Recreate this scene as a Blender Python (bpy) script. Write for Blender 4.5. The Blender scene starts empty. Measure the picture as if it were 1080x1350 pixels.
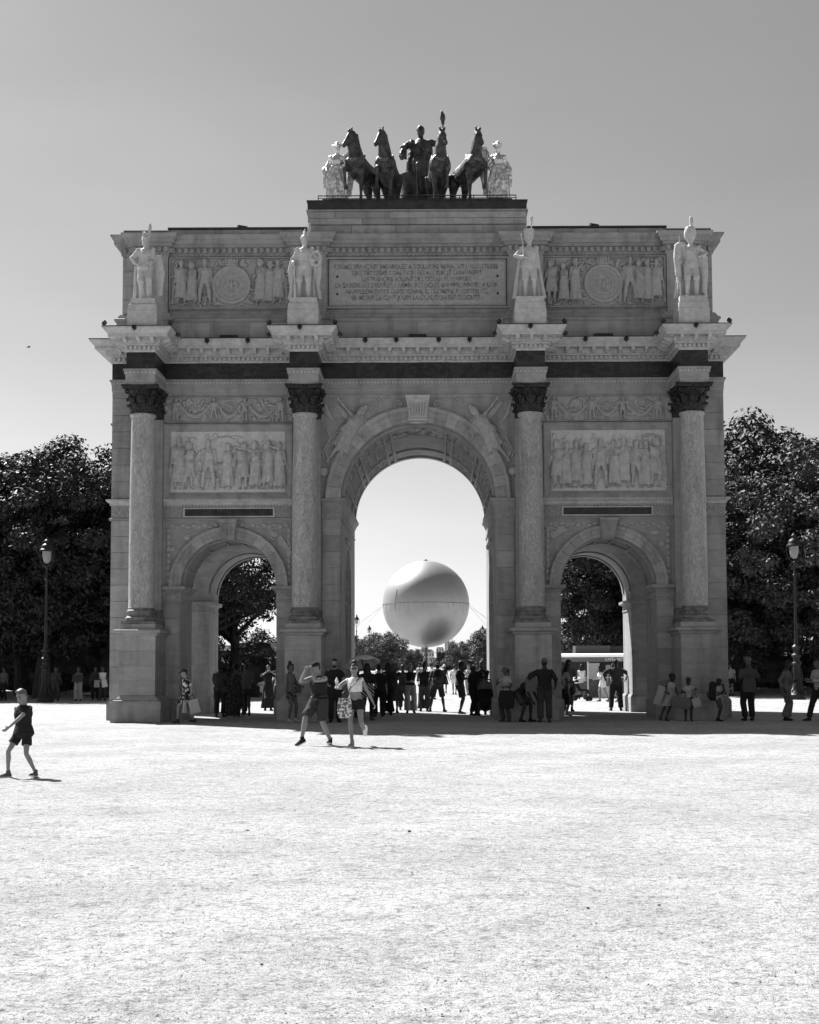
import bpy, bmesh, math, random
from mathutils import Vector, Matrix, noise, Quaternion
random.seed(7)
S = bpy.context.scene
COL = S.collection
PI = math.pi
def R(a): return math.radians(a)

# ------------------------------------------------------------------ camera, world, sun, exposure
cam_d = bpy.data.cameras.new('camera'); cam = bpy.data.objects.new('camera', cam_d); COL.objects.link(cam)
CAM = Vector((0.40, -42.0, 1.66))
cam_d.sensor_fit = 'VERTICAL'; cam_d.sensor_height = 36.0; cam_d.lens = 1803/1350*36.0
cam_d.shift_x = -29/1350; cam_d.shift_y = 81.4/1350
cam_d.clip_start = 0.1; cam_d.clip_end = 4000
cam.matrix_world = Matrix.Translation(CAM) @ Matrix.Rotation(R(90+3.8), 4, 'X') @ Matrix.Rotation(R(-0.25), 4, 'Z')
S.camera = cam
S.render.resolution_x = 819; S.render.resolution_y = 1024
S.view_settings.view_transform = 'Standard'; S.view_settings.look = 'None'
S.view_settings.exposure = 1.25; S.view_settings.gamma = 1.0

SUN_TO = Vector((-0.60, 0.60, 1.0)).normalized()          # direction from the ground towards the sun
elev = math.asin(SUN_TO.z)
world = bpy.data.worlds.new('World'); S.world = world; world.use_nodes = True
nt = world.node_tree; nt.nodes.clear()
o_ = nt.nodes.new('ShaderNodeOutputWorld'); bg = nt.nodes.new('ShaderNodeBackground')
sky = nt.nodes.new('ShaderNodeTexSky'); sky.sky_type = 'NISHITA'; sky.sun_disc = False
sky.sun_elevation = elev; sky.sun_rotation = math.atan2(SUN_TO.x, SUN_TO.y)
sky.air_density = 1.0; sky.dust_density = 0.6; sky.ozone_density = 1.0; sky.altitude = 50
sep = nt.nodes.new('ShaderNodeSeparateColor')
m1 = nt.nodes.new('ShaderNodeMath'); m1.operation = 'MULTIPLY'; m1.inputs[1].default_value = 0.62
m2 = nt.nodes.new('ShaderNodeMath'); m2.operation = 'MULTIPLY_ADD'; m2.inputs[1].default_value = 0.33
m3 = nt.nodes.new('ShaderNodeMath'); m3.operation = 'MULTIPLY_ADD'; m3.inputs[1].default_value = 0.05
tc = nt.nodes.new('ShaderNodeTexCoord'); mp = nt.nodes.new('ShaderNodeMapping'); mp.inputs['Scale'].default_value = (1.2, 1.2, 4.5)
mp.inputs['Rotation'].default_value = (0, 0.35, 0)
nz = nt.nodes.new('ShaderNodeTexNoise'); nz.inputs['Scale'].default_value = 1.6; nz.inputs['Detail'].default_value = 5
nz.inputs['Roughness'].default_value = 0.55
mr = nt.nodes.new('ShaderNodeMapRange'); mr.inputs['From Min'].default_value = 0.35; mr.inputs['From Max'].default_value = 0.75
mr.inputs['To Min'].default_value = 0.98; mr.inputs['To Max'].default_value = 1.12
m4 = nt.nodes.new('ShaderNodeMath'); m4.operation = 'MULTIPLY'
L = nt.links.new
L(sky.outputs[0], sep.inputs[0]); L(sep.outputs[0], m1.inputs[0]); L(sep.outputs[1], m2.inputs[0]); L(m1.outputs[0], m2.inputs[2])
L(sep.outputs[2], m3.inputs[0]); L(m2.outputs[0], m3.inputs[2])
L(tc.outputs['Generated'], mp.inputs[0]); L(mp.outputs[0], nz.inputs[0]); L(nz.outputs[0], mr.inputs[0])
L(m3.outputs[0], m4.inputs[0]); L(mr.outputs[0], m4.inputs[1]); L(m4.outputs[0], bg.inputs[0])
bg.inputs[1].default_value = 0.057
L(bg.outputs[0], o_.inputs[0])
sd = bpy.data.lights.new('sun', 'SUN'); sd.energy = 5.0; sd.angle = R(0.5); sd.color = (1, 1, 1)
sun = bpy.data.objects.new('sun', sd); COL.objects.link(sun); sun.rotation_euler = SUN_TO.to_track_quat('Z', 'Y').to_euler()
sun.location = (-30, 30, 50)

# ------------------------------------------------------------------ materials (the picture is black and white: every colour is a grey)
MATS = {}
def mat(name, base=0.3, rough=0.8, metal=0.0, var=0.0, scale=3.0, bump=0.0, bscale=30.0, stain=0.0, objvar=0.0,
        stretch=(1, 1, 1), lo=0.35, hi=0.65, spec=0.3, detail=6, dist=0.0, trans=0.0):
    if name in MATS: return MATS[name]
    m = bpy.data.materials.new(name); m.use_nodes = True; t = m.node_tree; b = t.nodes['Principled BSDF']
    b.inputs['Roughness'].default_value = rough; b.inputs['Metallic'].default_value = metal
    b.inputs['Specular IOR Level'].default_value = spec
    b.inputs['Base Color'].default_value = (base, base, base, 1)
    if trans: b.inputs['Transmission Weight'].default_value = trans
    l = t.links.new
    tcn = t.nodes.new('ShaderNodeTexCoord'); mpn = t.nodes.new('ShaderNodeMapping'); mpn.inputs['Scale'].default_value = stretch
    g = t.nodes.new('ShaderNodeNewGeometry')
    l(g.outputs['Position'], mpn.inputs[0])
    cur = None
    if var or stain or objvar:
        n = t.nodes.new('ShaderNodeTexNoise'); n.inputs['Scale'].default_value = scale; n.inputs['Detail'].default_value = detail
        n.inputs['Distortion'].default_value = dist
        l(mpn.outputs[0], n.inputs[0])
        r = t.nodes.new('ShaderNodeMapRange'); r.inputs['From Min'].default_value = lo; r.inputs['From Max'].default_value = hi
        r.inputs['To Min'].default_value = base*(1-var); r.inputs['To Max'].default_value = base*(1+var)
        l(n.outputs[0], r.inputs[0]); cur = r.outputs[0]
        if stain:
            n2 = t.nodes.new('ShaderNodeTexNoise'); n2.inputs['Scale'].default_value = 0.9; n2.inputs['Detail'].default_value = 8
            n2.inputs['Roughness'].default_value = 0.65
            mp2 = t.nodes.new('ShaderNodeMapping'); mp2.inputs['Scale'].default_value = (2.6, 2.6, 0.45); l(g.outputs['Position'], mp2.inputs[0])
            l(mp2.outputs[0], n2.inputs[0])
            r2 = t.nodes.new('ShaderNodeMapRange'); r2.inputs['From Min'].default_value = 0.48; r2.inputs['From Max'].default_value = 0.72
            r2.inputs['To Min'].default_value = 1.0; r2.inputs['To Max'].default_value = 1-stain
            l(n2.outputs[0], r2.inputs[0])
            mm = t.nodes.new('ShaderNodeMath'); mm.operation = 'MULTIPLY'; l(cur, mm.inputs[0]); l(r2.outputs[0], mm.inputs[1]); cur = mm.outputs[0]
        if objvar:
            oi = t.nodes.new('ShaderNodeObjectInfo'); r3 = t.nodes.new('ShaderNodeMapRange')
            r3.inputs['To Min'].default_value = 1-objvar; r3.inputs['To Max'].default_value = 1+objvar
            l(oi.outputs['Random'], r3.inputs[0])
            mm = t.nodes.new('ShaderNodeMath'); mm.operation = 'MULTIPLY'; l(cur, mm.inputs[0]); l(r3.outputs[0], mm.inputs[1]); cur = mm.outputs[0]
        l(cur, b.inputs['Base Color'])
    if bump:
        nb = t.nodes.new('ShaderNodeTexNoise'); nb.inputs['Scale'].default_value = bscale; nb.inputs['Detail'].default_value = 5
        l(mpn.outputs[0], nb.inputs[0])
        bp = t.nodes.new('ShaderNodeBump'); bp.inputs['Strength'].default_value = bump; bp.inputs['Distance'].default_value = 0.02
        l(nb.outputs[0], bp.inputs['Height']); l(bp.outputs[0], b.inputs['Normal'])
    MATS[name] = m
    return m
STONE = mat('limestone', 0.285, 0.85, var=0.09, scale=3, bump=0.3, bscale=16, stain=0.42, stretch=(1, 1, 2.2), detail=9)
STONEB = mat('limestone_block', 0.305, 0.85, var=0.09, scale=3, bump=0.3, bscale=16, stain=0.42, objvar=0.15, stretch=(1, 1, 2.2), detail=9)
CARVED = mat('carved_limestone', 0.34, 0.85, var=0.10, scale=9, bump=0.2, bscale=40, stain=0.15)
PALE = mat('pale_limestone', 0.43, 0.8, var=0.12, scale=7, bump=0.2, bscale=40, stain=0.22)
STATUE = mat('statue_marble', 0.46, 0.7, var=0.08, scale=9, bump=0.12, bscale=40, stain=0.18)
COLUMN = mat('veined_marble_shaft', 0.30, 0.5, objvar=0.06, stain=0.34, var=0.28, scale=13, bump=0.05, stretch=(1, 1, 0.45), lo=0.34, hi=0.66, dist=1.6, spec=0.4, detail=9)
REDM = mat('dark_veined_marble', 0.02, 0.35, var=0.75, scale=2.2, stretch=(1, 1, 1.6), lo=0.4, hi=0.75, dist=1.8, spec=0.4)
BRONZE = mat('dark_bronze', 0.055, 0.5, metal=0.35, var=0.55, scale=6, bump=0.15, bscale=25, spec=0.5)
CAPB = mat('bronze_capital', 0.028, 0.6, metal=0.3, var=0.6, scale=14, bump=0.2, bscale=40)
GILT = mat('bright_gilding', 0.62, 0.36, metal=0.85, var=0.15, scale=10, bump=0.3, bscale=14)
LEAD = mat('dark_lead', 0.03, 0.6, var=0.3, scale=5)
BLACKP = mat('black_paint', 0.018, 0.4, var=0.25, scale=20, spec=0.5)
IRON = mat('shade_dark_lamp_iron', 0.010, 0.5, var=0.3, scale=12, spec=0.35)  # extra dark: tree shade on the lamps is put into the colour

# ------------------------------------------------------------------ helpers
def tag(o, label=None, cat=None, group=None, kind=None):
    if label: o['label'] = label
    if cat: o['category'] = cat
    if group: o['group'] = group
    if kind: o['kind'] = kind
    return o
def empty(name, loc=(0, 0, 0), rz=0.0, label=None, cat=None, group=None):
    o = bpy.data.objects.new(name, None); COL.objects.link(o); o.location = loc; o.rotation_euler = (0, 0, rz)
    o.empty_display_size = 0.3
    return tag(o, label, cat, group)
def link(name, me, parent=None, loc=None, kind=None):
    o = bpy.data.objects.new(name, me); COL.objects.link(o)
    if parent: o.parent = parent
    if loc is not None: o.location = loc
    if kind: o['kind'] = kind
    return o
def copy_tree(o, parent=None):
    c = o.copy(); COL.objects.link(c)
    if parent is not None: c.parent = parent
    for ch in list(o.children): copy_tree(ch, c)
    return c
class MB:
    def __init__(s): s.v = []; s.f = []
    def add(s, vs, fs):
        n = len(s.v); s.v += [tuple(v) for v in vs]; s.f += [tuple(i+n for i in f) for f in fs]; return s
    def box(s, x0, x1, y0, y1, z0, z1, M=None):
        vs = [Vector((x, y, z)) for z in (z0, z1) for y in (y0, y1) for x in (x0, x1)]
        if M is not None: vs = [M @ v for v in vs]
        return s.add(vs, [(0, 2, 3, 1), (4, 5, 7, 6), (0, 1, 5, 4), (2, 6, 7, 3), (0, 4, 6, 2), (1, 3, 7, 5)])
    def taper(s, cx, cy, z0, z1, hx0, hy0, hx1, hy1):
        vs = [(cx+a*hx0, cy+b*hy0, z0) for a, b in ((-1, -1), (1, -1), (1, 1), (-1, 1))]+[(cx+a*hx1, cy+b*hy1, z1) for a, b in ((-1, -1), (1, -1), (1, 1), (-1, 1))]
        return s.add(vs, [(3, 2, 1, 0), (4, 5, 6, 7), (0, 1, 5, 4), (1, 2, 6, 5), (2, 3, 7, 6), (3, 0, 4, 7)])
    def lathe(s, prof, n=32, c=(0, 0, 0), M=None):
        vs = []; fs = []
        for r, z in prof:
            for k in range(n):
                a = 2*PI*k/n; v = Vector((c[0]+r*math.cos(a), c[1]+r*math.sin(a), c[2]+z)); vs.append(M @ v if M is not None else v)
        m = len(prof)
        for i in range(m-1):
            for k in range(n):
                k2 = (k+1) % n; fs.append((i*n+k, i*n+k2, (i+1)*n+k2, (i+1)*n+k))
        fs.append(tuple(range(n-1, -1, -1))); fs.append(tuple((m-1)*n+k for k in range(n)))
        return s.add(vs, fs)
    def loft(s, rings):
        n = len(rings[0]); vs = [v for r in rings for v in r]; fs = []
        for i in range(len(rings)-1):
            for k in range(n):
                k2 = (k+1) % n; fs.append((i*n+k, i*n+k2, (i+1)*n+k2, (i+1)*n+k))
        fs.append(tuple(range(n-1, -1, -1))); fs.append(tuple((len(rings)-1)*n+k for k in range(n)))
        return s.add(vs, fs)
    def tube(s, pts, rad, n=8, sq=1.0, round_ends=False):
        pts = [Vector(p) for p in pts]
        if not isinstance(rad, (list, tuple)): rad = [rad]*len(pts)
        rad = list(rad)
        if round_ends:
            d0 = (pts[0]-pts[1]).normalized(); d1 = (pts[-1]-pts[-2]).normalized()
            pts = [pts[0]+d0*rad[0]*.9, pts[0]+d0*rad[0]*.6]+pts+[pts[-1]+d1*rad[-1]*.6, pts[-1]+d1*rad[-1]*.9]
            rad = [rad[0]*.35, rad[0]*.78]+rad+[rad[-1]*.78, rad[-1]*.35]
        rings = []; up = None
        for i, p in enumerate(pts):
            t = (pts[min(i+1, len(pts)-1)]-pts[max(i-1, 0)]).normalized()
            if t.length < 1e-6: t = Vector((0, 0, 1))
            if up is None:
                up = Vector((0, 1, 0)) if abs(t.y) < .9 else Vector((1, 0, 0))
            a = t.cross(up).normalized(); b = a.cross(t).normalized(); up = b
            rings.append([p+a*rad[i]*math.cos(2*PI*k/n)+b*rad[i]*sq*math.sin(2*PI*k/n) for k in range(n)])
        return s.loft(rings)
    def ell(s, c, r, n=12, m=8, M=None):
        prof = [(math.sin(PI*(i+.5)/m), -math.cos(PI*(i+.5)/m)) for i in range(m)]
        vs = []; c = Vector(c)
        rings = []
        for pr, pz in prof:
            ring = []
            for k in range(n):
                v = Vector((pr*math.cos(2*PI*k/n)*r[0], pr*math.sin(2*PI*k/n)*r[1], pz*r[2]))
                if M is not None: v = M @ v
                ring.append(c+v)
            rings.append(ring)
        return s.loft(rings)
    def prism(s, poly, y0, y1, M=None):            # polygon in x,z extruded in y (poly counter-clockwise seen from -y)
        n = len(poly); vs = [Vector((x, y0, z)) for x, z in poly]+[Vector((x, y1, z)) for x, z in poly]
        if M is not None: vs = [M @ v for v in vs]
        fs = [tuple(range(n)), tuple(range(2*n-1, n-1, -1))]
        for k in range(n):
            k2 = (k+1) % n; fs.append((k, k+n, k2+n, k2))
        return s.add(vs, fs)
    def sweep(s, path, prof, side=1, closed_prof=True):
        # path: plan polyline; prof: list of (offset, z); offset to the right-hand side of travel when side=1
        P = [Vector((p[0], p[1])) for p in path]; n = len(P); rings = []
        for i in range(n):
            if i == 0: d0 = d1 = (P[1]-P[0]).normalized()
            elif i == n-1: d0 = d1 = (P[-1]-P[-2]).normalized()
            else: d0 = (P[i]-P[i-1]).normalized(); d1 = (P[i+1]-P[i]).normalized()
            n0 = Vector((d0.y, -d0.x))*side; n1 = Vector((d1.y, -d1.x))*side
            m = (n0+n1); m = m/max(.3, (1+n0.dot(n1)))
            rings.append([Vector((P[i].x+m.x*o, P[i].y+m.y*o, z)) for o, z in prof])
        return s.loft(rings)
    def arc(s, cx, cz, prof, a0, a1, n, M=None):   # prof: list of (radius, y); swept about the y axis through (cx,cz)
        rings = []
        for i in range(n+1):
            a = a0+(a1-a0)*i/n
            ring = [Vector((cx+r*math.cos(a), y, cz+r*math.sin(a))) for r, y in prof]
            if M is not None: ring = [M @ v for v in ring]
            rings.append(ring)
        return s.loft(rings)
    def xf(s, M): s.v = [tuple(M @ Vector(v)) for v in s.v]; return s
    def mesh(s, name, material=None, smooth=False, fix=True):
        me = bpy.data.meshes.new(name); me.from_pydata(s.v, [], s.f)
        if fix:
            bm = bmesh.new(); bm.from_mesh(me); bmesh.ops.recalc_face_normals(bm, faces=bm.faces); bm.to_mesh(me); bm.free()
        if material: me.materials.append(material)
        if smooth is True: me.shade_smooth()
        elif smooth: me.shade_smooth(); me.set_sharp_from_angle(angle=smooth)
        return me
    def build(s, name, material, parent=None, smooth=False, kind=None, loc=None):
        return link(name, s.mesh(name, material, smooth), parent, loc, kind)
_tmp = bpy.data.objects.new('tmp', bpy.data.meshes.new('tmp')); COL.objects.link(_tmp)
def remesh(mb, name, material, voxel, smooth_it=3, disp=None):
    me = mb.mesh('raw'); _tmp.data = me; _tmp.modifiers.clear()
    md = _tmp.modifiers.new('r', 'REMESH'); md.mode = 'VOXEL'; md.voxel_size = voxel; md.adaptivity = 0
    if smooth_it:
        ms = _tmp.modifiers.new('s', 'SMOOTH'); ms.iterations = smooth_it; ms.factor = 0.5
    dg = bpy.context.evaluated_depsgraph_get(); ev = _tmp.evaluated_get(dg)
    out = bpy.data.meshes.new_from_object(ev, depsgraph=dg); out.name = name
    bpy.data.meshes.remove(me) if me.users == 0 else None
    out.materials.clear(); out.materials.append(material); out.shade_smooth()
    if disp:
        ns = [v.normal.copy() for v in out.vertices]
        for v, nn in zip(out.vertices, ns): v.co = v.co+nn*disp(v.co, nn)
    return out
UNIT = {}
def block(name, material, x0, x1, y0, y1, z0, z1, parent, ch=0.0):
    """one stone: a slightly chamfered box; all of one material share one mesh"""
    key = material.name
    if key not in UNIT:
        m = MB(); m.box(-.5, .5, -.5, .5, -.5, .5); UNIT[key] = m.mesh('stone', material)
    o = link(name, UNIT[key], parent, ((x0+x1)/2, (y0+y1)/2, (z0+z1)/2)); o.scale = (x1-x0, y1-y0, z1-z0); return o
# ------------------------------------------------------------------ figures
SKIN = mat('skin_light', 0.22, 0.6, var=0.05, scale=20)
SKIN2 = mat('skin_tanned_or_shaded', 0.08, 0.6, var=0.05, scale=20)  # tan tone, also used to put tree shade on faces
SKIN3 = mat('skin_dark', 0.025, 0.6, var=0.05, scale=20)
def cloth(v, name=None): return mat(name or 'cloth_%02d' % int(v*100), v, 0.9, var=0.10, scale=14, bump=0.15, bscale=60, spec=0.15)
HAIRD = mat('dark_hair', 0.012, 0.55, var=0.3, scale=60, stretch=(1, 1, .3))
HAIRL = mat('fair_hair', 0.085, 0.55, var=0.4, scale=60, stretch=(1, 1, .3))
def ik(a, b, l1, l2, pole):
    d = b-a; L_ = max(min(d.length, (l1+l2)*.999), abs(l1-l2)*1.01); dn = d.normalized()
    b2 = a+dn*L_; x = (l1*l1-l2*l2+L_*L_)/(2*L_); h = math.sqrt(max(l1*l1-x*x, 0))
    p = pole-dn*pole.dot(dn)
    if p.length < 1e-4: p = Vector((0, 1, 0))
    return a+dn*x+p.normalized()*h, b2
class Fig:
    """forward is -y, the figure's left hand is at +x; base height 1.75 m"""
    def __init__(s, pose=None, sex='m', fat=1.0, H=1.75, child=False):
        P = dict(lean=0, side=0, twist=0, hipz=.93, hipy=0.0, hipx=0.0, yaw=0, pitch=0,
                 fl=(.11, .02, .09), fr=(-.11, -.02, .09), tl=8, tr=-8, pl=0, pr=0,
                 hl=(.27, -.02, .80), hr=(-.27, -.02, .80), el=(.3, 1, 0), er=(-.3, 1, 0), curl=.5)
        P.update(pose or {}); s.P = P; s.sex = sex; s.fat = fat; s.k = H/1.75; s.child = child
        f = sex == 'f'
        s.sw = (.150 if f else .178)*(.9 if child else 1); s.hw = .09
        V = Vector
        s.pel = V((P['hipx'], P['hipy'], P['hipz']))
        q = Quaternion((0, 0, 1), R(P['twist'])) @ Quaternion((1, 0, 0), R(P['lean'])) @ Quaternion((0, 1, 0), R(P['side']))
        s.q = q; s.up = q @ V((0, 0, 1)); s.rt = q @ V((1, 0, 0)); s.fw = q @ V((0, 1, 0))
        s.shc = s.pel+s.up*.462; s.nb = s.pel+s.up*.515
        hq = Quaternion((0, 0, 1), R(P['yaw'])) @ Quaternion((1, 0, 0), R(P['pitch']))
        s.hq = hq; nup = (s.up*.5+(hq @ V((0, 0, 1)))*.5).normalized()
        s.hc = s.nb+nup*.150+(hq @ V((0, -1, 0)))*.02
        s.hs = 1.13 if child else 1.0
        s.J = {}
        for sd, sx in (('l', 1), ('r', -1)):
            sh = s.shc+s.rt*s.sw*sx-s.up*.02; e, w = ik(sh, V(P['h'+sd]), .285, .255, V(P['e'+sd]))
            s.J['sh'+sd], s.J['e'+sd], s.J['w'+sd] = sh, e, w
            hp = s.pel+V((s.hw*sx, 0, -.02)); an = V(P['f'+sd])
            kp = V(P.get('k'+sd, (0.12*sx, -1, 0))); k, a = ik(hp, an, .43, .42, kp)
            s.J['hp'+sd], s.J['k'+sd], s.J['a'+sd] = hp, k, a
    def tors(s, mb, inf=0, t0=-.12, t1=.56, flare=0, n=20, fold=0):
        f = s.sex == 'f'
        T = [(-.12, .115, .085, 0), (-.05, .165, .12, .01), (.03, .168 if f else .155, .118, .01), (.13, .128 if f else .145, .095, 0), (.2, .125 if f else .15, .098, 0),
             (.32, .145 if f else .172, .125 if f else .12, -.012 if f else 0), (.40, .148 if f else .176, .105, 0), (.445, .135 if f else .158, .085, 0), (.485, .095, .068, 0), (.50, .075, .062, 0), (.55, .055, .055, 0)]
        rings = []; T = [t for t in T if t0-1e-6 <= t[0] <= t1+1e-6]
        for t, rx, ry, yo in T:
            g = s.fat if t < .4 else 1+(s.fat-1)*.4
            fx = inf+max(0, (.1-t))*flare
            c = s.pel+s.up*t+s.fw*yo; ring = []
            for k in range(n):
                a = 2*PI*k/n; w = 1+fold*math.sin(5*a+t*9)*.5
                ring.append(c+s.rt*((rx*g+fx)*w*math.cos(a))+s.fw*((ry*g+fx)*w*math.sin(a)))
            rings.append(ring)
        mb.loft(rings)
    def head(s, mb, detail=True):
        k = s.hs; M = Matrix.Translation(s.hc) @ s.hq.to_matrix().to_4x4() @ Matrix.Scale(k, 4)
        T = [(-.118, .022, .025, -.062), (-.105, .042, .045, -.045), (-.075, .056, .068, -.022), (-.035, .066, .085, -.006), (0, .071, .092, 0), (.045, .075, .097, .004), (.085, .065, .083, .006), (.112, .04, .052, .008), (.12, .015, .02, .008)]
        mb.loft([[M @ Vector((rx*math.cos(2*PI*j/16), yo+ry*math.sin(2*PI*j/16), z)) for j in range(16)] for z, rx, ry, yo in T])
        mb.tube([s.nb-s.up*.05, s.hc+(s.hq @ Vector((0, .03, -.07)))], [.058 if s.sex == 'm' else .047]*2, 10)
        if detail:
            mb.loft([[M @ Vector((rx*math.cos(2*PI*j/8), y+ry*math.sin(2*PI*j/8), z)) for j in range(8)] for z, rx, ry, y in
                     [(-.03, .017, .016, -.098), (-.018, .016, .02, -.098), (.01, .010, .014, -.09), (.025, .008, .01, -.086)]])
            mb.ell(M @ Vector((0, -.083, -.06)), (.024*k, .012*k, .008*k)); mb.ell(M @ Vector((0, -.081, -.073)), (.02*k, .012*k, .008*k))
            for sx in (-1, 1):
                mb.ell(M @ Vector((.031*sx, -.085, .032)), (.02*k, .011*k, .007*k)); mb.ell(M @ Vector((.073*sx, .008, -.008)), (.010*k, .02*k, .03*k))
                mb.ell(M @ Vector((.04*sx, -.06, -.03)), (.02*k, .02*k, .02*k))
    def arm(s, mb, sd, inf=0, frac=1.0, hand=True, fine=False):
        sh, e, w = s.J['sh'+sd], s.J['e'+sd], s.J['w'+sd]; g = s.fat**.6*(.85 if s.sex == 'f' else 1)*(.85 if s.child else 1)
        if frac < 1:
            p = sh.lerp(e, frac*2) if frac <= .5 else e.lerp(w, frac*2-1)
            inn = s.shc.lerp(sh, .55)-s.up*.02; pts = [inn, sh-s.up*.012, p] if frac <= .5 else [inn, sh-s.up*.012, e, p]
            rad = [.045*g+inf, .050*g+inf, .054*g+inf*1.5] if frac <= .5 else [.045*g+inf, .055*g+inf, .05*g+inf, .04*g+inf*1.2]
            mb.tube(pts, rad, 12); mb.ell(sh-s.up*.012, [.048*g+inf]*3)
            return
        mb.tube([sh, sh.lerp(e, .35), sh.lerp(e, .8), e, e.lerp(w, .3), w], [.056*g+inf, .052*g+inf, .040*g+inf, .041*g+inf, .040*g+inf, .027*g+inf], 12, round_ends=True)
        mb.ell(sh, [.052*g+inf]*3)
        if hand:
            d = (w-e).normalized(); hd = s.P.get('hd'+sd); d = Vector(hd).normalized() if hd else d
            sx = 1 if sd == 'l' else -1
            side = s.P.get('pn'+sd); side = Vector(side) if side else Vector((-sx*.9, -.3, 0))      # palm normal
            pn = (side-d*side.dot(d)).normalized(); lat = d.cross(pn)*(-sx)                     # towards the thumb
            if lat.dot(Vector((0, -1, .2))) < 0 and 'pn'+sd not in s.P: lat = -lat
            c = w+d*.045
            B = Matrix((lat, d, pn)).transposed()
            mb.loft([[w+d*t+B @ Vector((hw*math.cos(2*PI*j/10), 0, ht*math.sin(2*PI*j/10))) for j in range(10)] for t, hw, ht in
                     [(-.01, .024, .018), (.02, .032, .016), (.06, .040, .016), (.088, .038, .012), (.094, .03, .008)]])
            cu = s.P.get('curl'+sd, s.P['curl'])
            for i, (off, ln) in enumerate(((.030, .070), (.010, .080), (-.010, .074), (-.029, .058))):
                p0 = w+d*.082+lat*off; a1 = cu*.9; a2 = cu*2.0
                p1 = p0+(d*math.cos(a1)+pn*math.sin(a1))*ln*.45+lat*off*.12; p2 = p1+(d*math.cos(a2)+pn*math.sin(a2))*ln*.32
                p3 = p2+(d*math.cos(a2*1.35)+pn*math.sin(a2*1.35))*ln*.23
                mb.tube([p0-d*.02, p1, p2, p3], [.0095, .009, .0082, .007], 6, round_ends=True)
            t0 = w+d*.025+lat*.026; t1 = t0+(lat*.75+d*.6+pn*.25).normalized()*.035; t2 = t1+(d*.9+lat*.25+pn*cu*.8).normalized()*.032
            mb.tube([t0, t1, t2], [.013, .011, .008], 6, round_ends=True)
    def leg(s, mb, sd, inf=0, frac=1.0, flare=0, foot=True):
        h, k, a = s.J['hp'+sd], s.J['k'+sd], s.J['a'+sd]; g = s.fat**.6*(.82 if s.child else 1)*(.96 if s.sex == 'f' else 1)
        if frac < 1:
            p = h.lerp(k, frac*2) if frac <= .5 else k.lerp(a, frac*2-1)
            if frac <= .5: mb.tube([h+Vector((0, 0, .05)), h.lerp(p, .5), p], [.095*g+inf, .088*g+inf, .076*g+inf+flare], 14)
            else: mb.tube([h+Vector((0, 0, .05)), h.lerp(k, .5), k, k.lerp(p, .5), p], [.095*g+inf, .083*g+inf, .062*g+inf+flare*.3, .058*g+inf+flare*.6, .05*g+inf+flare], 14)
            return
        cb = (k-(h+a)/2)
        mb.tube([h+Vector((0, 0, .03)), h.lerp(k, .3), h.lerp(k, .75), k, k.lerp(a, .3)+Vector((0, .008, 0)), k.lerp(a, .65), a], [.086*g+inf, .084*g+inf, .062*g+inf, .052*g+inf, .056*g+inf, .042*g+inf, .034*g+inf], 14)
        if foot: s.foot(mb, sd, inf)
    def footframe(s, sd):
        a = s.J['a'+sd]; yaw = R(s.P['t'+sd]); pt = R(s.P['p'+sd])
        q = Quaternion((0, 0, 1), yaw) @ Quaternion((1, 0, 0), pt); return a, q
    def foot(s, mb, sd, inf=0, sole=0):
        a, q = s.footframe(sd); M = Matrix.Translation(a) @ q.to_matrix().to_4x4()
        T = [(.062, .018, .02, -.06), (.045, .030, .036, -.045), (.0, .034, .045, -.035), (-.06, .036, .033, -.048), (-.11, .044, .024, -.058), (-.155, .042, .018, -.064), (-.185, .026, .012, -.068)]
        mb.loft([[M @ Vector(((rx+inf)*math.cos(2*PI*j/12), y-(inf if y < 0 else -inf)*.5, max(-.088, zo+(rz+inf)*math.sin(2*PI*j/12)))) for j in range(12)] for y, rx, rz, zo in T])
        mb.tube([a+Vector((0, 0, .05)), a-(q @ Vector((0, -.01, .03)))], [.036+inf]*2, 10)
    def skirt(s, mb, z1=.45, r0=.17, r1=.26, n=40, fold=.10, nf=9, top=.06, seed=0):
        P = s.pel; rings = []
        fc = (s.J['al']+s.J['ar'])/2; fc.z = 0
        for i in range(9):
            t = i/8; z = P.z+top+(z1-P.z-top)*t; r = r0+(r1-r0)*t**.8
            c = Vector((P.x, P.y, 0)).lerp(Vector((fc.x, fc.y, 0)), t*.7)
            ring = []
            for k in range(n):
                a = 2*PI*k/n; w = 1+fold*t*(math.sin(nf*a+seed)+.5*math.sin((nf*2-3)*a+2*seed+t))
                ring.append(Vector((c.x+r*w*math.cos(a), c.y+r*.78*w*math.sin(a), z)))
            rings.append(ring)
        mb.loft(rings)
    def body(s, fine=False, hands=True):
        mb = MB(); s.tors(mb); s.head(mb)
        for sd in 'lr': s.arm(mb, sd, hand=hands); s.leg(mb, sd)
        return mb
    def HM(s): return Matrix.Translation(s.hc) @ s.hq.to_matrix().to_4x4() @ Matrix.Scale(s.hs, 4)
    def hair(s, mb, style):
        M = s.HM(); e = lambda c, r, n=12: mb.ell(M @ Vector(c), [x*s.hs for x in r], n, 10, s.hq.to_matrix())
        if style in ('short', 'bun', 'long', 'pony', 'quiff', 'curly', 'afro'):
            e((0, .018, .042), (.079, .093, .088)); e((0, .045, -.01), (.07, .06, .08))
            e((0, -.045, .092), (.055, .045, .03))
        if style == 'quiff': e((.0, -.05, .11), (.062, .055, .035)); e((.01, -.01, .12), (.06, .06, .032))
        if style == 'bun': e((0, .03, .15), (.058, .058, .052)); e((0, .06, .02), (.07, .06, .09))
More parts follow.
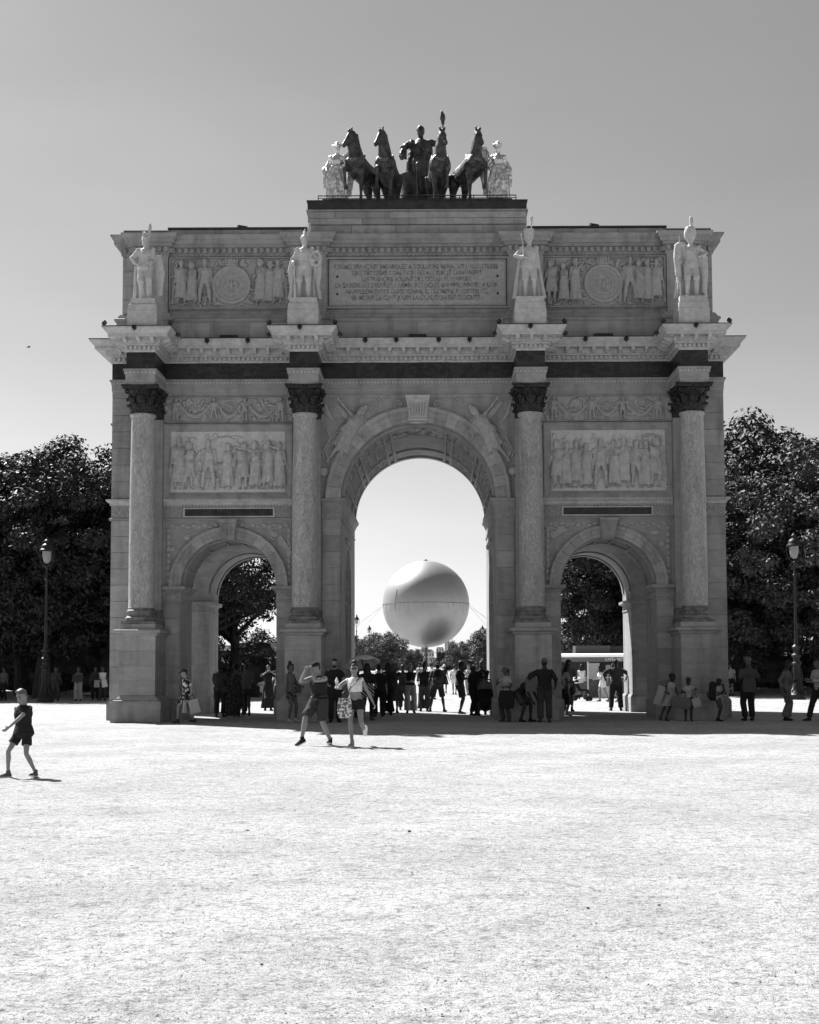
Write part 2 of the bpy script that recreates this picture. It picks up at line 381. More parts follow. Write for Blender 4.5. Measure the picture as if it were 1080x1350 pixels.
        if style == 'long':
            mb.loft([[M @ Vector((rx*math.cos(2*PI*j/14), y+ry*math.sin(2*PI*j/14), z)) for j in range(14)] for z, rx, ry, y in
                     [(.06, .075, .06, .03), (0, .088, .06, .045), (-.1, .10, .05, .06), (-.22, .105, .04, .075), (-.33, .085, .03, .075), (-.37, .05, .02, .075)]])
            for sx in (-1, 1): mb.tube([M @ Vector((.07*sx, -.02, .05)), M @ Vector((.083*sx, -.02, -.08)), M @ Vector((.09*sx, -.03, -.22))], [.02, .025, .015], 8, round_ends=True)
        if style == 'pony':
            mb.tube([M @ Vector((0, .09, .04)), M @ Vector((0, .16, -.02)), M @ Vector((0, .15, -.2))], [.03, .035, .015], 8, round_ends=True)
        if style in ('curly', 'afro'):
            rnd = random.Random(3); rr = .03 if style == 'curly' else .045
            for i in range(26):
                a = rnd.uniform(0, 2*PI); b = rnd.uniform(-.2, 1.4); k = 1.0 if style == 'curly' else 1.15
                c = Vector((.08*k*math.cos(a)*math.cos(b), .02+.095*k*math.sin(a)*math.cos(b), .04+.09*k*math.sin(b)))
                if c.y < -.05 and c.z < .06: continue
                e(c, (rr, rr, rr), 8)
        if style == 'crop': e((0, .012, .045), (.0765, .094, .080)); e((0, .04, .0), (.069, .058, .07))
    def cap(s, mb, style):
        M = s.HM(); 
        def dome(rx, ry, rz, c=(0, .006, .05)):
            rings = []
            for i in range(8):
                b = PI/2*i/7.5; rings.append([M @ Vector((c[0]+rx*math.cos(b)*math.cos(2*PI*j/18), c[1]+ry*math.cos(b)*math.sin(2*PI*j/18), c[2]+rz*math.sin(b))) for j in range(18)])
            mb.loft(rings)
        if style in ('cap', 'capback'):
            dome(.084, .104, .085); sg = -1 if style == 'cap' else 1
            pts = []
            for zt in (0.0, .012):
                pts.append([M @ Vector((.075*math.sin(R(-75+150*j/10)), sg*(.06+.115*math.cos(R(-75+150*j/10))), .052+zt-.10*math.cos(R(-75+150*j/10))**2*.25)) for j in range(11)])
            mb.loft(pts)
        if style in ('hat', 'sunhat', 'bucket'):
            br = dict(hat=.135, sunhat=.19, bucket=.12)[style]
            dome(.086, .104, .098); dz = -.035 if style == 'bucket' else -.008
            mb.loft([[M @ Vector((rr*math.cos(2*PI*j/24), .006+rr*1.08*math.sin(2*PI*j/24), z)) for j in range(24)] for rr, z in ((.075, .045), (br, .045+dz), (br, .052+dz), (.08, .062))])
        if style == 'tall':
            mb.loft([[M @ Vector((rx*math.cos(2*PI*j/16)-xo, y+ry*math.sin(2*PI*j/16), z)) for j in range(16)] for z, rx, ry, y, xo in
                     [(.0, .08, .1, .01, 0), (.06, .088, .11, .01, 0), (.12, .082, .10, .01, .005), (.18, .06, .075, .01, .02), (.22, .03, .035, .01, .035)]])
def scale_mb(mb, k):
    mb.v = [(x*k, y*k, z*k) for x, y, z in mb.v]; return mb
def folds(amp, f=16.0, zf=2.5, off=0):
    def d(co, n):
        v = noise.noise(Vector((co.x*f+off, co.y*f, co.z*zf)))+.5*noise.noise(Vector((co.x*f*2, co.y*f*2+off, co.z*zf*3)))
        return amp*v
    return d
PERSON_N = [0]
def person(label, X, Y, rz, H=1.72, sex='m', pose=None, top=None, sleeve=.25, bottom=None, btype='shorts', hair='short', hairm=None, cap=None, capm=None,
           skin=None, shoe=.03, fat=1.0, vox=.013, child=False, group=None, eyes=False, tflare=.05, legf=.28, toplen=-.05, skirtz=.5, sk=(.17, .26), shoe_h=None):
    """a standing or walking person: Empty at the feet > body, shirt, trousers..., hair, shoes"""
    PERSON_N[0] += 1; f = Fig(pose, sex, fat, H, child); k = f.k
    root = empty('person', (X, Y, 0), R(rz), label, 'person', group)
    skin = skin or SKIN
    def add(name, mb, m, v=vox, it=2, disp=None):
        scale_mb(mb, k); me = remesh(mb, name, m, v, it, disp); return link(name, me, root)
    add('body', f.body(), skin, vox*.78 if eyes else vox)
    if top is not None:
        mb = MB(); f.tors(mb, .016, toplen, .50 if sleeve >= 0 else .46, tflare)
        if sleeve > 0:
            for sd in 'lr': f.arm(mb, sd, .014, min(sleeve, .97), hand=False)
        elif sleeve == 0:
            for sd in 'lr': mb.ell(f.J['sh'+sd]+Vector((0, 0, 0)), (.05, .06, .05))
        add('shirt', mb, top if not isinstance(top, float) else cloth(top), disp=folds(.012*k, 9, 5, PERSON_N[0]))
    if bottom is not None:
        mb = MB(); bm_ = bottom if not isinstance(bottom, float) else cloth(bottom)
        if btype == 'dress':
            f.tors(mb, .02, -.05, .50, .03); f.skirt(mb, skirtz, .175*fat**.5, sk[1], seed=PERSON_N[0])
            for sd in 'lr':
                if sleeve > 0: f.arm(mb, sd, .02, min(sleeve, .97), hand=False)
            nm = 'dress'
        elif btype == 'skirt': f.tors(mb, .014, -.12, .10); f.skirt(mb, skirtz, sk[0], sk[1], seed=PERSON_N[0]); nm = 'skirt'
        else:
            f.tors(mb, .016, -.12, .10); fr = legf if btype == 'shorts' else .97
            for sd in 'lr': f.leg(mb, sd, .02, fr, flare={'shorts': .010, 'trousers': .008, 'wide': .06, 'leggings': -.008}[btype])
            nm = btype if btype in ('shorts', 'leggings') else 'trousers'
        add(nm, mb, bm_, disp=folds(.012*k, 9, 3, PERSON_N[0]+5))
    if hair and hair != 'none':
        mb = MB(); f.hair(mb, hair); add('hair', mb, hairm or HAIRD, vox*.8, 1, folds(.006, 60, 30))
    if cap:
        mb = MB(); f.cap(mb, cap); scale_mb(mb, k); link('cap' if 'cap' in cap else 'hat', mb.mesh('hat', capm or cloth(.03), R(50)), root)
    if shoe is not None:
        for sd in 'lr':
            mb = MB(); f.foot(mb, sd, .008)
            scale_mb(mb, k); me = remesh(mb, 'shoe', shoe if not isinstance(shoe, float) else cloth(shoe), vox*.8, 1); so = link('shoe', me, root)
            if eyes:
                a, q = f.footframe(sd); ms = MB(); M = Matrix.Translation(a) @ q.to_matrix().to_4x4()
                ring = [(0.0, .068), (.035, .05), (.044, .0), (.046, -.06), (.052, -.12), (.046, -.17), (.02, -.197)]
                pl = [(x, y) for x, y in ring]+[(-x, y) for x, y in ring[::-1]]
                ms.loft([[M @ Vector((x, y, z)) for x, y in pl] for z in (-.092, -.074)]); scale_mb(ms, k)
                ms.build('sole', cloth(.7), so)
    if eyes:
        M = f.HM()
        for sx in (-1, 1):
            mb = MB(); mb.ell(M @ Vector((.031*sx, -.084, .012)), (.016*f.hs, .010*f.hs, .008*f.hs)); scale_mb(mb, k); mb.build('eye', HAIRD, root, True)
            mb = MB(); mb.tube([M @ Vector((.012*sx, -.094, .034)), M @ Vector((.034*sx, -.092, .040)), M @ Vector((.052*sx, -.080, .034))], .0045*f.hs, 5); scale_mb(mb, k); mb.build('eyebrow', hairm or HAIRD, root)
    if eyes:
        mb = MB(); mb.ell(f.HM() @ Vector((0, -.090, -.066)), (.024*f.hs, .006*f.hs, .0035*f.hs)); scale_mb(mb, k); mb.build('lips', SKIN3, root, True)
    return root, f
def statue_mesh(pose, sex='m', H=1.75, robe=None, cape=False, boots=False, extra=None, vox=.02, coat=False, fat=1.0, it=2, hair='crop', cap=None, amp=.012, detail=True, hs=1.12):
    """a whole carved figure as one continuous mesh"""
    f = Fig(pose, sex, fat, H); f.hs = hs; mb = f.body()
    f.hair(mb, hair)
    if robe is not None:
        f.tors(mb, .022, -.05, .50, .02); f.skirt(mb, robe, .17, .24, fold=.16, seed=H*7)
    if coat:
        f.tors(mb, .018, -.12, .50, .12)
        for sd in 'lr': f.arm(mb, sd, .016, .93, hand=False)
        for sd in 'lr': f.leg(mb, sd, .008, .5)
    if boots:
        for sd in 'lr':
            k_, a_ = f.J['k'+sd], f.J['a'+sd]
            mb.tube([k_+Vector((0, 0, .10)), k_+Vector((0, 0, .02)), k_.lerp(a_, .4), a_], [.088, .07, .066, .052], 14); f.foot(mb, sd, .012)
    if cape:
        rings = []; base = f.shc
        for i in range(8):
            t = i/7; z = base.z-.0-t*(base.z-.06); w = .24+.17*t; ring = []
            m = 22
            for j in range(m):
                a = PI*j/(m-1); fr = 1+.10*math.sin(j*1.9+t*2)*t
                ring.append(Vector((f.pel.x*t+w*1.05*math.cos(a)*fr, .05+.03*t+.13*(.4+.8*t)*math.sin(a)*fr, z)))
            for j in range(m-1, -1, -1):
                a = PI*j/(m-1); fr = 1+.10*math.sin(j*1.9+t*2)*t
                ring.append(Vector((f.pel.x*t+(w*1.05-.06)*math.cos(a)*fr, -.01+.03*t+.13*(.4+.8*t)*math.sin(a)*fr-.02, z)))
            rings.append(ring)
        mb.loft(rings)
    if extra: extra(mb, f)
    scale_mb(mb, f.k)
    return remesh(mb, 'carved_figure', STATUE, vox, it, folds(amp, 10, 3.5, H*3)), f
# ------------------------------------------------------------------ the ground
def ground():
    m = bpy.data.materials.new('pale_gravel'); m.use_nodes = True; t = m.node_tree; b = t.nodes['Principled BSDF']; l = t.links.new
    b.inputs['Roughness'].default_value = 0.95; b.inputs['Specular IOR Level'].default_value = 0.1
    g = t.nodes.new('ShaderNodeNewGeometry')
    def N(scale, st=(1, 1, 1), det=4, rough=.6, dist=0):
        mp_ = t.nodes.new('ShaderNodeMapping'); mp_.inputs['Scale'].default_value = st; l(g.outputs['Position'], mp_.inputs[0])
        n = t.nodes.new('ShaderNodeTexNoise'); n.inputs['Scale'].default_value = scale; n.inputs['Detail'].default_value = det; n.inputs['Roughness'].default_value = rough
        n.inputs['Distortion'].default_value = dist
        l(mp_.outputs[0], n.inputs[0]); return n.outputs[0]
    def MR(x, a, b_, c, d):
        r = t.nodes.new('ShaderNodeMapRange'); r.inputs['From Min'].default_value = a; r.inputs['From Max'].default_value = b_
        r.inputs['To Min'].default_value = c; r.inputs['To Max'].default_value = d; l(x, r.inputs[0]); return r.outputs[0]
    def MU(a, b_):
        r = t.nodes.new('ShaderNodeMath'); r.operation = 'MULTIPLY'
        l(a, r.inputs[0])
        if isinstance(b_, float): r.inputs[1].default_value = b_
        else: l(b_, r.inputs[1])
        return r.outputs[0]
    def AD(a, b_):
        r = t.nodes.new('ShaderNodeMath'); r.operation = 'ADD'; l(a, r.inputs[0]); l(b_, r.inputs[1]); return r.outputs[0]
    patch = MR(N(.45, det=6), .36, .64, 1.05, .84)
    mid = MR(N(3.2, (1, .7, 1), det=6, rough=.7), .42, .68, 1.04, .93)
    speck = MR(N(70, det=3, rough=.7), .53, .68, 1.0, .22)
    speck2 = MR(N(30, (.8, 1, 1), det=6, rough=.85), .54, .68, 1.0, .40)
    streak = MR(N(16, (1, 1, 1), det=8, rough=.85, dist=.3), .49, .63, 1.0, .33)
    streak2 = MR(N(4.5, (.75, 1, 1), det=9, rough=.82, dist=.6), .50, .66, 1.0, .56)
    c = MU(MU(MU(MU(MU(patch, mid), speck), speck2), streak), streak2); c = MU(c, 0.475)
    l(c, b.inputs['Base Color'])
    h = AD(MU(N(9, det=6, rough=.75), 1.0), AD(MU(N(45, det=4, rough=.8), .45), MU(N(160, det=2), .18)))
    bp = t.nodes.new('ShaderNodeBump'); bp.inputs['Strength'].default_value = 0.9; bp.inputs['Distance'].default_value = 0.04
    l(h, bp.inputs['Height']); l(bp.outputs[0], b.inputs['Normal'])
    mb = MB()
    def hgt(x, y):
        d = math.hypot(x-CAM.x, y-CAM.y)
        if d > 45 or y > -3.5: return 0.0
        a = min(1, (-3.5-y)/5)*min(1, (45-d)/10)
        return a*(.016*noise.noise(Vector((x*1.3, y*1.3, 0)))+.010*noise.noise(Vector((x*4, y*4, 3)))+.005*noise.noise(Vector((x*11, y*11, 5))))
    # near field: a fine uneven sheet; beyond it a flat one to the horizon, welded by shared rows
    ys = []; y = -41.0
    while y < -3: ys.append(y); y += 0.04+0.006*(y+41)
    ys.append(-3.0); nx = 260; vs = []; fs = []
    for j, y in enumerate(ys):
        hw = 3.2+(y+42)*.42
        for i in range(nx+1):
            x = CAM.x+hw*(2*i/nx-1); e = 0 if i in (0, nx) or j in (0, len(ys)-1) else 1
            vs.append((x, y, hgt(x, y)*e))
    for j in range(len(ys)-1):
        for i in range(nx): a = j*(nx+1)+i; fs.append((a, a+1, a+nx+2, a+nx+1))
    n0 = len(vs)
    far = [(-1500, -60), (1500, -60), (1500, 2500), (-1500, 2500)]
    for x, y in far: vs.append((x, y, 0))
    bl, br, tr, tl = 0, nx, (len(ys)-1)*(nx+1)+nx, (len(ys)-1)*(nx+1)
    left = [j*(nx+1) for j in range(len(ys))]; right = [j*(nx+1)+nx for j in range(len(ys))]
    fs.append(tuple([n0, n0+1]+list(range(nx, -1, -1)))); 
    fs.append(tuple([n0+1, n0+2]+right[::-1])); fs.append(tuple([n0+2, n0+3]+[tl+i for i in range(nx+1)])); fs.append(tuple([n0+3, n0]+left))
    mb.add(vs, fs); me = mb.mesh('gravel_ground', m, True, fix=False); o = link('gravel_ground', me); o['kind'] = 'structure'
    return m
GRAVEL = ground()
def pebbles():
    rnd = random.Random(5); vs = []; fs = []
    base = [(1, 0, 0), (0, 1, 0), (-1, 0, 0), (0, -1, 0), (0, 0, .8), (0, 0, -.4)]
    fb = [(0, 1, 4), (1, 2, 4), (2, 3, 4), (3, 0, 4), (1, 0, 5), (2, 1, 5), (3, 2, 5), (0, 3, 5)]
    for i in range(26000):
        d = 5.8+34*rnd.random()**1.3; y = CAM.y+d; x = CAM.x+(rnd.random()*2-1)*(d*.34+.5)
        if y > -3.6: continue
        r = .0022+.006*rnd.random()**3; 
        if rnd.random() < .004: r *= 2.6
        a = rnd.random()*6.3; n = len(vs); ca, sa = math.cos(a), math.sin(a); sx, sy, sz = r*rnd.uniform(.8, 1.6), r*rnd.uniform(.6, 1.1), r*rnd.uniform(.6, 1.1)
        for bx, by, bz in base: vs.append((x+bx*sx*ca-by*sy*sa, y+bx*sx*sa+by*sy*ca, .004+bz*sz))
        fs += [tuple(q+n for q in f) for f in fb]
    mb = MB(); mb.v = vs; mb.f = fs
    o = link('loose_gravel', mb.mesh('loose_gravel', mat('gravel_grain', .26, .95, var=.6, scale=90), fix=False)); tag(o, 'loose grains of gravel scattered over the pale open ground', 'gravel', kind='stuff')
pebbles()

# ------------------------------------------------------------------ the triumphal arch
ARCH = empty('triumphal_arch', (0, 0, 0), 0, 'stone triumphal arch with three openings, pink marble columns, reliefs and a tall attic', 'monument')
HW, DEP = 9.48, 7.4                     # half width and depth of the body
CX = (-8.28, -3.40, 3.40, 8.28)         # column axes
SX, SR, SSP = 5.84, 1.47, 4.09          # small arches: axis, radius, spring
BR, BSP = 2.38, 6.78                    # big arch: radius, spring
def body_core():
    def tunnel(cx, r, sp, y0, y1, n=48, axis='y'):
        poly = [(cx-r, -1), (cx+r, -1)]+[(cx+r*math.cos(PI*i/n), sp+r*math.sin(PI*i/n)) for i in range(n+1)]
        mb = MB(); mb.prism(poly, y0, y1)
        if axis == 'x': mb.xf(Matrix.Rotation(-PI/2, 4, 'Z'))
        return mb
    core = MB(); core.box(-HW, HW, 0, DEP, -.05, 10.02)
    o = core.build('wall', STONE, ARCH)
    cut = []
    for mb in (tunnel(0, BR, BSP, -1, DEP+1, 64), tunnel(-SX, SR, SSP, -1, DEP+1), tunnel(SX, SR, SSP, -1, DEP+1)):
        cut.append(mb.build('cut', STONE))
    t = MB(); r = 1.66; yc = 3.62; n = 40
    poly = [(yc-r, -1), (yc+r, -1)]+[(yc+r*math.cos(PI*i/n), 3.85+r*math.sin(PI*i/n)) for i in range(n+1)]
    m_ = len(poly); vs = [(-11, y, z) for y, z in poly]+[(11, y, z) for y, z in poly]
    t.add(vs, [tuple(range(m_-1, -1, -1)), tuple(range(m_, 2*m_))]+[(k, (k+1) % m_, (k+1) % m_+m_, k+m_) for k in range(m_)])
    cut.append(t.build('cut', STONE))
    for c in cut:
        md = o.modifiers.new('b', 'BOOLEAN'); md.operation = 'DIFFERENCE'; md.solver = 'EXACT'; md.object = c
    dg = bpy.context.evaluated_depsgraph_get(); me = bpy.data.meshes.new_from_object(o.evaluated_get(dg), depsgraph=dg)
    o.modifiers.clear(); o.data = me; me.name = 'wall'
    me.shade_smooth(); me.set_sharp_from_angle(angle=R(30))
    for c in cut: bpy.data.objects.remove(c)
body_core()
up = MB(); up.box(-HW+.1, HW-.1, .1, DEP-.1, 10.0, 11.62); up.box(-HW+.2, HW-.2, .1, DEP-.1, 11.60, 12.4); up.box(-9.20, 9.20, .06, DEP-.2, 12.35, 15.28)
up.box(-3.43, 3.43, .06, 6.9, 15.2, 15.84)
up.build('attic_core', STONE, ARCH)

def courses(x0, x1, z0, z1, y, w=1.05, h=.49, proud=.03, par=ARCH, m=STONEB, thick=.06, name='stone_block'):
    n = max(1, round((z1-z0)/h)); hh = (z1-z0)/n; k = max(1, round((x1-x0)/w)); ww = (x1-x0)/k
    for i in range(n):
        off = (i % 2)*.5 if k > 1 else 0
        xs = [x0]+[x0+(j+off)*ww for j in range(0 if off else 1, k+(0 if off else 0)) if x0+(j+off)*ww > x0+.1 and x0+(j+off)*ww < x1-.1]+[x1]
        for a, b in zip(xs[:-1], xs[1:]):
            block(name, m, a+.006, b-.006, y-proud-random.uniform(0, .006), y+thick, z0+i*hh+.007, z0+(i+1)*hh-.007, par)
for s in (-1, 1):
    a, b = (8.71, 9.47); courses(*sorted((s*a, s*b)), .64, 6.14, 0); courses(*sorted((s*a, s*b)), 6.82, 9.93, 0, h=.52)
    a, b = (7.33, 7.84); courses(*sorted((s*a, s*b)), .64, 3.6, 0)
    a, b = (3.84, 4.36); courses(*sorted((s*a, s*b)), .64, 3.6, 0)
    a, b = (2.40, 2.96); courses(*sorted((s*a, s*b)), .64, 6.14, 0)
    a, b = (7.30, 9.3); courses(*sorted((s*a, s*b)), .3, 3.50, 5.30, w=1.0)          # pier seen through the side passage
    a, b = (8.82, 9.21); courses(*sorted((s*a, s*b)), 12.60, 14.40, .05, h=.45)
for s in (-1, 1):
    for path in ([(2.38, 7.3), (2.38, 0), (4.37, 0), (4.37, 1.9)], [(7.31, 1.9), (7.31, 0), (HW, 0), (HW, DEP)], [(2.40, 5.3), (4.37, 5.3), (4.37, DEP-.05)], [(7.31, DEP-.05), (7.31, 5.3), (9.3, 5.3)]):
        m2 = MB(); m2.sweep(path, [(-.02, 0), (.07, 0), (.07, .52), (.03, .60), (-.02, .60)])
        if s < 0: m2.xf(Matrix.Scale(-1, 4, (1, 0, 0)))
        m2.build('base_course', STONE, ARCH)

# pedestals and columns
def capital_mesh():
    mb = MB(); z0 = 9.22
    mb.lathe([(.335, z0), (.34, z0+.3), (.36, z0+.55), (.42, z0+.70), (.40, z0+.72), (.3, z0+.72)], 28)
    def leaf(ang, zb, zt, w, r0, r1, curl):
        rows = 9; rings = []
        for i in range(rows):
            t = i/(rows-1)
            if t < .75: tt = t/.75; rr = r0+(r1-r0)*tt**2*.5; zz = zb+(zt-zb)*tt
            else: a = (t-.75)/.25*2.4; rr = r0+(r1-r0)*.5+curl*math.sin(a)*1.0+curl*.3*a/2.4; zz = zt+curl*(math.cos(a)-1)*.9+curl*.35*math.sin(a)
            ww = w*(.62+.45*math.sin(PI*min(t*1.15, 1)))*(1.0 if i % 2 else .80); th = .022
            ring = []
            for j in range(7):
                u = -1+2*j/6; ring.append((rr+.03*(1-abs(u))+(.012 if j % 2 else 0), u*ww/2, zz-.03*abs(u)))
            for j in range(6, -1, -1):
                u = -1+2*j/6; ring.append((rr+.03*(1-abs(u))-th, u*ww/2*.95, zz-.03*abs(u)))
            rings.append([Vector((x*math.cos(ang)-y*math.sin(ang), x*math.sin(ang)+y*math.cos(ang), z)) for x, y, z in ring])
        mb.loft(rings)
    for k in range(8):
        leaf(2*PI*k/8+PI/8, z0+.0, z0+.30, .27, .345, .46, .055); leaf(2*PI*k/8, z0+.05, z0+.52, .26, .35, .50, .06)
    for k in range(4):                                  # corner volutes
        a = PI/4+k*PI/2; pts = [];
        for i in range(13):
            t = i/12
            if t < .5: pts.append((.36+.22*(t*2)**1.3, z0+.42+.26*t*2))
            else: b = (t-.5)*2*2*PI*.85; rr = .062*(1-(t-.5)*1.3); pts.append((.58+rr*math.sin(b)*1.0, z0+.62+rr*math.cos(b)))
        mb.tube([(r*math.cos(a), r*math.sin(a), z) for r, z in pts], [.022+.012*math.sin(PI*i/12) for i in range(13)], 6)
        for d in (-1, 1):
            aa = a+d*.42; mb.tube([(.35*math.cos(aa), .35*math.sin(aa), z0+.4), (.40*math.cos(aa), .40*math.sin(aa), z0+.58), (.44*math.cos(a+d*.62), .44*math.sin(a+d*.62), z0+.64), (.43*math.cos(a+d*.7), .43*math.sin(a+d*.7), z0+.58)], [.02, .022, .025, .018], 6)
        mb.ell((.45*math.cos(k*PI/2), .45*math.sin(k*PI/2), z0+.76), (.06, .06, .055), 8, 6)
    def aba(h, cc, z0_, z1_):
        poly = []
        for k in range(4):
            a0 = PI/4+k*PI/2; c0 = Vector((math.cos(a0), math.sin(a0)))*h*1.38; c1 = Vector((math.cos(a0+PI/2), math.sin(a0+PI/2)))*h*1.38
            dn = (c1-c0).normalized(); A = c0+dn*.05; B = c1-dn*.05; mid = Vector((math.cos(a0+PI/4), math.sin(a0+PI/4)))
            for i in range(8):
                t = i/7; p = A.lerp(B, t)-mid*cc*math.sin(PI*t); poly.append(p)
        mb.loft([[Vector((p.x*sc, p.y*sc, z)) for p in poly] for sc, z in ((.93, z0_), (.95, (z0_+z1_)/2), (1, (z0_+z1_)/2+.01), (1.0, z1_))])
    aba(.585, .085, z0+.71, z0+.83)
    return mb.mesh('capital', CAPB, R(40))
def base_mesh(y=-1.12, r=.385):
    mb = MB(); prof = [(.455, 2.97), (.475, 3.0), (.485, 3.045), (.475, 3.09), (.44, 3.12), (.43, 3.125), (.40, 3.16), (.405, 3.2), (.43, 3.225), (.445, 3.26), (.435, 3.30), (.405, 3.325), (.40, 3.33), (.40, 3.36), (.388, 3.385)]
    mb.lathe(prof, 40); mb.box(-.50, .50, -.50, .50, 2.885, 2.975); return mb.mesh('column_base', mat('column_base_marble', .13, .6, var=.35, scale=6), R(35))
cap_me = capital_mesh(); base_me = base_mesh()
sh = MB(); prof = [(.384-.04*(max(0, (t-.33)/.67))**1.6, 3.38+5.70*t) for t in [i/12 for i in range(13)]]
sh.lathe([(.40, 3.378), (.384, 3.41)]+prof[1:]+[(.345, 9.10), (.375, 9.14), (.385, 9.175), (.37, 9.215), (.33, 9.222)], 56); sh_me = sh.mesh('column', COLUMN, R(40))
pp = MB(); pr_ = [(-.3, 0.0)]
def pedestal_mesh():
    mb = MB(); d = 1.10
    def ringbox(h, z):      # half width h, front y=-1.12-h, back joins the wall
        return [Vector((-h, -1.12-h, z)), Vector((h, -1.12-h, z)), Vector((h, .02, z)), Vector((-h, .02, z))]
    mb.loft([ringbox(h, z) for h, z in ((.72, 0), (.735, .02), (.735, .36), (.745, .37), (.745, .60))])
    mb.loft([ringbox(h, z) for h, z in ((.70, .598), (.69, .64), (.63, .66), (.61, .70), (.55, .76), (.53, .78), (.505, .79), (.505, 2.53))])
    mb.loft([ringbox(h, z) for h, z in ((.545, 2.52), (.57, 2.55), (.60, 2.57), (.60, 2.60), (.685, 2.64), (.695, 2.655), (.695, 2.70), (.66, 2.735), (.60, 2.742))])
    mb.loft([[Vector((-h, -1.12-h, z)), Vector((h, -1.12-h, z)), Vector((h, -1.12+h, z)), Vector((-h, -1.12+h, z))] for h, z in ((.525, 2.735), (.525, 2.89))])
    return mb.mesh('pedestal', STONE)
ped_me = pedestal_mesh()
for i, x in enumerate(CX):
    p = link('pedestal', ped_me, ARCH, (x, 0, 0))
    zs = [.80, 1.22, 1.66, 2.10, 2.52]
    for a, b in zip(zs[:-1], zs[1:]):
        block('die_stone', STONEB, -.535, .535, -1.66, -.02, a+.003, b-.003, p)
    c = link('column', sh_me, ARCH, (x, -1.12, 0)); c.rotation_euler = (0, 0, i*1.3)
    for nm, me in (('column_base', base_me), ('capital', cap_me)):
        q = link(nm, me, c); q.rotation_euler = (0, 0, -i*1.3)
    # the flat pilaster behind each column
    mb = MB(); mb.box(-.40, .40, -.15, .05, 3.36, 9.24); w = mb.build('pilaster', STONE, ARCH, loc=(x, 0, 0))
    for nm, me, sy in (('pilaster_base', base_me, .42), ('pilaster_capital', cap_me, .42)):
        q = link(nm, me, w, (0, -.0, 0)); q.scale = (1.02, sy, 1)
    mb = MB(); mb.sweep([(x-.42, .0), (x-.42, -.15), (x+.42, -.15), (x+.42, 0)], [(-.05, .6), (.0, .6), (.0, 2.5), (.06, 2.56), (.13, 2.64), (.13, 2.70), (.02, 2.74), (.02, 2.89), (-.05, 2.89)])
    mb.build('pilaster_pedestal', STONE, ARCH)

# entablature: one plan line that steps out over every column
def plan(hw, y0, res, hr, proj, back=DEP):
    P = [(-hw, back), (-hw, y0)]
    for x in res:
        for q in ((x-hr, y0), (x-hr, y0-proj), (x+hr, y0-proj), (x+hr, y0)):
            if abs(q[0]) <= hw+1e-6: P.append(q)
    return P+[(hw, y0), (hw, back)]
ENT = plan(HW, 0, CX, .425, 1.585)
mb = MB()
mb.sweep(ENT, [(-.5, 10.022), (.004, 10.022), (.004, 10.14), (.012, 10.15), (.014, 10.17), (.02, 10.17), (.02, 10.32), (.03, 10.335), (.03, 10.37), (.05, 10.44), (.075, 10.46), (.075, 10.52), (-.02, 10.53), (-.5, 10.53)])
mb.build('architrave', STONE, ARCH)
for x in CX:
    mb = MB(); mb.box(x-.425, x+.425, -1.58, .1, 10.53, 11.04); mb.build('frieze_panel', REDM, ARCH)
xs = [-9.47]+[v for x in CX for v in (x-.427, x+.427)]+[9.47]
for a, b in zip(xs[::2], xs[1::2]):
    n = 1 if b-a < 1.5 else (4 if b-a < 5 else 6)
    for j in range(n):
        mb = MB(); mb.box(a+(b-a)*j/n+.003, a+(b-a)*(j+1)/n-.003, -.012-.004*(j % 2), .1, 10.53, 11.04); mb.build('frieze_panel', REDM, ARCH)
for x in (-HW-.0, HW+.0):
    mb = MB(); mb.box(x-.02, x+.02, .02, DEP, 10.53, 11.04); mb.build('frieze_panel', REDM, ARCH)
mb = MB()
mb.sweep(ENT, [(-.5, 11.03), (.01, 11.03), (.03, 11.06), (.03, 11.08), (.05, 11.09), (.05, 11.20), (.13, 11.21), (.15, 11.25), (.15, 11.27), (.19, 11.27), (.19, 11.41), (.46, 11.41), (.46, 11.50), (.48, 11.50), (.50, 11.53), (.545, 11.58), (.60, 11.64), (.60, 11.68), (-.1, 11.72), (-.5, 11.72)])
mb.build('cornice', PALE, ARCH)
mb = MB(); mb.sweep(ENT, [(-.4, 11.715), (.585, 11.685), (.615, 11.682), (.615, 11.70), (-.4, 11.745)]); mb.build('cornice_flashing', LEAD, ARCH)
# dentils along every front edge, modillions singly
def along(path, off, step, fn, corner=True):
    P = [Vector(p) for p in path]
    for i in range(len(P)-1):
        a, b = P[i], P[i+1]; d = (b-a); Ln = d.length; d.normalize(); n = Vector((d.y, -d.x))
        # effective run grows by the offset at convex ends and shrinks at concave ones
        def turn(j):
            if j <= 0 or j >= len(P)-1: return 0
            e0 = (P[j]-P[j-1]).normalized(); e1 = (P[j+1]-P[j]).normalized(); c = e0.x*e1.y-e0.y*e1.x
            return 1 if c > 0 else -1
        s0 = -turn(i)*off if i > 0 else 0; s1 = Ln+turn(i+1)*off if i+1 < len(P)-1 else Ln
        L_ = s1-s0
        if L_ < step*.8: continue
        k = max(1, round(L_/step)); st = L_/k
        for j in range(k): fn(a+d*(s0+st*(j+.5))+n*off, d, n, st)
def frame2(p, d, n, z): return Matrix(((d.x, n.x, 0, p.x), (d.y, n.y, 0, p.y), (0, 0, 1, z), (0, 0, 0, 1)))
def front_only(path): return path[1:-1]
den = MB()
def dent(p, d, n, st): den.box(-st*.27, st*.27, -.01, .078, 11.095, 11.195, frame2(p, d, n, 0))
along(front_only(ENT), .05, .145, dent)
def bead(z0, z1, dep):
    def f(p, d, n, st): den.box(-st*.26, st*.26, -.01, dep, z0, z1, frame2(p, d, n, 0))
    return f
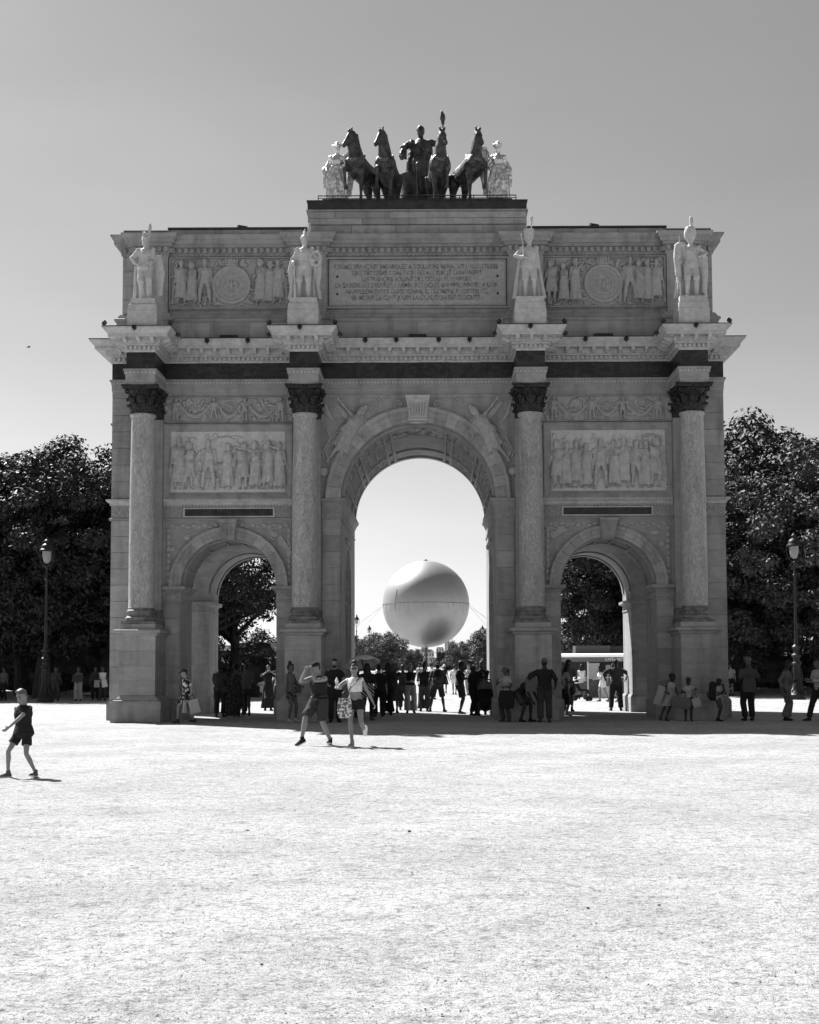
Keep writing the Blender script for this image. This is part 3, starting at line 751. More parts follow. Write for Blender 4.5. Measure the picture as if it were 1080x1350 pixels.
along(front_only(ENT), .13, .10, bead(11.215, 11.255, .03)); along(front_only(ENT), .04, .11, bead(10.385, 10.43, .022)); along(front_only(ENT), .01, .07, bead(10.15, 10.172, .022))
den.build('dentils', PALE, ARCH, kind='stuff')
mo = MB(); mo.box(-.07, .07, -.01, .03, -.14, 0); mo.loft([[Vector((sx*.052, y, z)) for sx in (-1, 1)]+[Vector((sx*.052, y, z2)) for sx in (1, -1)] for y, z, z2 in ((0, -.13, 0), (.08, -.13, 0), (.16, -.10, 0), (.20, -.075, 0), (.25, -.085, 0), (.265, -.05, 0), (.265, 0, 0))])
mo.ell((0, .06, -.12), (.05, .05, .03), 8, 6)
mo_me = mo.mesh('modillion', PALE, R(35))
def modi(p, d, n, st):
    o = link('modillion', mo_me, ARCH); o.matrix_local = frame2(p, d, n, 11.408)
along(front_only(ENT), .19, .42, modi)
# ornament on the soffit between modillions: rosettes
ro = MB()
def ros(p, d, n, st): ro.ell((p.x+n.x*.1, p.y+n.y*.1, 11.40), (.05, .05, .025), 8, 5)
along([(a+.0, b) for a, b in front_only(ENT)], .26, .42, lambda p, d, n, st: ro.ell((p.x+d.x*st/2, p.y+d.y*st/2, 11.405), (.055, .055, .03), 8, 5))
ro.build('cornice_rosettes', PALE, ARCH, kind='stuff')

# attic
ATT = plan(9.20, .05, (-8.30, -3.38, 3.38, 8.30), .53, .20, 7.2)
mb = MB(); mb.sweep(plan(9.24, .03, (-8.30, -3.38, 3.38, 8.30), .56, .20, 7.2), [(-.3, 11.7), (.12, 11.7), (.12, 12.30), (.17, 12.34), (.19, 12.38), (.17, 12.42), (.10, 12.46), (.07, 12.52), (.03, 12.58), (-.3, 12.58)]); mb.build('attic_base', STONE, ARCH)
for a, b in ((-7.68, -4.0), (-2.76, 2.76), (4.0, 7.68)): courses(a, b, 11.74, 12.28, -.09, w=1.25, h=.54, proud=.012)
mb = MB(); mb.sweep(ATT, [(-.3, 14.38), (.0, 14.38), (.01, 14.40), (.05, 14.46), (.05, 14.48), (.055, 14.48), (.055, 14.66), (.15, 14.68), (.14, 14.74), (.16, 14.76), (.24, 14.76), (.24, 14.85), (.26, 14.87), (.31, 14.95), (.34, 15.0), (.34, 15.04), (-.3, 15.08)])
mb.build('attic_cornice', STONE, ARCH)
den = MB()
along(front_only(ATT), .06, .20, bead(14.50, 14.65, .085)); along(front_only(ATT), .03, .13, bead(14.41, 14.455, .03)); along(front_only(ATT), .25, .14, bead(14.875, 14.93, .045))
den.build('attic_dentils', STONE, ARCH, kind='stuff')
for x in (-8.30, -3.38, 3.38, 8.30):
    mb = MB(); mb.box(x-.53, x+.53, -.15, .1, 12.56, 14.39); w = mb.build('attic_pilaster', STONE, ARCH)
    mb = MB()
    for s in (-1, 1):
        for z in [12.7+.085*i for i in range(20)]: mb.box(x+s*.46-.02, x+s*.46+.02, -.17, -.14, z, z+.05)
    mb.build('beading', STONE, w, kind='stuff')
mb = MB(); mb.sweep([(-9.14, 7.0), (-9.14, .12), (9.14, .12), (9.14, 7.0)], [(-.4, 15.0), (.0, 15.04), (.0, 15.2), (-.4, 15.2)]); mb.build('parapet', STONE, ARCH)
courses(-7.7, -3.5, 15.07, 15.27, .02, w=1.3, h=.2, proud=.02); courses(3.5, 7.7, 15.07, 15.27, .02, w=1.3, h=.2, proud=.02)
mb = MB(); mb.box(-7.8, -3.44, -.06, 7.0, 15.275, 15.33); mb.box(3.44, 7.8, -.06, 7.0, 15.275, 15.33); mb.box(-9.2, -7.8, .03, 7, 15.2, 15.235); mb.box(7.8, 9.2, .03, 7, 15.2, 15.235); mb.build('roof_edge', LEAD, ARCH)
courses(-3.43, 3.43, 15.42, 15.83, .04, w=1.7, h=.2, proud=.03); courses(-3.43, 3.43, 15.09, 15.38, .0, w=1.4, h=.29, proud=.03)
mb = MB(); mb.box(-3.47, 3.47, -.10, 6.9, 15.83, 15.865); mb.build('coping', STONE, ARCH)
mb = MB(); mb.box(-3.43, 3.43, -.05, 6.9, 15.865, 16.15); mb.box(-3.46, 3.46, -.08, 6.9, 16.15, 16.175)
mb.build('roof_plinth', LEAD, ARCH)
mb = MB(); mb.box(-3.0, 3.0, .35, 6.4, 16.17, 16.36); mb.build('statue_platform', LEAD, ARCH)
mb = MB(); mb.tube([(-3.1, -.02, 16.33), (3.1, -.02, 16.33)], .018, 6); mb.tube([(-3.1, -.02, 16.25), (3.1, -.02, 16.25)], .012, 6)
for i in range(15): mb.tube([(-3.1+i*6.2/14, -.02, 16.17), (-3.1+i*6.2/14, -.02, 16.33)], .014, 6)
mb.build('railing', BLACKP, ARCH)

# mouldings of the front
def mould(x0, x1, prof, m=STONE, name='moulding', y=0): 
    mb = MB(); mb.sweep([(x0, y), (x1, y)], prof); return mb.build(name, m, ARCH)
bays = ((-7.86, -3.82), (3.82, 7.86))
for a, b in bays:
    mould(a, b, [(-.02, 9.03), (.06, 9.03), (.085, 9.07), (.085, 9.10), (.03, 9.13), (-.02, 9.13)])
    mould(a, b, [(-.02, 6.60), (.04, 6.60), (.05, 6.66), (.13, 6.72), (.13, 6.78), (-.02, 6.80)], PALE, 'string_course')
    mould(a, b, [(-.02, 6.14), (.06, 6.14), (.06, 6.18), (.02, 6.21), (-.02, 6.21)])
    c = (a+b)/2
    mb = MB(); mb.box(c-1.36, c+1.36, -.03, .05, 6.26, 6.48); mb.build('dark_marble_tablet', REDM, ARCH)
    mb = MB(); mb.box(c-1.41, c+1.41, -.045, .03, 6.48, 6.52); mb.box(c-1.41, c+1.41, -.045, .03, 6.22, 6.26); mb.box(c-1.41, c-1.36, -.045, .03, 6.26, 6.48); mb.box(c+1.36, c+1.41, -.045, .03, 6.26, 6.48); mb.build('tablet_frame', PALE, ARCH)
mould(-2.98, 2.98, [(-.02, 9.93), (.03, 9.93), (.05, 9.98), (.05, 10.02), (-.02, 10.02)])
dd = MB()
for a, b in list(bays):
    k = int((b-a)/.10)
    for i in range(k):
        x = a+(b-a)*(i+.5)/k; dd.box(x-.028, x+.028, -.16, -.1, 6.725, 6.772); dd.box(x-.03, x+.03, -.075, -.03, 6.55, 6.595)
for s in (-1, 1):
    m2 = MB(); m2.sweep([(8.70, 0), (HW, 0), (HW, DEP)], [(-.02, 6.60), (.04, 6.60), (.05, 6.66), (.14, 6.72), (.14, 6.78), (-.02, 6.80)])
    m3 = MB(); m3.sweep([(8.70, 0), (HW, 0), (HW, DEP)], [(-.02, 6.14), (.06, 6.14), (.06, 6.18), (.02, 6.22), (-.02, 6.22)])
    m4 = MB(); m4.sweep([(8.70, 0), (HW, 0), (HW, DEP)], [(-.02, 9.10), (.04, 9.10), (.04, 9.16), (-.02, 9.17)])
    for q, nm, ml in ((m2, 'string_course', PALE), (m3, 'moulding', STONE), (m4, 'moulding', STONE)):
        if s > 0: pass
        q2 = q
        # the sweep above runs with the wall on its left; mirror for the left flank
        if s < 0: q2.xf(Matrix.Scale(-1, 4, (1, 0, 0)))
        q2.build(nm, ml, ARCH)
    for i in range(8): x = s*(8.78+.10*i); dd.box(x-.028, x+.028, -.17, -.1, 6.725, 6.772)
dd.build('string_dentils', PALE, ARCH, kind='stuff')
# ------------------------------------------------------------------ arches: voussoirs, keystones, imposts, vaults
def archivolt(cx, sp, r0, r1, n, key):
    a0, a1 = 0.0, PI; st = (a1-a0)/n
    w = r1-r0
    for i in range(n):
        mb = MB(); g = .0025/r1*2
        prof = [(r0, .06), (r0, -.05), (r0+.04*w/.4, -.055), (r0+.12*w/.4, -.055), (r0+.125*w/.4, -.075), (r0+.26*w/.4, -.075), (r0+.27*w/.4, -.095), (r0+.31*w/.4, -.10), (r0+.36*w/.4, -.135), (r1, -.14), (r1, .03)]
        mb.arc(cx, sp, prof, a0+i*st+g, a0+(i+1)*st-g, 3)
        mb.build('voussoir', STONEB, ARCH)
    b = MB(); m = int(PI*r1/.085)
    for i in range(m):
        a = PI*(i+.5)/m; M = Matrix.Translation((cx, 0, sp)) @ Matrix.Rotation(-a, 4, 'Y')
        b.box(r0+w*.80, r0+w*.88, -.125, -.09, -.022, .022, M)
    b.build('archivolt_beading', PALE, ARCH, kind='stuff')
archivolt(0, BSP, BR+.01, 2.86, 23, .4); archivolt(-SX, SSP, SR+.01, 1.83, 15, .2); archivolt(SX, SSP, SR+.01, 1.83, 15, .2)
def keystone(cx, zb, zt, wb, wt, dep, big=False):
    mb = MB(); secs = [(0, .10), (.08, .16), (.2, .24), (.55, .20), (.8, .24), (.92, .32), (1, .32)]
    rings = []
    for t, d in secs:
        z = zb+(zt-zb)*t; h = wb+(wt-wb)*t; h *= 1.06 if t > .9 else 1
        rings.append([Vector((cx-h, -d*dep/.3, z)), Vector((cx+h, -d*dep/.3, z)), Vector((cx+h, .05, z)), Vector((cx-h, .05, z))])
    mb.loft(rings); k = mb.build('keystone', PALE if big else STONEB, ARCH)
    m2 = MB()
    nf = 7 if big else 4
    for i in range(nf):
        u = -.8+1.6*i/(nf-1); m2.tube([(cx+u*(wb+(wt-wb)*t), -(.24 if t < .6 else .235)*dep/.3-.01, zb+(zt-zb)*t) for t in (.2, .4, .6, .82)], .018 if big else .014, 6)
    m2.tube([(cx-wt*.8, -.30*dep/.3, zt-(zt-zb)*.12), (cx+wt*.8, -.30*dep/.3, zt-(zt-zb)*.12)], .02, 6)
    if big: m2.tube([(cx-wb*1.1, -.2*dep/.3, zb+.06), (cx+wb*1.1, -.2*dep/.3, zb+.06)], .05, 8); m2.tube([(cx-wb*.8, -.17*dep/.3, zb-.03), (cx+wb*.8, -.17*dep/.3, zb-.03)], .035, 8)
    m2.build('scroll_ribs', PALE if big else STONEB, k)
keystone(0, 9.14, 9.93, .27, .36, .42, True); keystone(-SX, 5.50, 6.13, .19, .28, .34); keystone(SX, 5.50, 6.13, .19, .28, .34)
# imposts wrap from the front into the passage
IMP = lambda z0, z1: [(-.02, z0), (.03, z0), (.035, z0+.04), (.01, z0+.06), (.01, z0+(z1-z0)*.55), (.03, z0+(z1-z0)*.58), (.05, z0+(z1-z0)*.66), (.10, z1-.12), (.15, z1-.09), (.155, z1), (-.02, z1)]
def impost(path, z0, z1, mir):
    for s in (-1, 1):
        mb = MB(); mb.sweep(path, IMP(z0, z1))
        if s < 0: mb.xf(Matrix.Scale(-1, 4, (1, 0, 0)))
        mb.build('impost', STONE, ARCH)
        # carved foliage band
        if path[0][0] > 2 and path[0][1] > -5:
            pass
impost([(2.38, DEP-.1), (2.38, 0), (2.98, 0)], 6.14, 6.78, 1)
impost([(4.37, 1.9), (4.37, 0), (3.84, 0)][::-1], 3.62, 4.09, 1) if False else None
for s in (-1, 1):
    for path, sd in (([(3.84, 0), (4.37, 0), (4.37, 1.92)], 1), ([(7.31, 1.92), (7.31, 0), (7.86, 0)], 1)):
        m2 = MB(); pp = path if path[0][1] == 0 else path
        # right-hand side of travel is the outside for the first, left-hand mirrored for the second
        m2.sweep(pp, IMP(3.62, 4.09), side=1 if True else -1)
        if s < 0: m2.xf(Matrix.Scale(-1, 4, (1, 0, 0)))
        m2.build('impost', STONE, ARCH)
    # rear piers inside the side passages
    for path in ([(9.3, 5.30), (7.31, 5.30), (7.31, DEP-.05)][::-1], [(4.37, DEP-.05), (4.37, 5.30), (2.45, 5.30)][::-1]):
        m2 = MB(); m2.sweep(path, IMP(3.50, 3.86))
        if s < 0: m2.xf(Matrix.Scale(-1, 4, (1, 0, 0)))
        m2.build('impost', STONE, ARCH)
    m2 = MB(); m2.sweep([(2.385, 5.30), (2.385, 1.95)], [(0, 5.62), (.05, 5.62), (.09, 5.68), (.09, 5.74), (0, 5.76)], side=1)
    if s < 0: m2.xf(Matrix.Scale(-1, 4, (1, 0, 0)))
    m2.build('passage_moulding', STONE, ARCH)
# vault of the big arch: ribs, coffers with carved fields
def vault(cx, sp, r, bands, angs, w, dep, n=40, ys=None):
    for (y0, y1) in bands:
        mb = MB(); mb.arc(cx, sp, [(r+.02, y0), (r-dep, y0+.01), (r-dep, y1-.01), (r+.02, y1)], R(3), PI-R(3), n); mb.build('vault_rib', STONE, ARCH)
    for a in angs:
        mb = MB(); M = Matrix.Translation((cx, 0, sp)) @ Matrix.Rotation(-a, 4, 'Y'); mb.box(r-dep+.004, r+.02, ys[0], ys[1], -w/2, w/2, M); mb.build('vault_rib', STONE, ARCH)
A9 = [R(a) for a in (12, 32, 38, 62, 68, 112, 118, 142, 148, 168)]
vault(0, BSP, BR, [(.35, .62), (2.0, 2.25), (5.0, 5.25), (6.7, 7.0)], A9, .10, .075, ys=(.5, 6.8))
for s in (-1, 1): vault(s*SX, SSP, SR, [(.25, .42), (1.75, 1.95), (5.3, 5.5), (6.95, 7.2)], [R(a) for a in (20, 55, 80, 100, 125, 160)], .09, .05, ys=(.35, 1.9))
def coffers(cx, sp, r, y0, y1, a0, a1, rows, cols):
    mb = MB()
    for i in range(rows):
        for j in range(cols):
            a = a0+(a1-a0)*(i+.5)/rows; y = y0+(y1-y0)*(j+.5)/cols; da = (a1-a0)/rows*r*.36; dy = (y1-y0)/cols*.36
            M = Matrix.Translation((cx, y, sp)) @ Matrix.Rotation(-a, 4, 'Y')
            for q in ((-da, -da*.72, -dy, dy), (da*.72, da, -dy, dy)): mb.box(r-.05, r+.01, q[2], q[3], q[0], q[1], M)
            for q in ((-dy, -dy*.72), (dy*.72, dy)): mb.box(r-.052, r+.01, q[0], q[1], -da*.7, da*.7, M)
            mb.ell(M @ Vector((r-.01, 0, 0)), (.055, .055, .055), 7, 5)
    return mb
for a, b in ((14, 31), (39, 61), (119, 141), (149, 166)):
    for y0, y1 in ((.66, 1.98), (2.3, 4.95), (5.3, 6.65)):
        coffers(0, BSP, BR, y0, y1, R(a), R(b), 3, max(2, int((y1-y0)/.5))).build('coffered_field', CARVED, ARCH)
# ------------------------------------------------------------------ carved reliefs
def relief_pose(kind, seed=0):
    r = random.Random(seed*13+5)
    P = dict(yaw=r.uniform(-50, 50), twist=r.uniform(-25, 25))
    if kind == 0: P.update(hl=(.16, -.18, 1.12), hr=(-.25, -.05, .85), fl=(.16, -.06, .09), tl=35)
    if kind == 1: P.update(hl=(.42, -.10, 1.28), hr=(-.10, -.2, 1.05), fr=(-.17, 0, .09), lean=0)
    if kind == 2: P.update(hl=(.05, -.24, 1.2), hr=(-.05, -.24, 1.15), fl=(.1, -.1, .09))
    if kind == 3: P.update(hl=(.26, -.02, .86), hr=(-.46, -.12, 1.20), fl=(.2, .02, .09), fr=(-.2, -.02, .09))
    if kind == 4: P.update(hl=(.10, -.22, .98), hr=(-.30, -.02, .82), yaw=-60, twist=-35)
    if kind == 5: P.update(hl=(.18, -.2, 1.5), hr=(-.28, .0, .8), yaw=40, twist=20)
    return P
REL = {}; BRIGHT = []
def relief_mesh(kind):
    if kind in REL: return REL[kind]
    robe = {0: .25, 1: None, 2: .15, 3: None, 4: .45, 5: .12}[kind]
    me, f = statue_mesh(relief_pose(kind, kind), 'f' if kind in (2, 5) else 'm', 1.75, robe=robe, cape=kind in (0, 3), boots=robe is None, vox=.022, amp=.018, hair='short', fat=1.15, hs=1.18)
    me.materials.clear(); me.materials.append(CARVED); REL[kind] = me; return me
def relief_panel(x0, x1, z0, z1, y, frame, depth=.06, name='relief_panel', m=CARVED):
    mb = MB(); mb.box(x0, x1, y+.0, y+.12, z0, z1); p = mb.build(name, m, ARCH)
    if frame:
        fb = MB(); w = frame
        prof = [(0, 0), (w, 0), (w, -.10), (w*.75, -.12), (w*.35, -.07), (w*.2, -.04), (0, -.02)]
        c = [(x0, z0), (x1, z0), (x1, z1), (x0, z1)]; rings = []
        for i, (cx_, cz_) in enumerate(c+[c[0]]):
            sx = -1 if cx_ == x0 else 1; sz = -1 if cz_ == z0 else 1
            rings.append([Vector((cx_+sx*o, y+d+.02, cz_+sz*o)) for o, d in prof])
        fb.loft(rings); fb.build('frame', STONE, p)
    return p
def put_fig(p, kind, x, z, h, y, rz=0, mir=1, flat=.95, back=False):
    o = link('relief_figure', relief_mesh(kind), p, (x, y-(.02 if back else .07), z))
    if p in BRIGHT: o.material_slots[0].link = 'OBJECT'; o.material_slots[0].material = PALE
    k = h/1.75; o.scale = (k*mir, k*flat*(.55 if back else 1), k); o.rotation_euler = (0, R(rz), 0); return o
# lower panels
PM = mat('pale_relief_marble', 0.50, .85, var=.08, scale=9, bump=.2, bscale=40, stain=.15)
pL = relief_panel(-7.64, -4.12, 7.0, 8.88, -.03, .24, m=PM); pR = relief_panel(4.12, 7.64, 7.0, 8.88, -.03, .24, m=PM); BRIGHT += [pL, pR]
for i, (x, h, k, m_) in enumerate([(-7.38, 1.66, 0, 1), (-7.08, 1.50, 4, 1), (-6.47, 1.58, 3, 1), (-5.88, 1.45, 5, 1), (-5.40, 1.50, 4, -1), (-5.02, 1.52, 2, 1), (-4.62, 1.55, 0, -1), (-4.28, 1.48, 5, -1)]):
    put_fig(pL, k, x, 7.06+.02*(i % 2), h, -.0, mir=m_)
for i, (x, h, k, m_) in enumerate([(-7.25, 1.46, 2, 1), (-5.2, 1.46, 1, 1), (-4.82, 1.52, 0, 1), (-4.45, 1.56, 3, 1), (-6.9, 1.40, 1, -1)]): put_fig(pL, k, x, 7.08, h, .03, mir=m_, back=True)
for i, (x, h, k, m_) in enumerate([(4.30, 1.52, 4, 1), (4.56, 1.44, 2, -1), (4.88, 1.52, 0, 1), (5.20, 1.40, 5, -1), (5.64, 1.56, 3, 1), (6.06, 1.50, 2, 1), (6.36, 1.60, 0, -1), (6.72, 1.50, 1, -1), (7.03, 1.52, 5, 1), (7.34, 1.58, 4, -1)]):
    put_fig(pR, k, x, 7.06+.02*(i % 2), h, 0, mir=m_)
for i, (x, h, k, m_) in enumerate([(4.95, 1.62, 2, 1), (5.06, 1.58, 1, 1), (6.55, 1.56, 4, 1), (7.5, 1.66, 0, 1)]): put_fig(pR, k, x, 7.08, h, .03, mir=m_, back=True)
def scroll_tube(mb, cx, cz, r, turns, y, rad, d=1, a0=0):
    n = int(14*turns); mb.tube([(cx+d*r*(1-i/n*.85)*math.cos(a0+turns*2*PI*i/n), y, cz+r*(1-i/n*.85)*math.sin(a0+turns*2*PI*i/n)) for i in range(n+1)], [rad*(1-.5*i/n) for i in range(n+1)], 5)
def horse_relief(p, x, z, k):
    mb = MB(); mb.tube([(x-.35*k, 0, z+.75*k), (x, 0, z+.80*k), (x+.3*k, 0, z+.82*k), (x+.42*k, -.02, z+1.15*k), (x+.40*k, -.03, z+1.38*k)], [.16*k, .17*k, .16*k, .11*k, .08*k], 10, round_ends=True)
    mb.tube([(x+.42*k, -.03, z+1.36*k), (x+.56*k, -.03, z+1.24*k), (x+.64*k, -.03, z+1.12*k)], [.075*k, .055*k, .04*k], 8, round_ends=True)
    for dx in (-.3, -.22, .22, .34): mb.tube([(x+dx*k, 0, z+.7*k), (x+(dx+.05)*k, 0, z+.35*k), (x+dx*k, 0, z)], [.07*k, .04*k, .03*k], 7)
    me = remesh(mb, 'relief_horse', CARVED, .02, 2); o = link('relief_horse', me, p)
horse_relief(pL, -6.0, 7.08, .92)
ob = MB()
for x in (-7.2, -6.98):
    ob = MB(); scroll_tube(ob, x, 8.62, .13, 1.2, -.0, .04); ob.build('carved_drapery', CARVED, pL)
ob = MB(); ob.tube([(-6.2, 0, 8.7), (-5.9, 0, 8.74), (-5.65, 0, 8.66), (-5.55, 0, 8.5)], .05, 6); ob.build('carved_drapery', CARVED, pL)
ob = MB(); ob.tube([(6.9, 0, 8.66), (7.15, 0, 8.74), (7.4, 0, 8.7), (7.55, 0, 8.5)], .07, 6); ob.build('carved_drapery', CARVED, pR); ob = MB(); scroll_tube(ob, 4.95, 8.62, .16, .6, 0, .04); ob.build('carved_drapery', CARVED, pR)
# garland friezes
def garland(x0, x1, z0, z1, mid):
    p = relief_panel(x0, x1, z0, z1, -.005, 0, name='garland_frieze')
    xs = [x0+.18]+[x0+(x1-x0)*t for t in (.40, .60)]+[x1-.18] if mid else []
    xs = [x0+(x1-x0)*t for t in (.09, .385, .62, .90)]
    for i, x in enumerate(xs): put_fig(p, (1, 3)[i % 2], x, z0+.02, .74, -.01, mir=1 if i % 2 else -1)
    mb = MB()
    for a, b in zip(xs[:-1], xs[1:]):
        for q in range(2):
            mb.tube([(a+.08+(b-a-.16)*t, -.03-.02*math.sin(PI*t), z0+.62-.05*q-(.46-.08*q)*math.sin(PI*t)) for t in [j/10 for j in range(11)]], [.025+.035*math.sin(PI*j/10) for j in range(11)], 7)
        if not (a < (x0+x1)/2 < b):
            for q in range(5): mb.ell(((a+b)/2+random.uniform(-.18, .18), -.02, z0+.42+random.uniform(-.1, .2)), (.07, .04, .06), 7, 5)
    c = (x0+x1)/2
    for rr, w in ((.24, .028), (.16, .02)):
        mb.tube([(c+rr*math.cos(2*PI*j/24), -.025, z0+.46+rr*math.sin(2*PI*j/24)) for j in range(25)], w, 6)
    for j in range(8): mb.ell((c+.09*math.cos(j*PI/4), -.02, z0+.46+.09*math.sin(j*PI/4)), (.045, .03, .045), 7, 5)
    for j in range(26):
        x = random.uniform(x0+.15, x1-.15); mb.ell((x, -.01, z0+.05+random.uniform(0, .05)), (.06, .03, .03), 6, 4)
    mb.build('garland', CARVED, p)
    fr = MB(); fr.box(x0, x1, -.05, .02, z1-.03, z1); fr.box(x0, x1, -.05, .02, z0-.02, z0+.01); fr.build('frame', STONE, p)
garland(-7.86, -3.84, 9.18, 9.97, True); garland(3.84, 7.86, 9.18, 9.97, True)
# attic panels with medallions
def wing(mb, root, tip, width, y=0, n=9, th=.02, out=None):
    root = Vector(root); tip = Vector(tip); d = tip-root; L_ = d.length; d.normalize(); nrm = Vector((0, -1, 0)) if out is None else Vector(out); lat = d.cross(nrm).normalized()
    for row, (t0, t1, ln, w) in enumerate(((.0, 1.0, .62, .075), (.0, .8, .40, .07), (.0, .6, .25, .06))):
        for i in range(n):
            t = t0+(t1-t0)*i/(n-1); b = root+d*(L_*t*.62)+lat*width*.30*math.sin(PI*min(t+.15, 1)); fd = (d*(.35+.65*t)+lat*(-(1.15-t))).normalized()
            e = b+fd*L_*ln*(.55+.5*t)
            off = nrm*(th*.8*row)
            mb.tube([b+off, b.lerp(e, .6)+off, e+off], [L_*w*.42, L_*w*.5, L_*w*.15], 6, sq=.35)
    mb.tube([root+nrm*th, root+d*L_*.3+lat*width*.3+nrm*th*1.5, root+d*L_*.65+lat*width*.2+nrm*th], [L_*.06, L_*.075, L_*.03], 8, sq=.6, round_ends=True)
def attic_panel(x0, x1, figs, cx, right):
    p = relief_panel(x0, x1, 12.80, 14.34, .02, .0, m=CARVED)
    fb = MB()
    for a in ((x0-.05, x1+.05, 12.75, 12.80), (x0-.05, x1+.05, 14.34, 14.38), (x0-.05, x0, 12.8, 14.34), (x1, x1+.05, 12.8, 14.34)): fb.box(a[0], a[1], -.06, .05, a[2], a[3])
    k = int((x1-x0)/.1)
    for i in range(k): fb.box(x0+i*.1, x0+i*.1+.06, -.05, .02, 12.70, 12.735)
    fb.build('frame', STONE, p, kind='stuff')
    for x, h, kd, m_, w in figs:
        put_fig(p, kd, x, 12.86, h, -.02, mir=m_)
        if w:
            mb = MB(); wing(mb, (x, .0, 12.86+h*.78), (x+w*.34, .0, 12.86+h*.98), .2*w, n=7); mb.build('relief_wing', CARVED, p)
    zc = 13.50; md = MB()
    for rr, w in ((.56, .07), (.42, .03), (.30, .035)): md.tube([(cx+rr*math.cos(2*PI*j/40), -.02, zc+rr*math.sin(2*PI*j/40)) for j in range(41)], w, 6)
    md.lathe([(.54, 0), (.54, .03), (.3, .035), (.3, .02), (.0, .02)][:-1], 40, M=Matrix.Translation((cx, .0, zc)) @ Matrix.Rotation(PI/2, 4, 'X'))
    m = md.build('medallion', CARVED, p)
    eg = MB(); eg.ell((cx, -.06, zc-.02), (.055, .035, .10), 10, 8); eg.tube([(cx, -.07, zc+.04), (cx+.01, -.08, zc+.12), (cx+.045, -.08, zc+.135)], [.035, .03, .012], 7, round_ends=True)
    for s in (-1, 1):
        for j in range(6): a = R(20+j*19); eg.tube([(cx+s*.05, -.05, zc+.03), (cx+s*(.05+.17*math.sin(a)*1.0), -.055, zc+.03+.17*math.cos(a)*.8)], [.022, .014], 5, sq=.6)
        eg.tube([(cx+s*.03, -.06, zc-.10), (cx+s*.05, -.06, zc-.17)], .014, 5); eg.tube([(cx-.01+s*.02, -.05, zc-.08), (cx+s*.03, -.05, zc-.22)], .02, 5)
    for j in range(9): eg.tube([(cx-.1+.025*j, -.05, zc-.20-.008*math.sin(j*2)), (cx-.09+.025*j, -.05, zc-.185)], .012, 5)
    eg.build('eagle_relief', CARVED, m)
    sm = MB()
    for j in range(30): a = 2*PI*j/30; sm.ell((cx+.365*math.cos(a), -.04, zc+.365*math.sin(a)), (.02, .015, .03), 6, 4)
    sm.build('carved_beads', CARVED, m, kind='stuff')
    cr = MB(); cr.lathe([(.17, 0), (.20, .02), (.19, .06), (.22, .18), (.12, .22)], 20, M=Matrix.Translation((cx, -.02, zc+.60)) @ Matrix.Diagonal((1, .45, 1, 1)))
    for j in range(5): cr.ell((cx-.18+.09*j, -.08, zc+.80+.02*(1-abs(j-2)/2)), (.03, .02, .035), 7, 5); cr.box(cx-.16+.08*j-.012, cx-.16+.08*j+.012, -.13, -.05, zc+.66, zc+.76)
    cr.build('crown_relief', CARVED, p)
    gb = MB()
    for j in range(14): a = R(200+j*10); gb.ell((cx+.66*math.cos(a), -.01, zc+.68*math.sin(a)), (.07, .03, .05), 7, 5)
    gb.build('foliage_relief', CARVED, p)
attic_panel(-7.70, -3.95, [(-7.36, 1.42, 0, 1, -1), (-6.62, 1.46, 3, 1, 0), (-4.88, 1.46, 2, 1, 0), (-4.35, 1.42, 0, -1, 1), (-7.02, 1.38, 2, 1, 0), (-4.6, 1.40, 5, 1, 0)], -5.80, False)
attic_panel(3.95, 7.70, [(4.18, 1.40, 4, 1, 0), (4.56, 1.30, 2, 1, -1), (4.92, 1.44, 5, 1, 0), (6.62, 1.46, 3, -1, 0), (6.92, 1.40, 2, 1, 0), (7.16, 1.40, 5, 1, 1), (7.44, 1.40, 0, -1, 1)], 5.80, True)
# spandrels of the big arch: flying victories
def flying(s):
    def ex(mb, f):
        wing(mb, f.shc+Vector((0, .1, 0)), f.shc+Vector((.75, .12, .12)), .25, n=8); 
        mb.tube([f.J['wr'], f.J['wr']+Vector((0, 0, .0))+Vector((-.02, 0, .02))], .02, 6)
    P = dict(side=0, hipz=.93, fl=(.02, .12, .10), fr=(.30, .10, .2), kl=(0, -1, .2), hr=(-.62, -.1, 1.50), hl=(.42, -.05, 1.05), yaw=-20, pl=50, pr=50)
    me, f = statue_mesh(P, 'f', 1.75, robe=.42, vox=.022, amp=.018, hair='bun', extra=ex, fat=1.25, hs=1.2)
    me.materials.clear(); me.materials.append(CARVED); return me
fly = flying(1)
for s in (-1, 1):
    o = link('relief_victory', fly, ARCH, (s*2.80, -.12, 8.02)); o.scale = (-s*1.2, .85, 1.12); o.rotation_euler = (0, R(-s*36), 0)
    mb = MB(); c = (s*.62, -.02, 9.72); mb.tube([(c[0]+.12*math.cos(2*PI*j/20), -.05, c[2]+.12*math.sin(2*PI*j/20)) for j in range(21)], .022, 6)
    mb.build('carved_wreath', CARVED, ARCH)
    mb = MB(); mb.ell((s*2.93, -.03, 7.62), (.155, .12, .155), 18, 12); mb.build('carved_globe', CARVED, ARCH, True)
    mb = MB(); pts = [(s*(2.2-.0), 9.3), (s*2.65, 9.62), (s*2.95, 9.75), (s*2.6, 9.9)]
    mb.tube([(s*2.05, -.0, 9.2), (s*2.35, -.01, 9.5), (s*2.6, 0, 9.8)], [.09, .11, .05], 8, sq=.5); mb.build('carved_drapery', CARVED, ARCH); mb = MB(); mb.tube([(s*2.75, 0, 8.0), (s*2.9, 0, 8.35), (s*2.7, 0, 8.7), (s*2.85, 0, 9.0)], [.03, .05, .04, .02], 6); mb.build('carved_drapery', CARVED, ARCH)
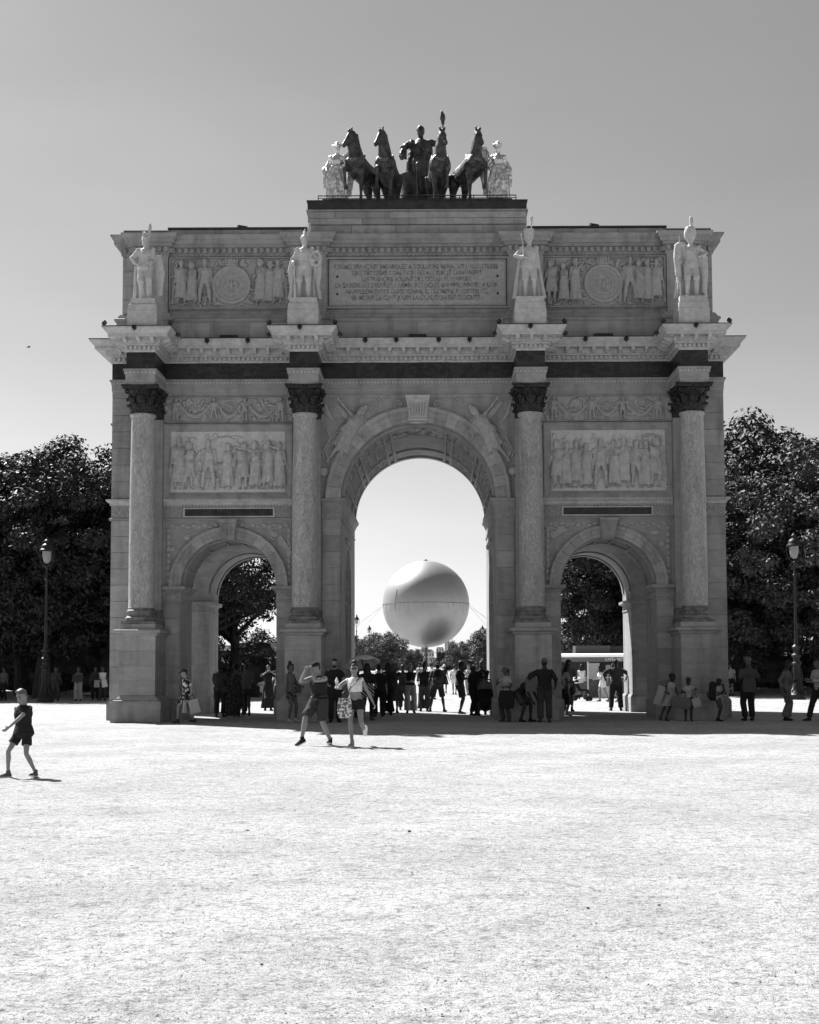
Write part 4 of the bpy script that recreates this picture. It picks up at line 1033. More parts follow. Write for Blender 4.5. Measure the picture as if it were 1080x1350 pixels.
# spandrels of the side arches: trophies of banners and arms
def trophy(cx, s, seed):
    r = random.Random(seed); mb = MB()
    x_out = cx+s*1.86
    def inside(x, z): return math.hypot(x-cx, z-SSP) > 1.93 and z < 6.06 and abs(x-cx) < 2.0
    items = []
    for i in range(46):
        x = cx+s*r.uniform(.35, 1.92); z = r.uniform(4.2, 6.05); a = r.uniform(0, PI); L_ = r.uniform(.15, .42); dx, dz = L_*math.cos(a), L_*math.sin(a)
        if not (inside(x-dx, z-dz) and inside(x+dx, z+dz)): continue
        y = -.005-r.uniform(0, .03)
        if i % 3 == 0:     # banner
            w = r.uniform(.12, .2); px_, pz_ = -dz/L_*w, dx/L_*w
            poly = [(x-dx, z-dz), (x+dx, z+dz), (x+dx*.9+px_, z+dz*.9+pz_), (x+dx*.3+px_*1.2, z+dz*.3+pz_*1.2), (x-dx*.3+px_*.8, z-dz*.3+pz_*.8), (x-dx*.9+px_, z-dz*.9+pz_)]
            if all(inside(*q) for q in poly): mb.prism(poly, y-.03, .03)
        elif i % 3 == 1: mb.tube([(x-dx*1.2, y, z-dz*1.2), (x+dx*1.2, y, z+dz*1.2)] if inside(x-dx*1.2, z-dz*1.2) and inside(x+dx*1.2, z+dz*1.2) else [(x-dx, y, z-dz), (x+dx, y, z+dz)], r.uniform(.015, .035), 6)
        else: mb.ell((x, -.01, z), (r.uniform(.07, .16), .05, r.uniform(.07, .13)), 10, 6)
    for i in range(9):
        x = cx+s*(.4+.17*i); z = 5.98-.05*(i % 2)
        mb.ell((x, -.01, z), (.09, .04, .06), 8, 5)
    for i in range(9): mb.ell((x_out+.0, -.01, 4.3+i*.19), (.07, .04, .09), 8, 5)
    mb.build('trophy_relief', CARVED, ARCH)
for cx in (-SX, SX):
    for s in (-1, 1): trophy(cx, s, int(cx*10+s*3+100))
# foliage bands at string course level and on the imposts
def foliage(x0, x1, z0, z1, y, name='foliage_band', M=None):
    mb = MB(); h = (z1-z0); n = max(2, round((x1-x0)/(h*.9)))
    for i in range(n):
        cx_ = x0+(x1-x0)*(i+.5)/n; scroll_tube(mb, cx_, (z0+z1)/2, h*.42, 1.3, y, .020, 1 if i % 2 else -1, PI/2)
        for j in range(5): a = j*1.26+i; mb.ell((cx_+h*.42*math.cos(a), y, (z0+z1)/2+h*.36*math.sin(a)), (.035, .02, .03), 6, 4)
    if M is not None: mb.xf(M)
    mb.build(name, CARVED, ARCH, kind='stuff')
for s in (-1, 1):
    for a, b in ((3.86, 4.44), (7.22, 7.84), (8.74, 9.46)): foliage(*sorted((s*a, s*b)), 6.24, 6.52, -.012)
    foliage(*sorted((s*2.40, s*2.96)), 6.22, 6.48, -.02)
    for a, b in ((3.86, 4.36), (7.32, 7.84)): foliage(*sorted((s*a, s*b)), 3.70, 3.87, -.02)
    foliage(0.1, 1.8, 3.70, 3.87, -.02, M=Matrix.Translation((s*7.31, 0, 0)) @ Matrix.Rotation(PI/2 if s < 0 else -PI/2, 4, 'Z') @ Matrix.Translation((0 if s < 0 else -1.9, 0, 0)))
# crown relief in the vault of the big arch
cr = MB()
for i in range(22):
    a = R(70+40*random.random()); y = .75+1.1*random.random(); cr.ell(((BR-.02)*math.cos(a), y, BSP+(BR-.02)*math.sin(a)), (.14, .16, .06), 8, 5)
cr.build('vault_relief', CARVED, ARCH)
def filler(p, x0, x1, z0, z1, y, n, seed, avoid=()):
    r = random.Random(seed); mb = MB()
    for i in range(n):
        x = r.uniform(x0, x1); z = r.uniform(z0, z1); L_ = r.uniform(.12, .38)
        if any(math.hypot(x-a, z-b) < c for a, b, c in avoid): continue
        a = r.uniform(-.5, .5)+(PI/2 if r.random() < .7 else 0); q = r.uniform(-.08, .08); pts = [(x+math.cos(a)*L_*(t-.5)+q*math.sin(PI*t), y-r.uniform(0, .02), z+math.sin(a)*L_*(t-.5)+q*.5*math.sin(2*PI*t)) for t in (0, .33, .66, 1)]
        pts = [(min(max(u, x0), x1), v, min(max(w, z0), z1)) for u, v, w in pts]
        k = r.uniform(.018, .05); mb.tube(pts, [k*.5, k, k*.9, k*.4], 6, sq=.8)
        if i % 4 == 0: mb.ell((x, y, z), (r.uniform(.04, .09), .05, r.uniform(.04, .08)), 8, 5)
    o = mb.build('carved_background', CARVED, p, kind='stuff', smooth=True)
    if p in BRIGHT: o.data.materials[0] = PM
    return o
for p, x0, x1, cx in ((None, -7.68, -3.97, -5.80), (None, 3.97, 7.68, 5.80)):
    filler(ARCH, x0, x1, 12.84, 14.30, -.01, 190, int(x0*7), avoid=((cx, 13.50, .66),))
filler(pL, -7.55, -4.2, 7.08, 8.78, -.04, 90, 5); filler(pR, 4.2, 7.55, 7.08, 8.78, -.04, 90, 6)
for x0, x1, c in ((-7.82, -3.88, -5.85), (3.88, 7.82, 5.85)): filler(ARCH, x0, x1, 9.22, 9.90, -.015, 130, int(x0*11), avoid=((c, 9.64, .30),))
for s in (-1, 1):
    mb = MB()
    for i in range(26):
        t = i/25; x = 2.93-1.9*t; z = 8.35+1.5*t; 
        if math.hypot(x, z-BSP) < 3.0: continue
        mb.tube([(s*x, -.01, z), (s*(x+.12), -.03, z-.18), (s*(x+.05), -.01, z-.38)] if math.hypot(x, z-.38-BSP) > 2.95 else [(s*x, -.01, z), (s*(x+.15), -.02, z+.12)], [.015, .03, .012], 6)
    for i in range(7): mb.tube([(s*(2.55+.03*i), -.02, 9.1+.05*i), (s*(2.75+.02*i), -.03, 9.35+.06*i), (s*(2.9), -.01, 9.5+.05*i)], [.02, .03, .012], 6, sq=.6)
    mb.build('carved_background', CARVED, ARCH, kind='stuff')
# inscription
LINES = ["L'ARMÉE FRANÇAISE EMBARQUÉE A BOULOGNE MENAÇAIT L'ANGLETERRE", "UNE TROISIEME COALITION ÉCLATE SUR LE CONTINENT", "LES FRANÇAIS VOLENT DE L'OCEAN AU DANUBE",
         "LA BAVIERE EST DELIVREE, L'ARMÉE AUTRICHIENNE PRISONNIERE A ULM", "NAPOLEON ENTRE DANS VIENNE, IL TRIOMPHE A AUSTERLITZ.", "EN MOINS DE CENT JOURS LA COALITION EST DISSOUTE"]
ip = relief_panel(-2.72, 2.72, 12.86, 14.24, -.02, 0, name='inscription_panel', m=CARVED)
fb = MB()
for a in ((-2.88, 2.88, 12.74, 12.80), (-2.88, 2.88, 14.30, 14.37), (-2.88, -2.80, 12.8, 14.30), (2.80, 2.88, 12.8, 14.30)): fb.box(a[0], a[1], -.07, .06, a[2], a[3])
for a in ((-2.76, 2.76, 12.82, 12.86), (-2.76, 2.76, 14.24, 14.28), (-2.76, -2.72, 12.86, 14.24), (2.72, 2.76, 12.86, 14.24)): fb.box(a[0], a[1], -.045, .06, a[2], a[3])
fb.build('frame', STONE, ip)
for x in (-2.5, 2.5):
    for z in (13.3, 13.85) if x < 0 else (13.3, 13.85): mb = MB(); mb.ell((x, -.03, z-.1), (.035, .03, .035), 8, 6); mb.build('bronze_stud', REDM, ip)
LET = mat('inscription_letters', .20, .8, var=.45, scale=9)
def text_mesh(body, size, width, name, m, ext=.006, M=None, shear=None):
    cu = bpy.data.curves.new('t', 'FONT'); cu.body = body; cu.align_x = 'CENTER'; cu.align_y = 'CENTER'; cu.size = size; cu.extrude = ext; cu.offset = 0.002; cu.resolution_u = 3
    to = bpy.data.objects.new('t', cu); COL.objects.link(to); dg = bpy.context.evaluated_depsgraph_get(); me = bpy.data.meshes.new_from_object(to.evaluated_get(dg), depsgraph=dg)
    bpy.data.objects.remove(to); w = max(v.co.x for v in me.vertices)-min(v.co.x for v in me.vertices)
    if width:
        k = width/w
        for v in me.vertices: v.co.x *= k
    me.transform(Matrix.Rotation(PI/2, 4, 'X'))
    if M is not None: me.transform(M)
    me.materials.clear(); me.materials.append(m); me.name = name; return me
for i, (t, a, b) in enumerate(zip(LINES, (443, 466, 479, 444, 458, 465), (658, 637, 623, 656, 646, 634))):
    k = 42.3; cxm = ((a+b)/2-552)/k*.99; me = text_mesh(t, .215, (b-a)/k, 'inscription_line', LET, .005)
    link('inscription_line', me, ip, (cxm, -.026, 14.24-.165-.197*i-.02))
# ------------------------------------------------------------------ soldiers on the cornice
def put_statue(me, x, y, z, rz, label, group, children=()):
    root = empty('soldier_statue', (x, y, z), R(rz), label, 'statue', group)
    link('figure', me, root)
    for nm, mb, m in children: mb.build(nm, m, root, R(45))
    return root
SB = [(-8.15, -1.62), (-3.38, -1.62), (3.37, -1.62), (8.22, -1.62)]
for (x, y), (h0, h1) in zip(SB, ((.44, .37), (.46, .41), (.47, .42), (.46, .41))):
    mb = MB(); mb.loft([[Vector((a*h, b*h, z)) for a, b in ((-1, -1), (1, -1), (1, 1), (-1, 1))] for h, z in ((h0, 11.68), (h0, 12.18), (h0-.015, 12.2), (h0-.02, 12.37), (h0-.045, 12.38), (h1, 12.40), (h1, 12.56))])
    mb.build('statue_pedestal', PALE, ARCH, loc=(x, -1.62, 0))
    mb = MB(); mb.prism([(-.4, 11.7), (-.4, 12.3), (0, 12.3), (.3, 11.7)], 0, 0) if False else mb.box(x-.30, x+.30, -1.2, -.1, 11.68, 12.12); mb.build('pedestal_block', STONE, ARCH)
KH = 1.98
def helm_crest(mb, f, plume=True):
    M = f.HM()
    mb.ell(M @ Vector((0, .005, .07)), (.108, .125, .112)); mb.tube([M @ Vector((0, -.09, .16)), M @ Vector((0, -.02, .22)), M @ Vector((0, .08, .19)), M @ Vector((0, .15, .05)), M @ Vector((0, .14, -.15))], [.03, .045, .045, .05, .03], 8, round_ends=True)
    mb.tube([M @ Vector((0, -.10, .05)), M @ Vector((0, -.11, .19)), M @ Vector((-.0, -.13, .25))], [.02, .025, .03], 6, round_ends=True)
    if plume: mb.tube([M @ Vector((.09, .0, .08)), M @ Vector((.105, .0, .22)), M @ Vector((.12, .0, .34)), M @ Vector((.12, 0, .42))], [.018, .04, .05, .035], 8, round_ends=True)
def belt(mb, f):
    mb.tube([f.shc+Vector((-.15, .02, 0)), f.pel+f.up*.36+Vector((-.06, -.145, 0)), f.pel+f.up*.18+Vector((.10, -.12, 0)), f.pel+Vector((.17, 0, .05))], .014, 6)
    for s in (-1, 1):
        for j in range(7): a = PI*j/6-PI/2; 
        mb.ell(f.J['sh'+('l' if s > 0 else 'r')]+Vector((s*.02, 0, .035)), (.085, .07, .03), 10, 6)
# 1: helmet with tall plume, sabre at his side, right hand on the hip
def ex1(mb, f):
    helm_crest(mb, f); belt(mb, f); mb.tube([(.16, -.14, 1.12), (.20, -.13, .08)], .018, 6); mb.ell((.16, -.15, 1.02), (.035, .06, .05))
    mb.tube([(.33, .05, 1.25), (.40, .06, .75), (.38, .05, .15)], [.09, .11, .07], 8, sq=.5); mb.tube([(-.27, .05, .95), (-.30, .06, .05)], [.035, .045], 6)
me, f = statue_mesh(dict(hr=(-.23, -.12, .98), er=(-1, .4, 0), hl=(.15, -.17, 1.0), fl=(.12, -.06, .09), fr=(-.10, .03, .09), tl=22, tr=-22, yaw=-18, hipx=.0), 'm', KH, coat=True, boots=True, extra=ex1, vox=.017, cape=False, fat=1.12)
put_statue(me, -8.15, -1.62, 12.56, 0, 'pale stone soldier with plumed helmet, hand on hip, far left corner of the attic', 'stone soldiers standing on the cornice')
# 2: cuirassier, long musket by the right leg, big rolled cloak on the left arm
def ex2(mb, f):
    helm_crest(mb, f); belt(mb, f)
    mb.tube([(-.27, -.12, 1.35), (-.24, -.14, .5), (-.22, -.14, .05)], [.014, .022, .045], 6)
    mb.tube([(.30+.14*math.cos(a), -.06, 1.12+.19*math.sin(a)) for a in [2*PI*j/16 for j in range(17)]], .045, 8); mb.tube([(.28, -.10, 1.05), (.26, -.12, .08)], .018, 6)
    mb.tube([(-.30, .05, 1.2), (-.36, .06, .8), (-.33, .06, .35)], [.07, .10, .05], 8, sq=.5); mb.tube([(.38, .05, 1.1), (.36, .06, .7), (.34, .05, .3)], [.08, .09, .05], 8, sq=.5)
me, f = statue_mesh(dict(hr=(-.28, -.10, .95), hl=(.24, -.16, 1.08), fl=(.12, -.09, .09), fr=(-.13, .04, .09), tl=12, tr=-35, yaw=12), 'm', KH, coat=True, boots=True, extra=ex2, vox=.017, cape=True, fat=1.12)
put_statue(me, -3.38, -1.62, 12.56, 0, 'pale stone cuirassier with musket and rolled cloak, left of the inscription panel', 'stone soldiers standing on the cornice')
# 3: tall flat shako with a plume, sabre held upright, cloak behind
def ex3(mb, f):
    belt(mb, f); M = f.HM()
    mb.lathe([(.10, .02), (.118, .05), (.115, .12), (.135, .24), (.135, .27), (.02, .272)], 18, M=M)
    mb.tube([M @ Vector((.06, -.03, .25)), M @ Vector((.06, -.03, .36))], [.016, .024], 7); mb.tube([M @ Vector((.06, -.03, .35)), M @ Vector((.06, -.03, .46)), M @ Vector((.06, -.03, .57))], [.025, .032, .055], 8)
    mb.tube([(-.16, -.22, 1.13), (-.17, -.24, 1.45), (-.22, -.22, 1.72)], [.015, .016, .010], 6, sq=2.2); mb.ell((-.16, -.22, 1.10), (.05, .05, .03))
me, f = statue_mesh(dict(hr=(-.17, -.20, 1.08), er=(-1, .2, -.4), hl=(.25, -.06, .82), fl=(.13, -.02, .09), fr=(-.10, -.04, .09), tl=25, tr=-8, yaw=5), 'm', KH, coat=True, boots=False, extra=ex3, vox=.017, cape=True, fat=1.12)
put_statue(me, 3.37, -1.62, 12.56, 0, 'pale stone soldier in flat shako holding his sabre upright, right of the inscription', 'stone soldiers standing on the cornice')
# 4: grenadier with bearskin and heavy draped cloak
def ex4(mb, f):
    belt(mb, f); M = f.HM()
    mb.lathe([(.10, .0), (.13, .06), (.145, .16), (.135, .25), (.10, .31), (.02, .34)], 18, M=M @ Matrix.Translation((0, .01, 0)))
    mb.tube([M @ Vector((.03, 0, .30)), M @ Vector((.035, 0, .40)), M @ Vector((.03, 0, .53))], [.03, .055, .045], 9, round_ends=True)
    mb.tube([(-.32, -.02, 1.42), (-.36, -.05, 1.1), (-.33, -.06, .6)], [.11, .10, .09], 10, sq=.8); mb.tube([(-.30, -.08, 1.7), (-.29, -.08, .06)], .018, 6)
    mb.tube([(.36, 0, 1.15), (.38, 0, .8), (.35, 0, .15)], [.09, .10, .07], 8, sq=.6); mb.ell((-.27, 0, 1.46), (.16, .12, .07))
me, f = statue_mesh(dict(hr=(-.30, -.10, 1.0), hl=(.27, -.12, 1.12), el=(1, .5, 0), fl=(.14, -.05, .09), fr=(-.10, -.06, .09), tl=28, tr=-32, yaw=-10), 'm', KH, coat=True, boots=True, extra=ex4, vox=.017, cape=True, fat=1.15)
put_statue(me, 8.22, -1.62, 12.56, 0, 'pale stone grenadier in tall bearskin with draped cloak, far right corner of the attic', 'stone soldiers standing on the cornice')

# ------------------------------------------------------------------ bronze quadriga
def horse_mesh(raise_leg, yaw, seed):
    mb = MB(); V = Vector
    q = lambda c, rx, rz, n=16, up=(0, 0, 1): None
    # trunk: rings from chest to rump (centre, half width, half height)
    T = [((0, -.90, 1.34), .13, .16), ((0, -.82, 1.30), .29, .31), ((0, -.62, 1.26), .36, .40), ((0, -.38, 1.24), .34, .40), ((0, -.05, 1.20), .33, .38), ((0, .25, 1.20), .33, .37), ((0, .55, 1.26), .28, .32), ((0, .80, 1.26), .24, .28), ((0, .96, 1.22), .14, .18), ((0, 1.02, 1.2), .05, .08)]
    mb.loft([[V((c[0]+rx*math.cos(2*PI*k/18), c[1], c[2]+rz*math.sin(2*PI*k/18))) for k in range(18)] for c, rx, rz in T])
    qy = Quaternion((0, 0, 1), R(yaw)); nb = V((0, -.66, 1.42))
    pts = [V((0, -.52, 1.34)), V((0, -.70, 1.58)), V((0, -.80, 1.84))+(qy @ V((0, -.02, 0))), V((0, -.80, 2.06))+(qy @ V((0, -.06, 0))), V((0, -.78, 2.20))+(qy @ V((0, -.08, 0)))]
    rad = [(.27, .38), (.215, .32), (.165, .25), (.135, .20), (.11, .16)]
    rings = []
    for i, (p, (a, b)) in enumerate(zip(pts, rad)):
        t = (pts[min(i+1, 4)]-pts[max(i-1, 0)]).normalized(); qq = Quaternion((0, 0, 1), R(yaw*i/4)); lat = qq @ V((1, 0, 0)); f_ = t.cross(lat).normalized()
        rings.append([p+lat*a*math.cos(2*PI*k/16)+f_*b*math.sin(2*PI*k/16) for k in range(16)])
    mb.loft(rings)
    H0 = pts[-1]; hd = qy @ V((0, -.62, -.80)).normalized(); lat = qy @ V((1, 0, 0)); up = lat.cross(hd).normalized()*-1
    if up.z < 0: up = -up
    HS = [(-.10, .08, .09, .0), (-.03, .112, .14, 0), (.08, .122, .16, -.01), (.20, .10, .13, -.005), (.33, .072, .095, .0), (.44, .068, .082, .002), (.50, .07, .08, 0), (.55, .045, .05, -.01)]
    mb.loft([[H0+hd*s+up*(o+h*math.sin(2*PI*k/14))+lat*w*math.cos(2*PI*k/14) for k in range(14)] for s, w, h, o in HS])
    for sx in (-1, 1):
        e = H0+hd*-.04+up*.10+lat*sx*.07; mb.tube([e, e+V((0, 0, .08))+lat*sx*.02, e+V((0, 0, .15))+hd*.02], [.032, .038, .012], 6)
        mb.ell(H0+hd*.13+up*.055+lat*sx*.11, (.026, .022, .022), 8, 6); mb.ell(H0+hd*.05-up*.05+lat*sx*.07, (.035, .08, .08), 8, 6)
        mb.ell(H0+hd*.49+up*.03+lat*sx*.04, (.02, .02, .02), 6, 5)
    mb.ell(H0+hd*.0+up*.15, (.05, .05, .07), 8, 6)
    # roached mane
    mane = [p+(qy @ V((0, 1, 0)))*0+V((0, .0, 0)) for p in pts]
    for i in range(16):
        t = i/15*3.999; k = int(t); p = pts[k].lerp(pts[k+1], t-k); b = rad[k][1]+(rad[k+1][1]-rad[k][1])*(t-k)
        tt = (pts[k+1]-pts[k]).normalized(); back = Quaternion((0, 0, 1), R(yaw*t/4)) @ V((0, 1, 0)); back = (back-tt*back.dot(tt)).normalized()
        mb.ell(p+back*(b+.02), (.035, .05, .05), 7, 5)
    def leg(x, y, z0, pts_, r):
        mb.tube([V((x, y, z0))]+[V((x+a, y+b, c)) for a, b, c in pts_], r, 12)
    def hoof(p, d=V((0, 0, -1))): 
        p = V(p); mb.tube([p, p+d*.05, p+d*.11], [.052, .07, .082], 12)
    for sx, nm in ((-1, 'r'), (1, 'l')):
        if nm == raise_leg:
            K = V((sx*.19, -1.15, 1.02)); F = V((sx*.19, -1.10, .62))
            mb.tube([V((sx*.17, -.62, 1.25)), V((sx*.18, -.88, 1.12)), K], [.16, .115, .072], 12); mb.ell(K, (.07, .075, .08)); mb.tube([K, K.lerp(F, .5), F], [.06, .045, .05], 10)
            mb.ell(F, (.052, .052, .055)); mb.tube([F, F+V((0, .04, -.10))], [.045, .045], 8); hoof(F+V((0, .05, -.09)), V((0, .45, -.9)).normalized())
        else:
            mb.tube([V((sx*.17, -.60, 1.25)), V((sx*.18, -.64, .95)), V((sx*.18, -.66, .66)), V((sx*.18, -.66, .56)), V((sx*.18, -.67, .35)), V((sx*.18, -.67, .20)), V((sx*.18, -.71, .10))], [.16, .115, .07, .065, .045, .055, .05], 12); hoof((sx*.18, -.71, .11))
        yo = .0 if sx > 0 else .18
        mb.tube([V((sx*.16, .62+yo*.3, 1.28)), V((sx*.19, .55+yo, .98)), V((sx*.18, .70+yo, .70)), V((sx*.18, .86+yo, .56)), V((sx*.18, .84+yo, .32)), V((sx*.18, .82+yo, .18)), V((sx*.18, .77+yo, .10))], [.24, .19, .10, .07, .05, .057, .052], 12); hoof((sx*.18, .77+yo, .11))
    mb.tube([V((0, .98, 1.36)), V((0, 1.14, 1.25)), V((0, 1.2, .9)), V((0, 1.15, .5))], [.05, .085, .09, .03], 9, round_ends=True)
    # breast muscles
    for sx in (-1, 1): mb.ell((sx*.14, -.82, 1.30), (.17, .14, .22), 12, 8)
    me = remesh(mb, 'horse_body', BRONZE, .019, 3, folds(.006, 6, 5, seed))
    hb = MB()
    c = V((0, -.625, 1.50)); n_ = V((0, -.45, .9)).normalized(); a_ = V((1, 0, 0)); b_ = n_.cross(a_)
    for dz, rr in ((0, 1), (.045, .96)):
        ring = [c+n_*dz+a_*(.275*rr*math.cos(2*PI*k/30))+b_*(.385*rr*math.sin(2*PI*k/30)) for k in range(31)]; hb.tube(ring, .024, 6)
    return me, hb
HMS = {}
QB = 16.36
for x, y, rz, rl, yaw, lab in ((-1.74, 1.5, -22, 'r', -42, 'outermost bronze horse on the left, right foreleg raised, head turned left'), (-.95, 1.55, -8, 'r', -38, 'bronze horse left of the chariot pole, raised foreleg, head turned left'),
                               (.68, 1.55, 5, 'l', 22, 'bronze horse right of the chariot pole, head towards the square'), (1.62, 1.5, 22, 'l', 8, 'outermost bronze horse on the right, left foreleg raised')):
    me, hb = horse_mesh(rl, yaw, x); root = empty('bronze_horse', (x, y, QB), R(rz), lab, 'horse statue', 'bronze chariot horses on top of the arch')
    root.scale = (1.0, .92, 1.03); link('horse_body', me, root); hb.build('breast_band', mat('pale_bronze_strap', .16, .5, metal=.3), root, True)
# chariot
ch = empty('bronze_chariot', (.02, 3.2, QB), 0, 'dark bronze two-wheeled chariot between the middle horses', 'chariot')
mb = MB(); prof = []
for z, rx, ry in ((.35, .56, .5), (.5, .64, .54), (1.1, .60, .52), (1.62, .66, .56), (1.70, .68, .58)):
    prof.append([Vector((rx*math.cos(PI+PI*k/14), -.1+ry*math.sin(PI+PI*k/14), z)) for k in range(15)]+[Vector((rx*.93, .5, z)), Vector((-rx*.93, .5, z))])
mb.loft(prof); mb.build('chariot_body', BRONZE, ch, R(40))
mb = MB(); mb.tube([(0, -.2, .5), (0, -.9, .55), (0, -1.9, .9), (0, -2.25, 1.25)], [.05, .045, .04, .05], 8, round_ends=True); mb.ell((0, -2.27, 1.32), (.07, .07, .09)); mb.build('pole', BRONZE, ch, True)
for s in (-1, 1):
    mb = MB(); mb.tube([(s*.68, .15+.48*math.cos(2*PI*k/24), .5+.48*math.sin(2*PI*k/24)) for k in range(25)], .035, 7)
    for k in range(8): mb.tube([(s*.68, .15, .5), (s*.68, .15+.47*math.cos(PI*k/4), .5+.47*math.sin(PI*k/4))], .022, 6)
    mb.tube([(s*.5, .15, .5), (s*.76, .15, .5)], .06, 8); mb.build('wheel', BRONZE, ch)
# goddess driving it
def exg(mb, f):
    M = f.HM(); mb.ell(M @ Vector((0, .02, .06)), (.095, .105, .095)); mb.tube([f.shc+Vector((-.2, 0, 0)), f.pel+f.up*.3+Vector((0, -.16, 0)), f.pel+Vector((.2, -.05, 0))], .045, 7)
    mb.tube([f.J['wl']+Vector((0, 0, -.15)), f.J['wl']+Vector((0, 0, .25))], .02, 6); mb.tube([f.J['wl']+Vector((0, 0, .22)), f.J['wl']+Vector((.0, 0, .36)), f.J['wl']+Vector((-.02, 0, .5))], [.03, .065, .03], 8, round_ends=True)
    mb.tube([f.J['shl'], f.J['el']], .075, 8); mb.tube([f.J['shr'], f.J['er'], f.J['er']+Vector((0, 0, -.25))], .085, 8)
me, f = statue_mesh(dict(hl=(.50, -.15, 1.52), el=(1, .2, -.4), hr=(-.46, -.25, 1.02), er=(-1, .3, 0), fl=(.1, 0, .09), fr=(-.1, 0, .09)), 'm', 2.42, robe=.02, extra=exg, vox=.02, amp=.03, fat=1.12, cape=True)
me.materials.clear(); me.materials.append(BRONZE)
g = link('bronze_goddess', me, None, (.10, 3.15, QB+.86)); g.scale = (1.08, 1.08, 1.08); tag(g, 'dark bronze robed goddess standing in the chariot, holding up a small figure', 'statue')
# gilded victories
def winged(s):
    def exv(mb, f):
        M = f.HM(); 
        for k in range(12): a = 2*PI*k/12; mb.ell(M @ Vector((.095*math.cos(a), .01+.1*math.sin(a), .07)), (.03, .03, .04), 7, 5)
        mb.ell(M @ Vector((0, .03, .12)), (.05, .05, .04))
        for q in range(9): x = -.2+.05*q; mb.tube([f.pel+Vector((x, -.13+abs(x)*.3, .15)), f.pel+Vector((x*1.3, -.18+abs(x)*.3, -.3)), Vector((x*1.5+.02, -.17+abs(x)*.3, .12))], [.02, .03, .02], 6)
        mb.tube([f.J['sh'+('r' if s < 0 else 'l')]+Vector((0, .05, 0)), Vector((s*.33, 0, 1.0)), Vector((s*.34, 0, .5))], [.05, .09, .06], 8, sq=.6)
        for q in (-1, 1): mb.tube([f.J['sh'+('l' if q > 0 else 'r')], f.J['e'+('l' if q > 0 else 'r')]], .07, 8)
    P = dict(hl=(.27, -.12, .98), hr=(-.27, -.12, .98), fl=(.12, -.05, .09), fr=(-.1, .0, .09), yaw=-s*35, twist=-s*12)
    me, f = statue_mesh(P, 'f', 2.02, robe=.12, extra=exv, vox=.018, amp=.03, hair='bun')
    me.materials.clear(); me.materials.append(GILT)
    wb = MB(); wing(wb, (-s*.10, .22, 1.52), (-s*.52, .32, 1.92), .3, n=8, out=(0, -1, 0)); 
    wb2 = MB(); k = -s
    rings = []
    for i in range(12):
        t = i/11; z = 1.98-1.65*t; w = .17*math.sin(PI*min(1, .12+t*.88))**.6*(1-.45*t)+.01; cx_ = k*(.40-.10*t+.06*math.sin(t*3)); rings.append([Vector((cx_+w*math.cos(2*PI*j/14), .30+.045*math.sin(2*PI*j/14), z)) for j in range(14)])
    wb2.loft(rings)
    for row in range(7):
        for j in range(4):
            t = .08+row*.13; z = 1.98-1.65*t; cx_ = k*(.40-.10*t+.06*math.sin(t*3)); w = .15*(1-.45*t)
            x = cx_+(-.75+.5*j)*w; wb2.tube([(x, .25, z+.04), (x, .235, z-.08), (x+k*.0, .245, z-.22)], [.02, .032, .012], 6, sq=.5)
    wb2.tube([(k*.10, .2, 1.45), (k*.24, .26, 1.72), (k*.38, .28, 1.88)], [.05, .07, .06], 8, round_ends=True)
    return me, wb2
for s, x, lab in ((-1, -2.58, 'gilded winged Victory at the left end of the rooftop group'), (1, 2.58, 'gilded winged Victory at the right end of the rooftop group')):
    me, wb = winged(s); root = empty('gilded_victory', (x, .95, QB), R(s*6), lab, 'statue', 'gilded Victories flanking the chariot'); link('figure', me, root); wb.build('wing', GILT, root, R(40))
# ------------------------------------------------------------------ floodlights and small roof things
def flood_mesh():
    mb = MB(); M = Matrix.Rotation(R(70), 4, 'X'); mb.lathe([(.03, -.12), (.065, -.10), (.085, -.05), (.09, .03), (.092, .06), (.075, .062), (.07, .045)], 16, M=M)
    mb.box(-.10, .10, -.012, .012, -.02, .0); mb.tube([(-.095, 0, 0), (-.095, 0, -.10), (.095, 0, -.10), (.095, 0, 0)], .01, 5); mb.tube([(0, 0, -.10), (0, .0, -.16)], .02, 6); return mb.mesh('floodlight', BLACKP, R(40))
fl_me = flood_mesh()
def flood(x, y, z, rz, lab):
    o = link('floodlight', fl_me, None, (x, y, z)); o.rotation_euler = (0, 0, R(rz)); o.scale = (.72, .72, .72); tag(o, lab, 'floodlight', 'small black floodlights along the cornice')
names = ('leftmost', 'second', 'third', 'rightmost')
for x, nm in zip((-8.28, -3.40, 3.40, 8.28), names):
    flood(x-.05, -2.27, 11.62, 0, 'black floodlight on the front of the %s column block of the cornice' % nm)
    flood(x-.97, -2.10, 11.80, 60, 'black floodlight perched on the left corner of the %s cornice block' % nm)
    flood(x+.97, -2.10, 11.80, -60, 'black floodlight perched on the right corner of the %s cornice block' % nm)
    if x < 7: flood(x+1.06, -1.35, 11.62, -90, 'black floodlight on the right flank of the %s cornice block' % nm)
    if x > -7: flood(x-1.06, -1.35, 11.62, 90, 'black floodlight on the left flank of the %s cornice block' % nm)
for x, nm in ((-6.45, 'left bay, nearer the corner'), (-5.2, 'left bay, nearer the middle'), (-1.6, 'middle bay, first from the left'), (-.65, 'middle bay, second from the left'), (.65, 'middle bay, third from the left'), (1.6, 'middle bay, fourth from the left'), (5.15, 'right bay, nearer the middle'), (6.4, 'right bay, nearer the corner')):
    flood(x, -.67, 11.60, 0, 'black floodlight on the straight cornice of the '+nm)
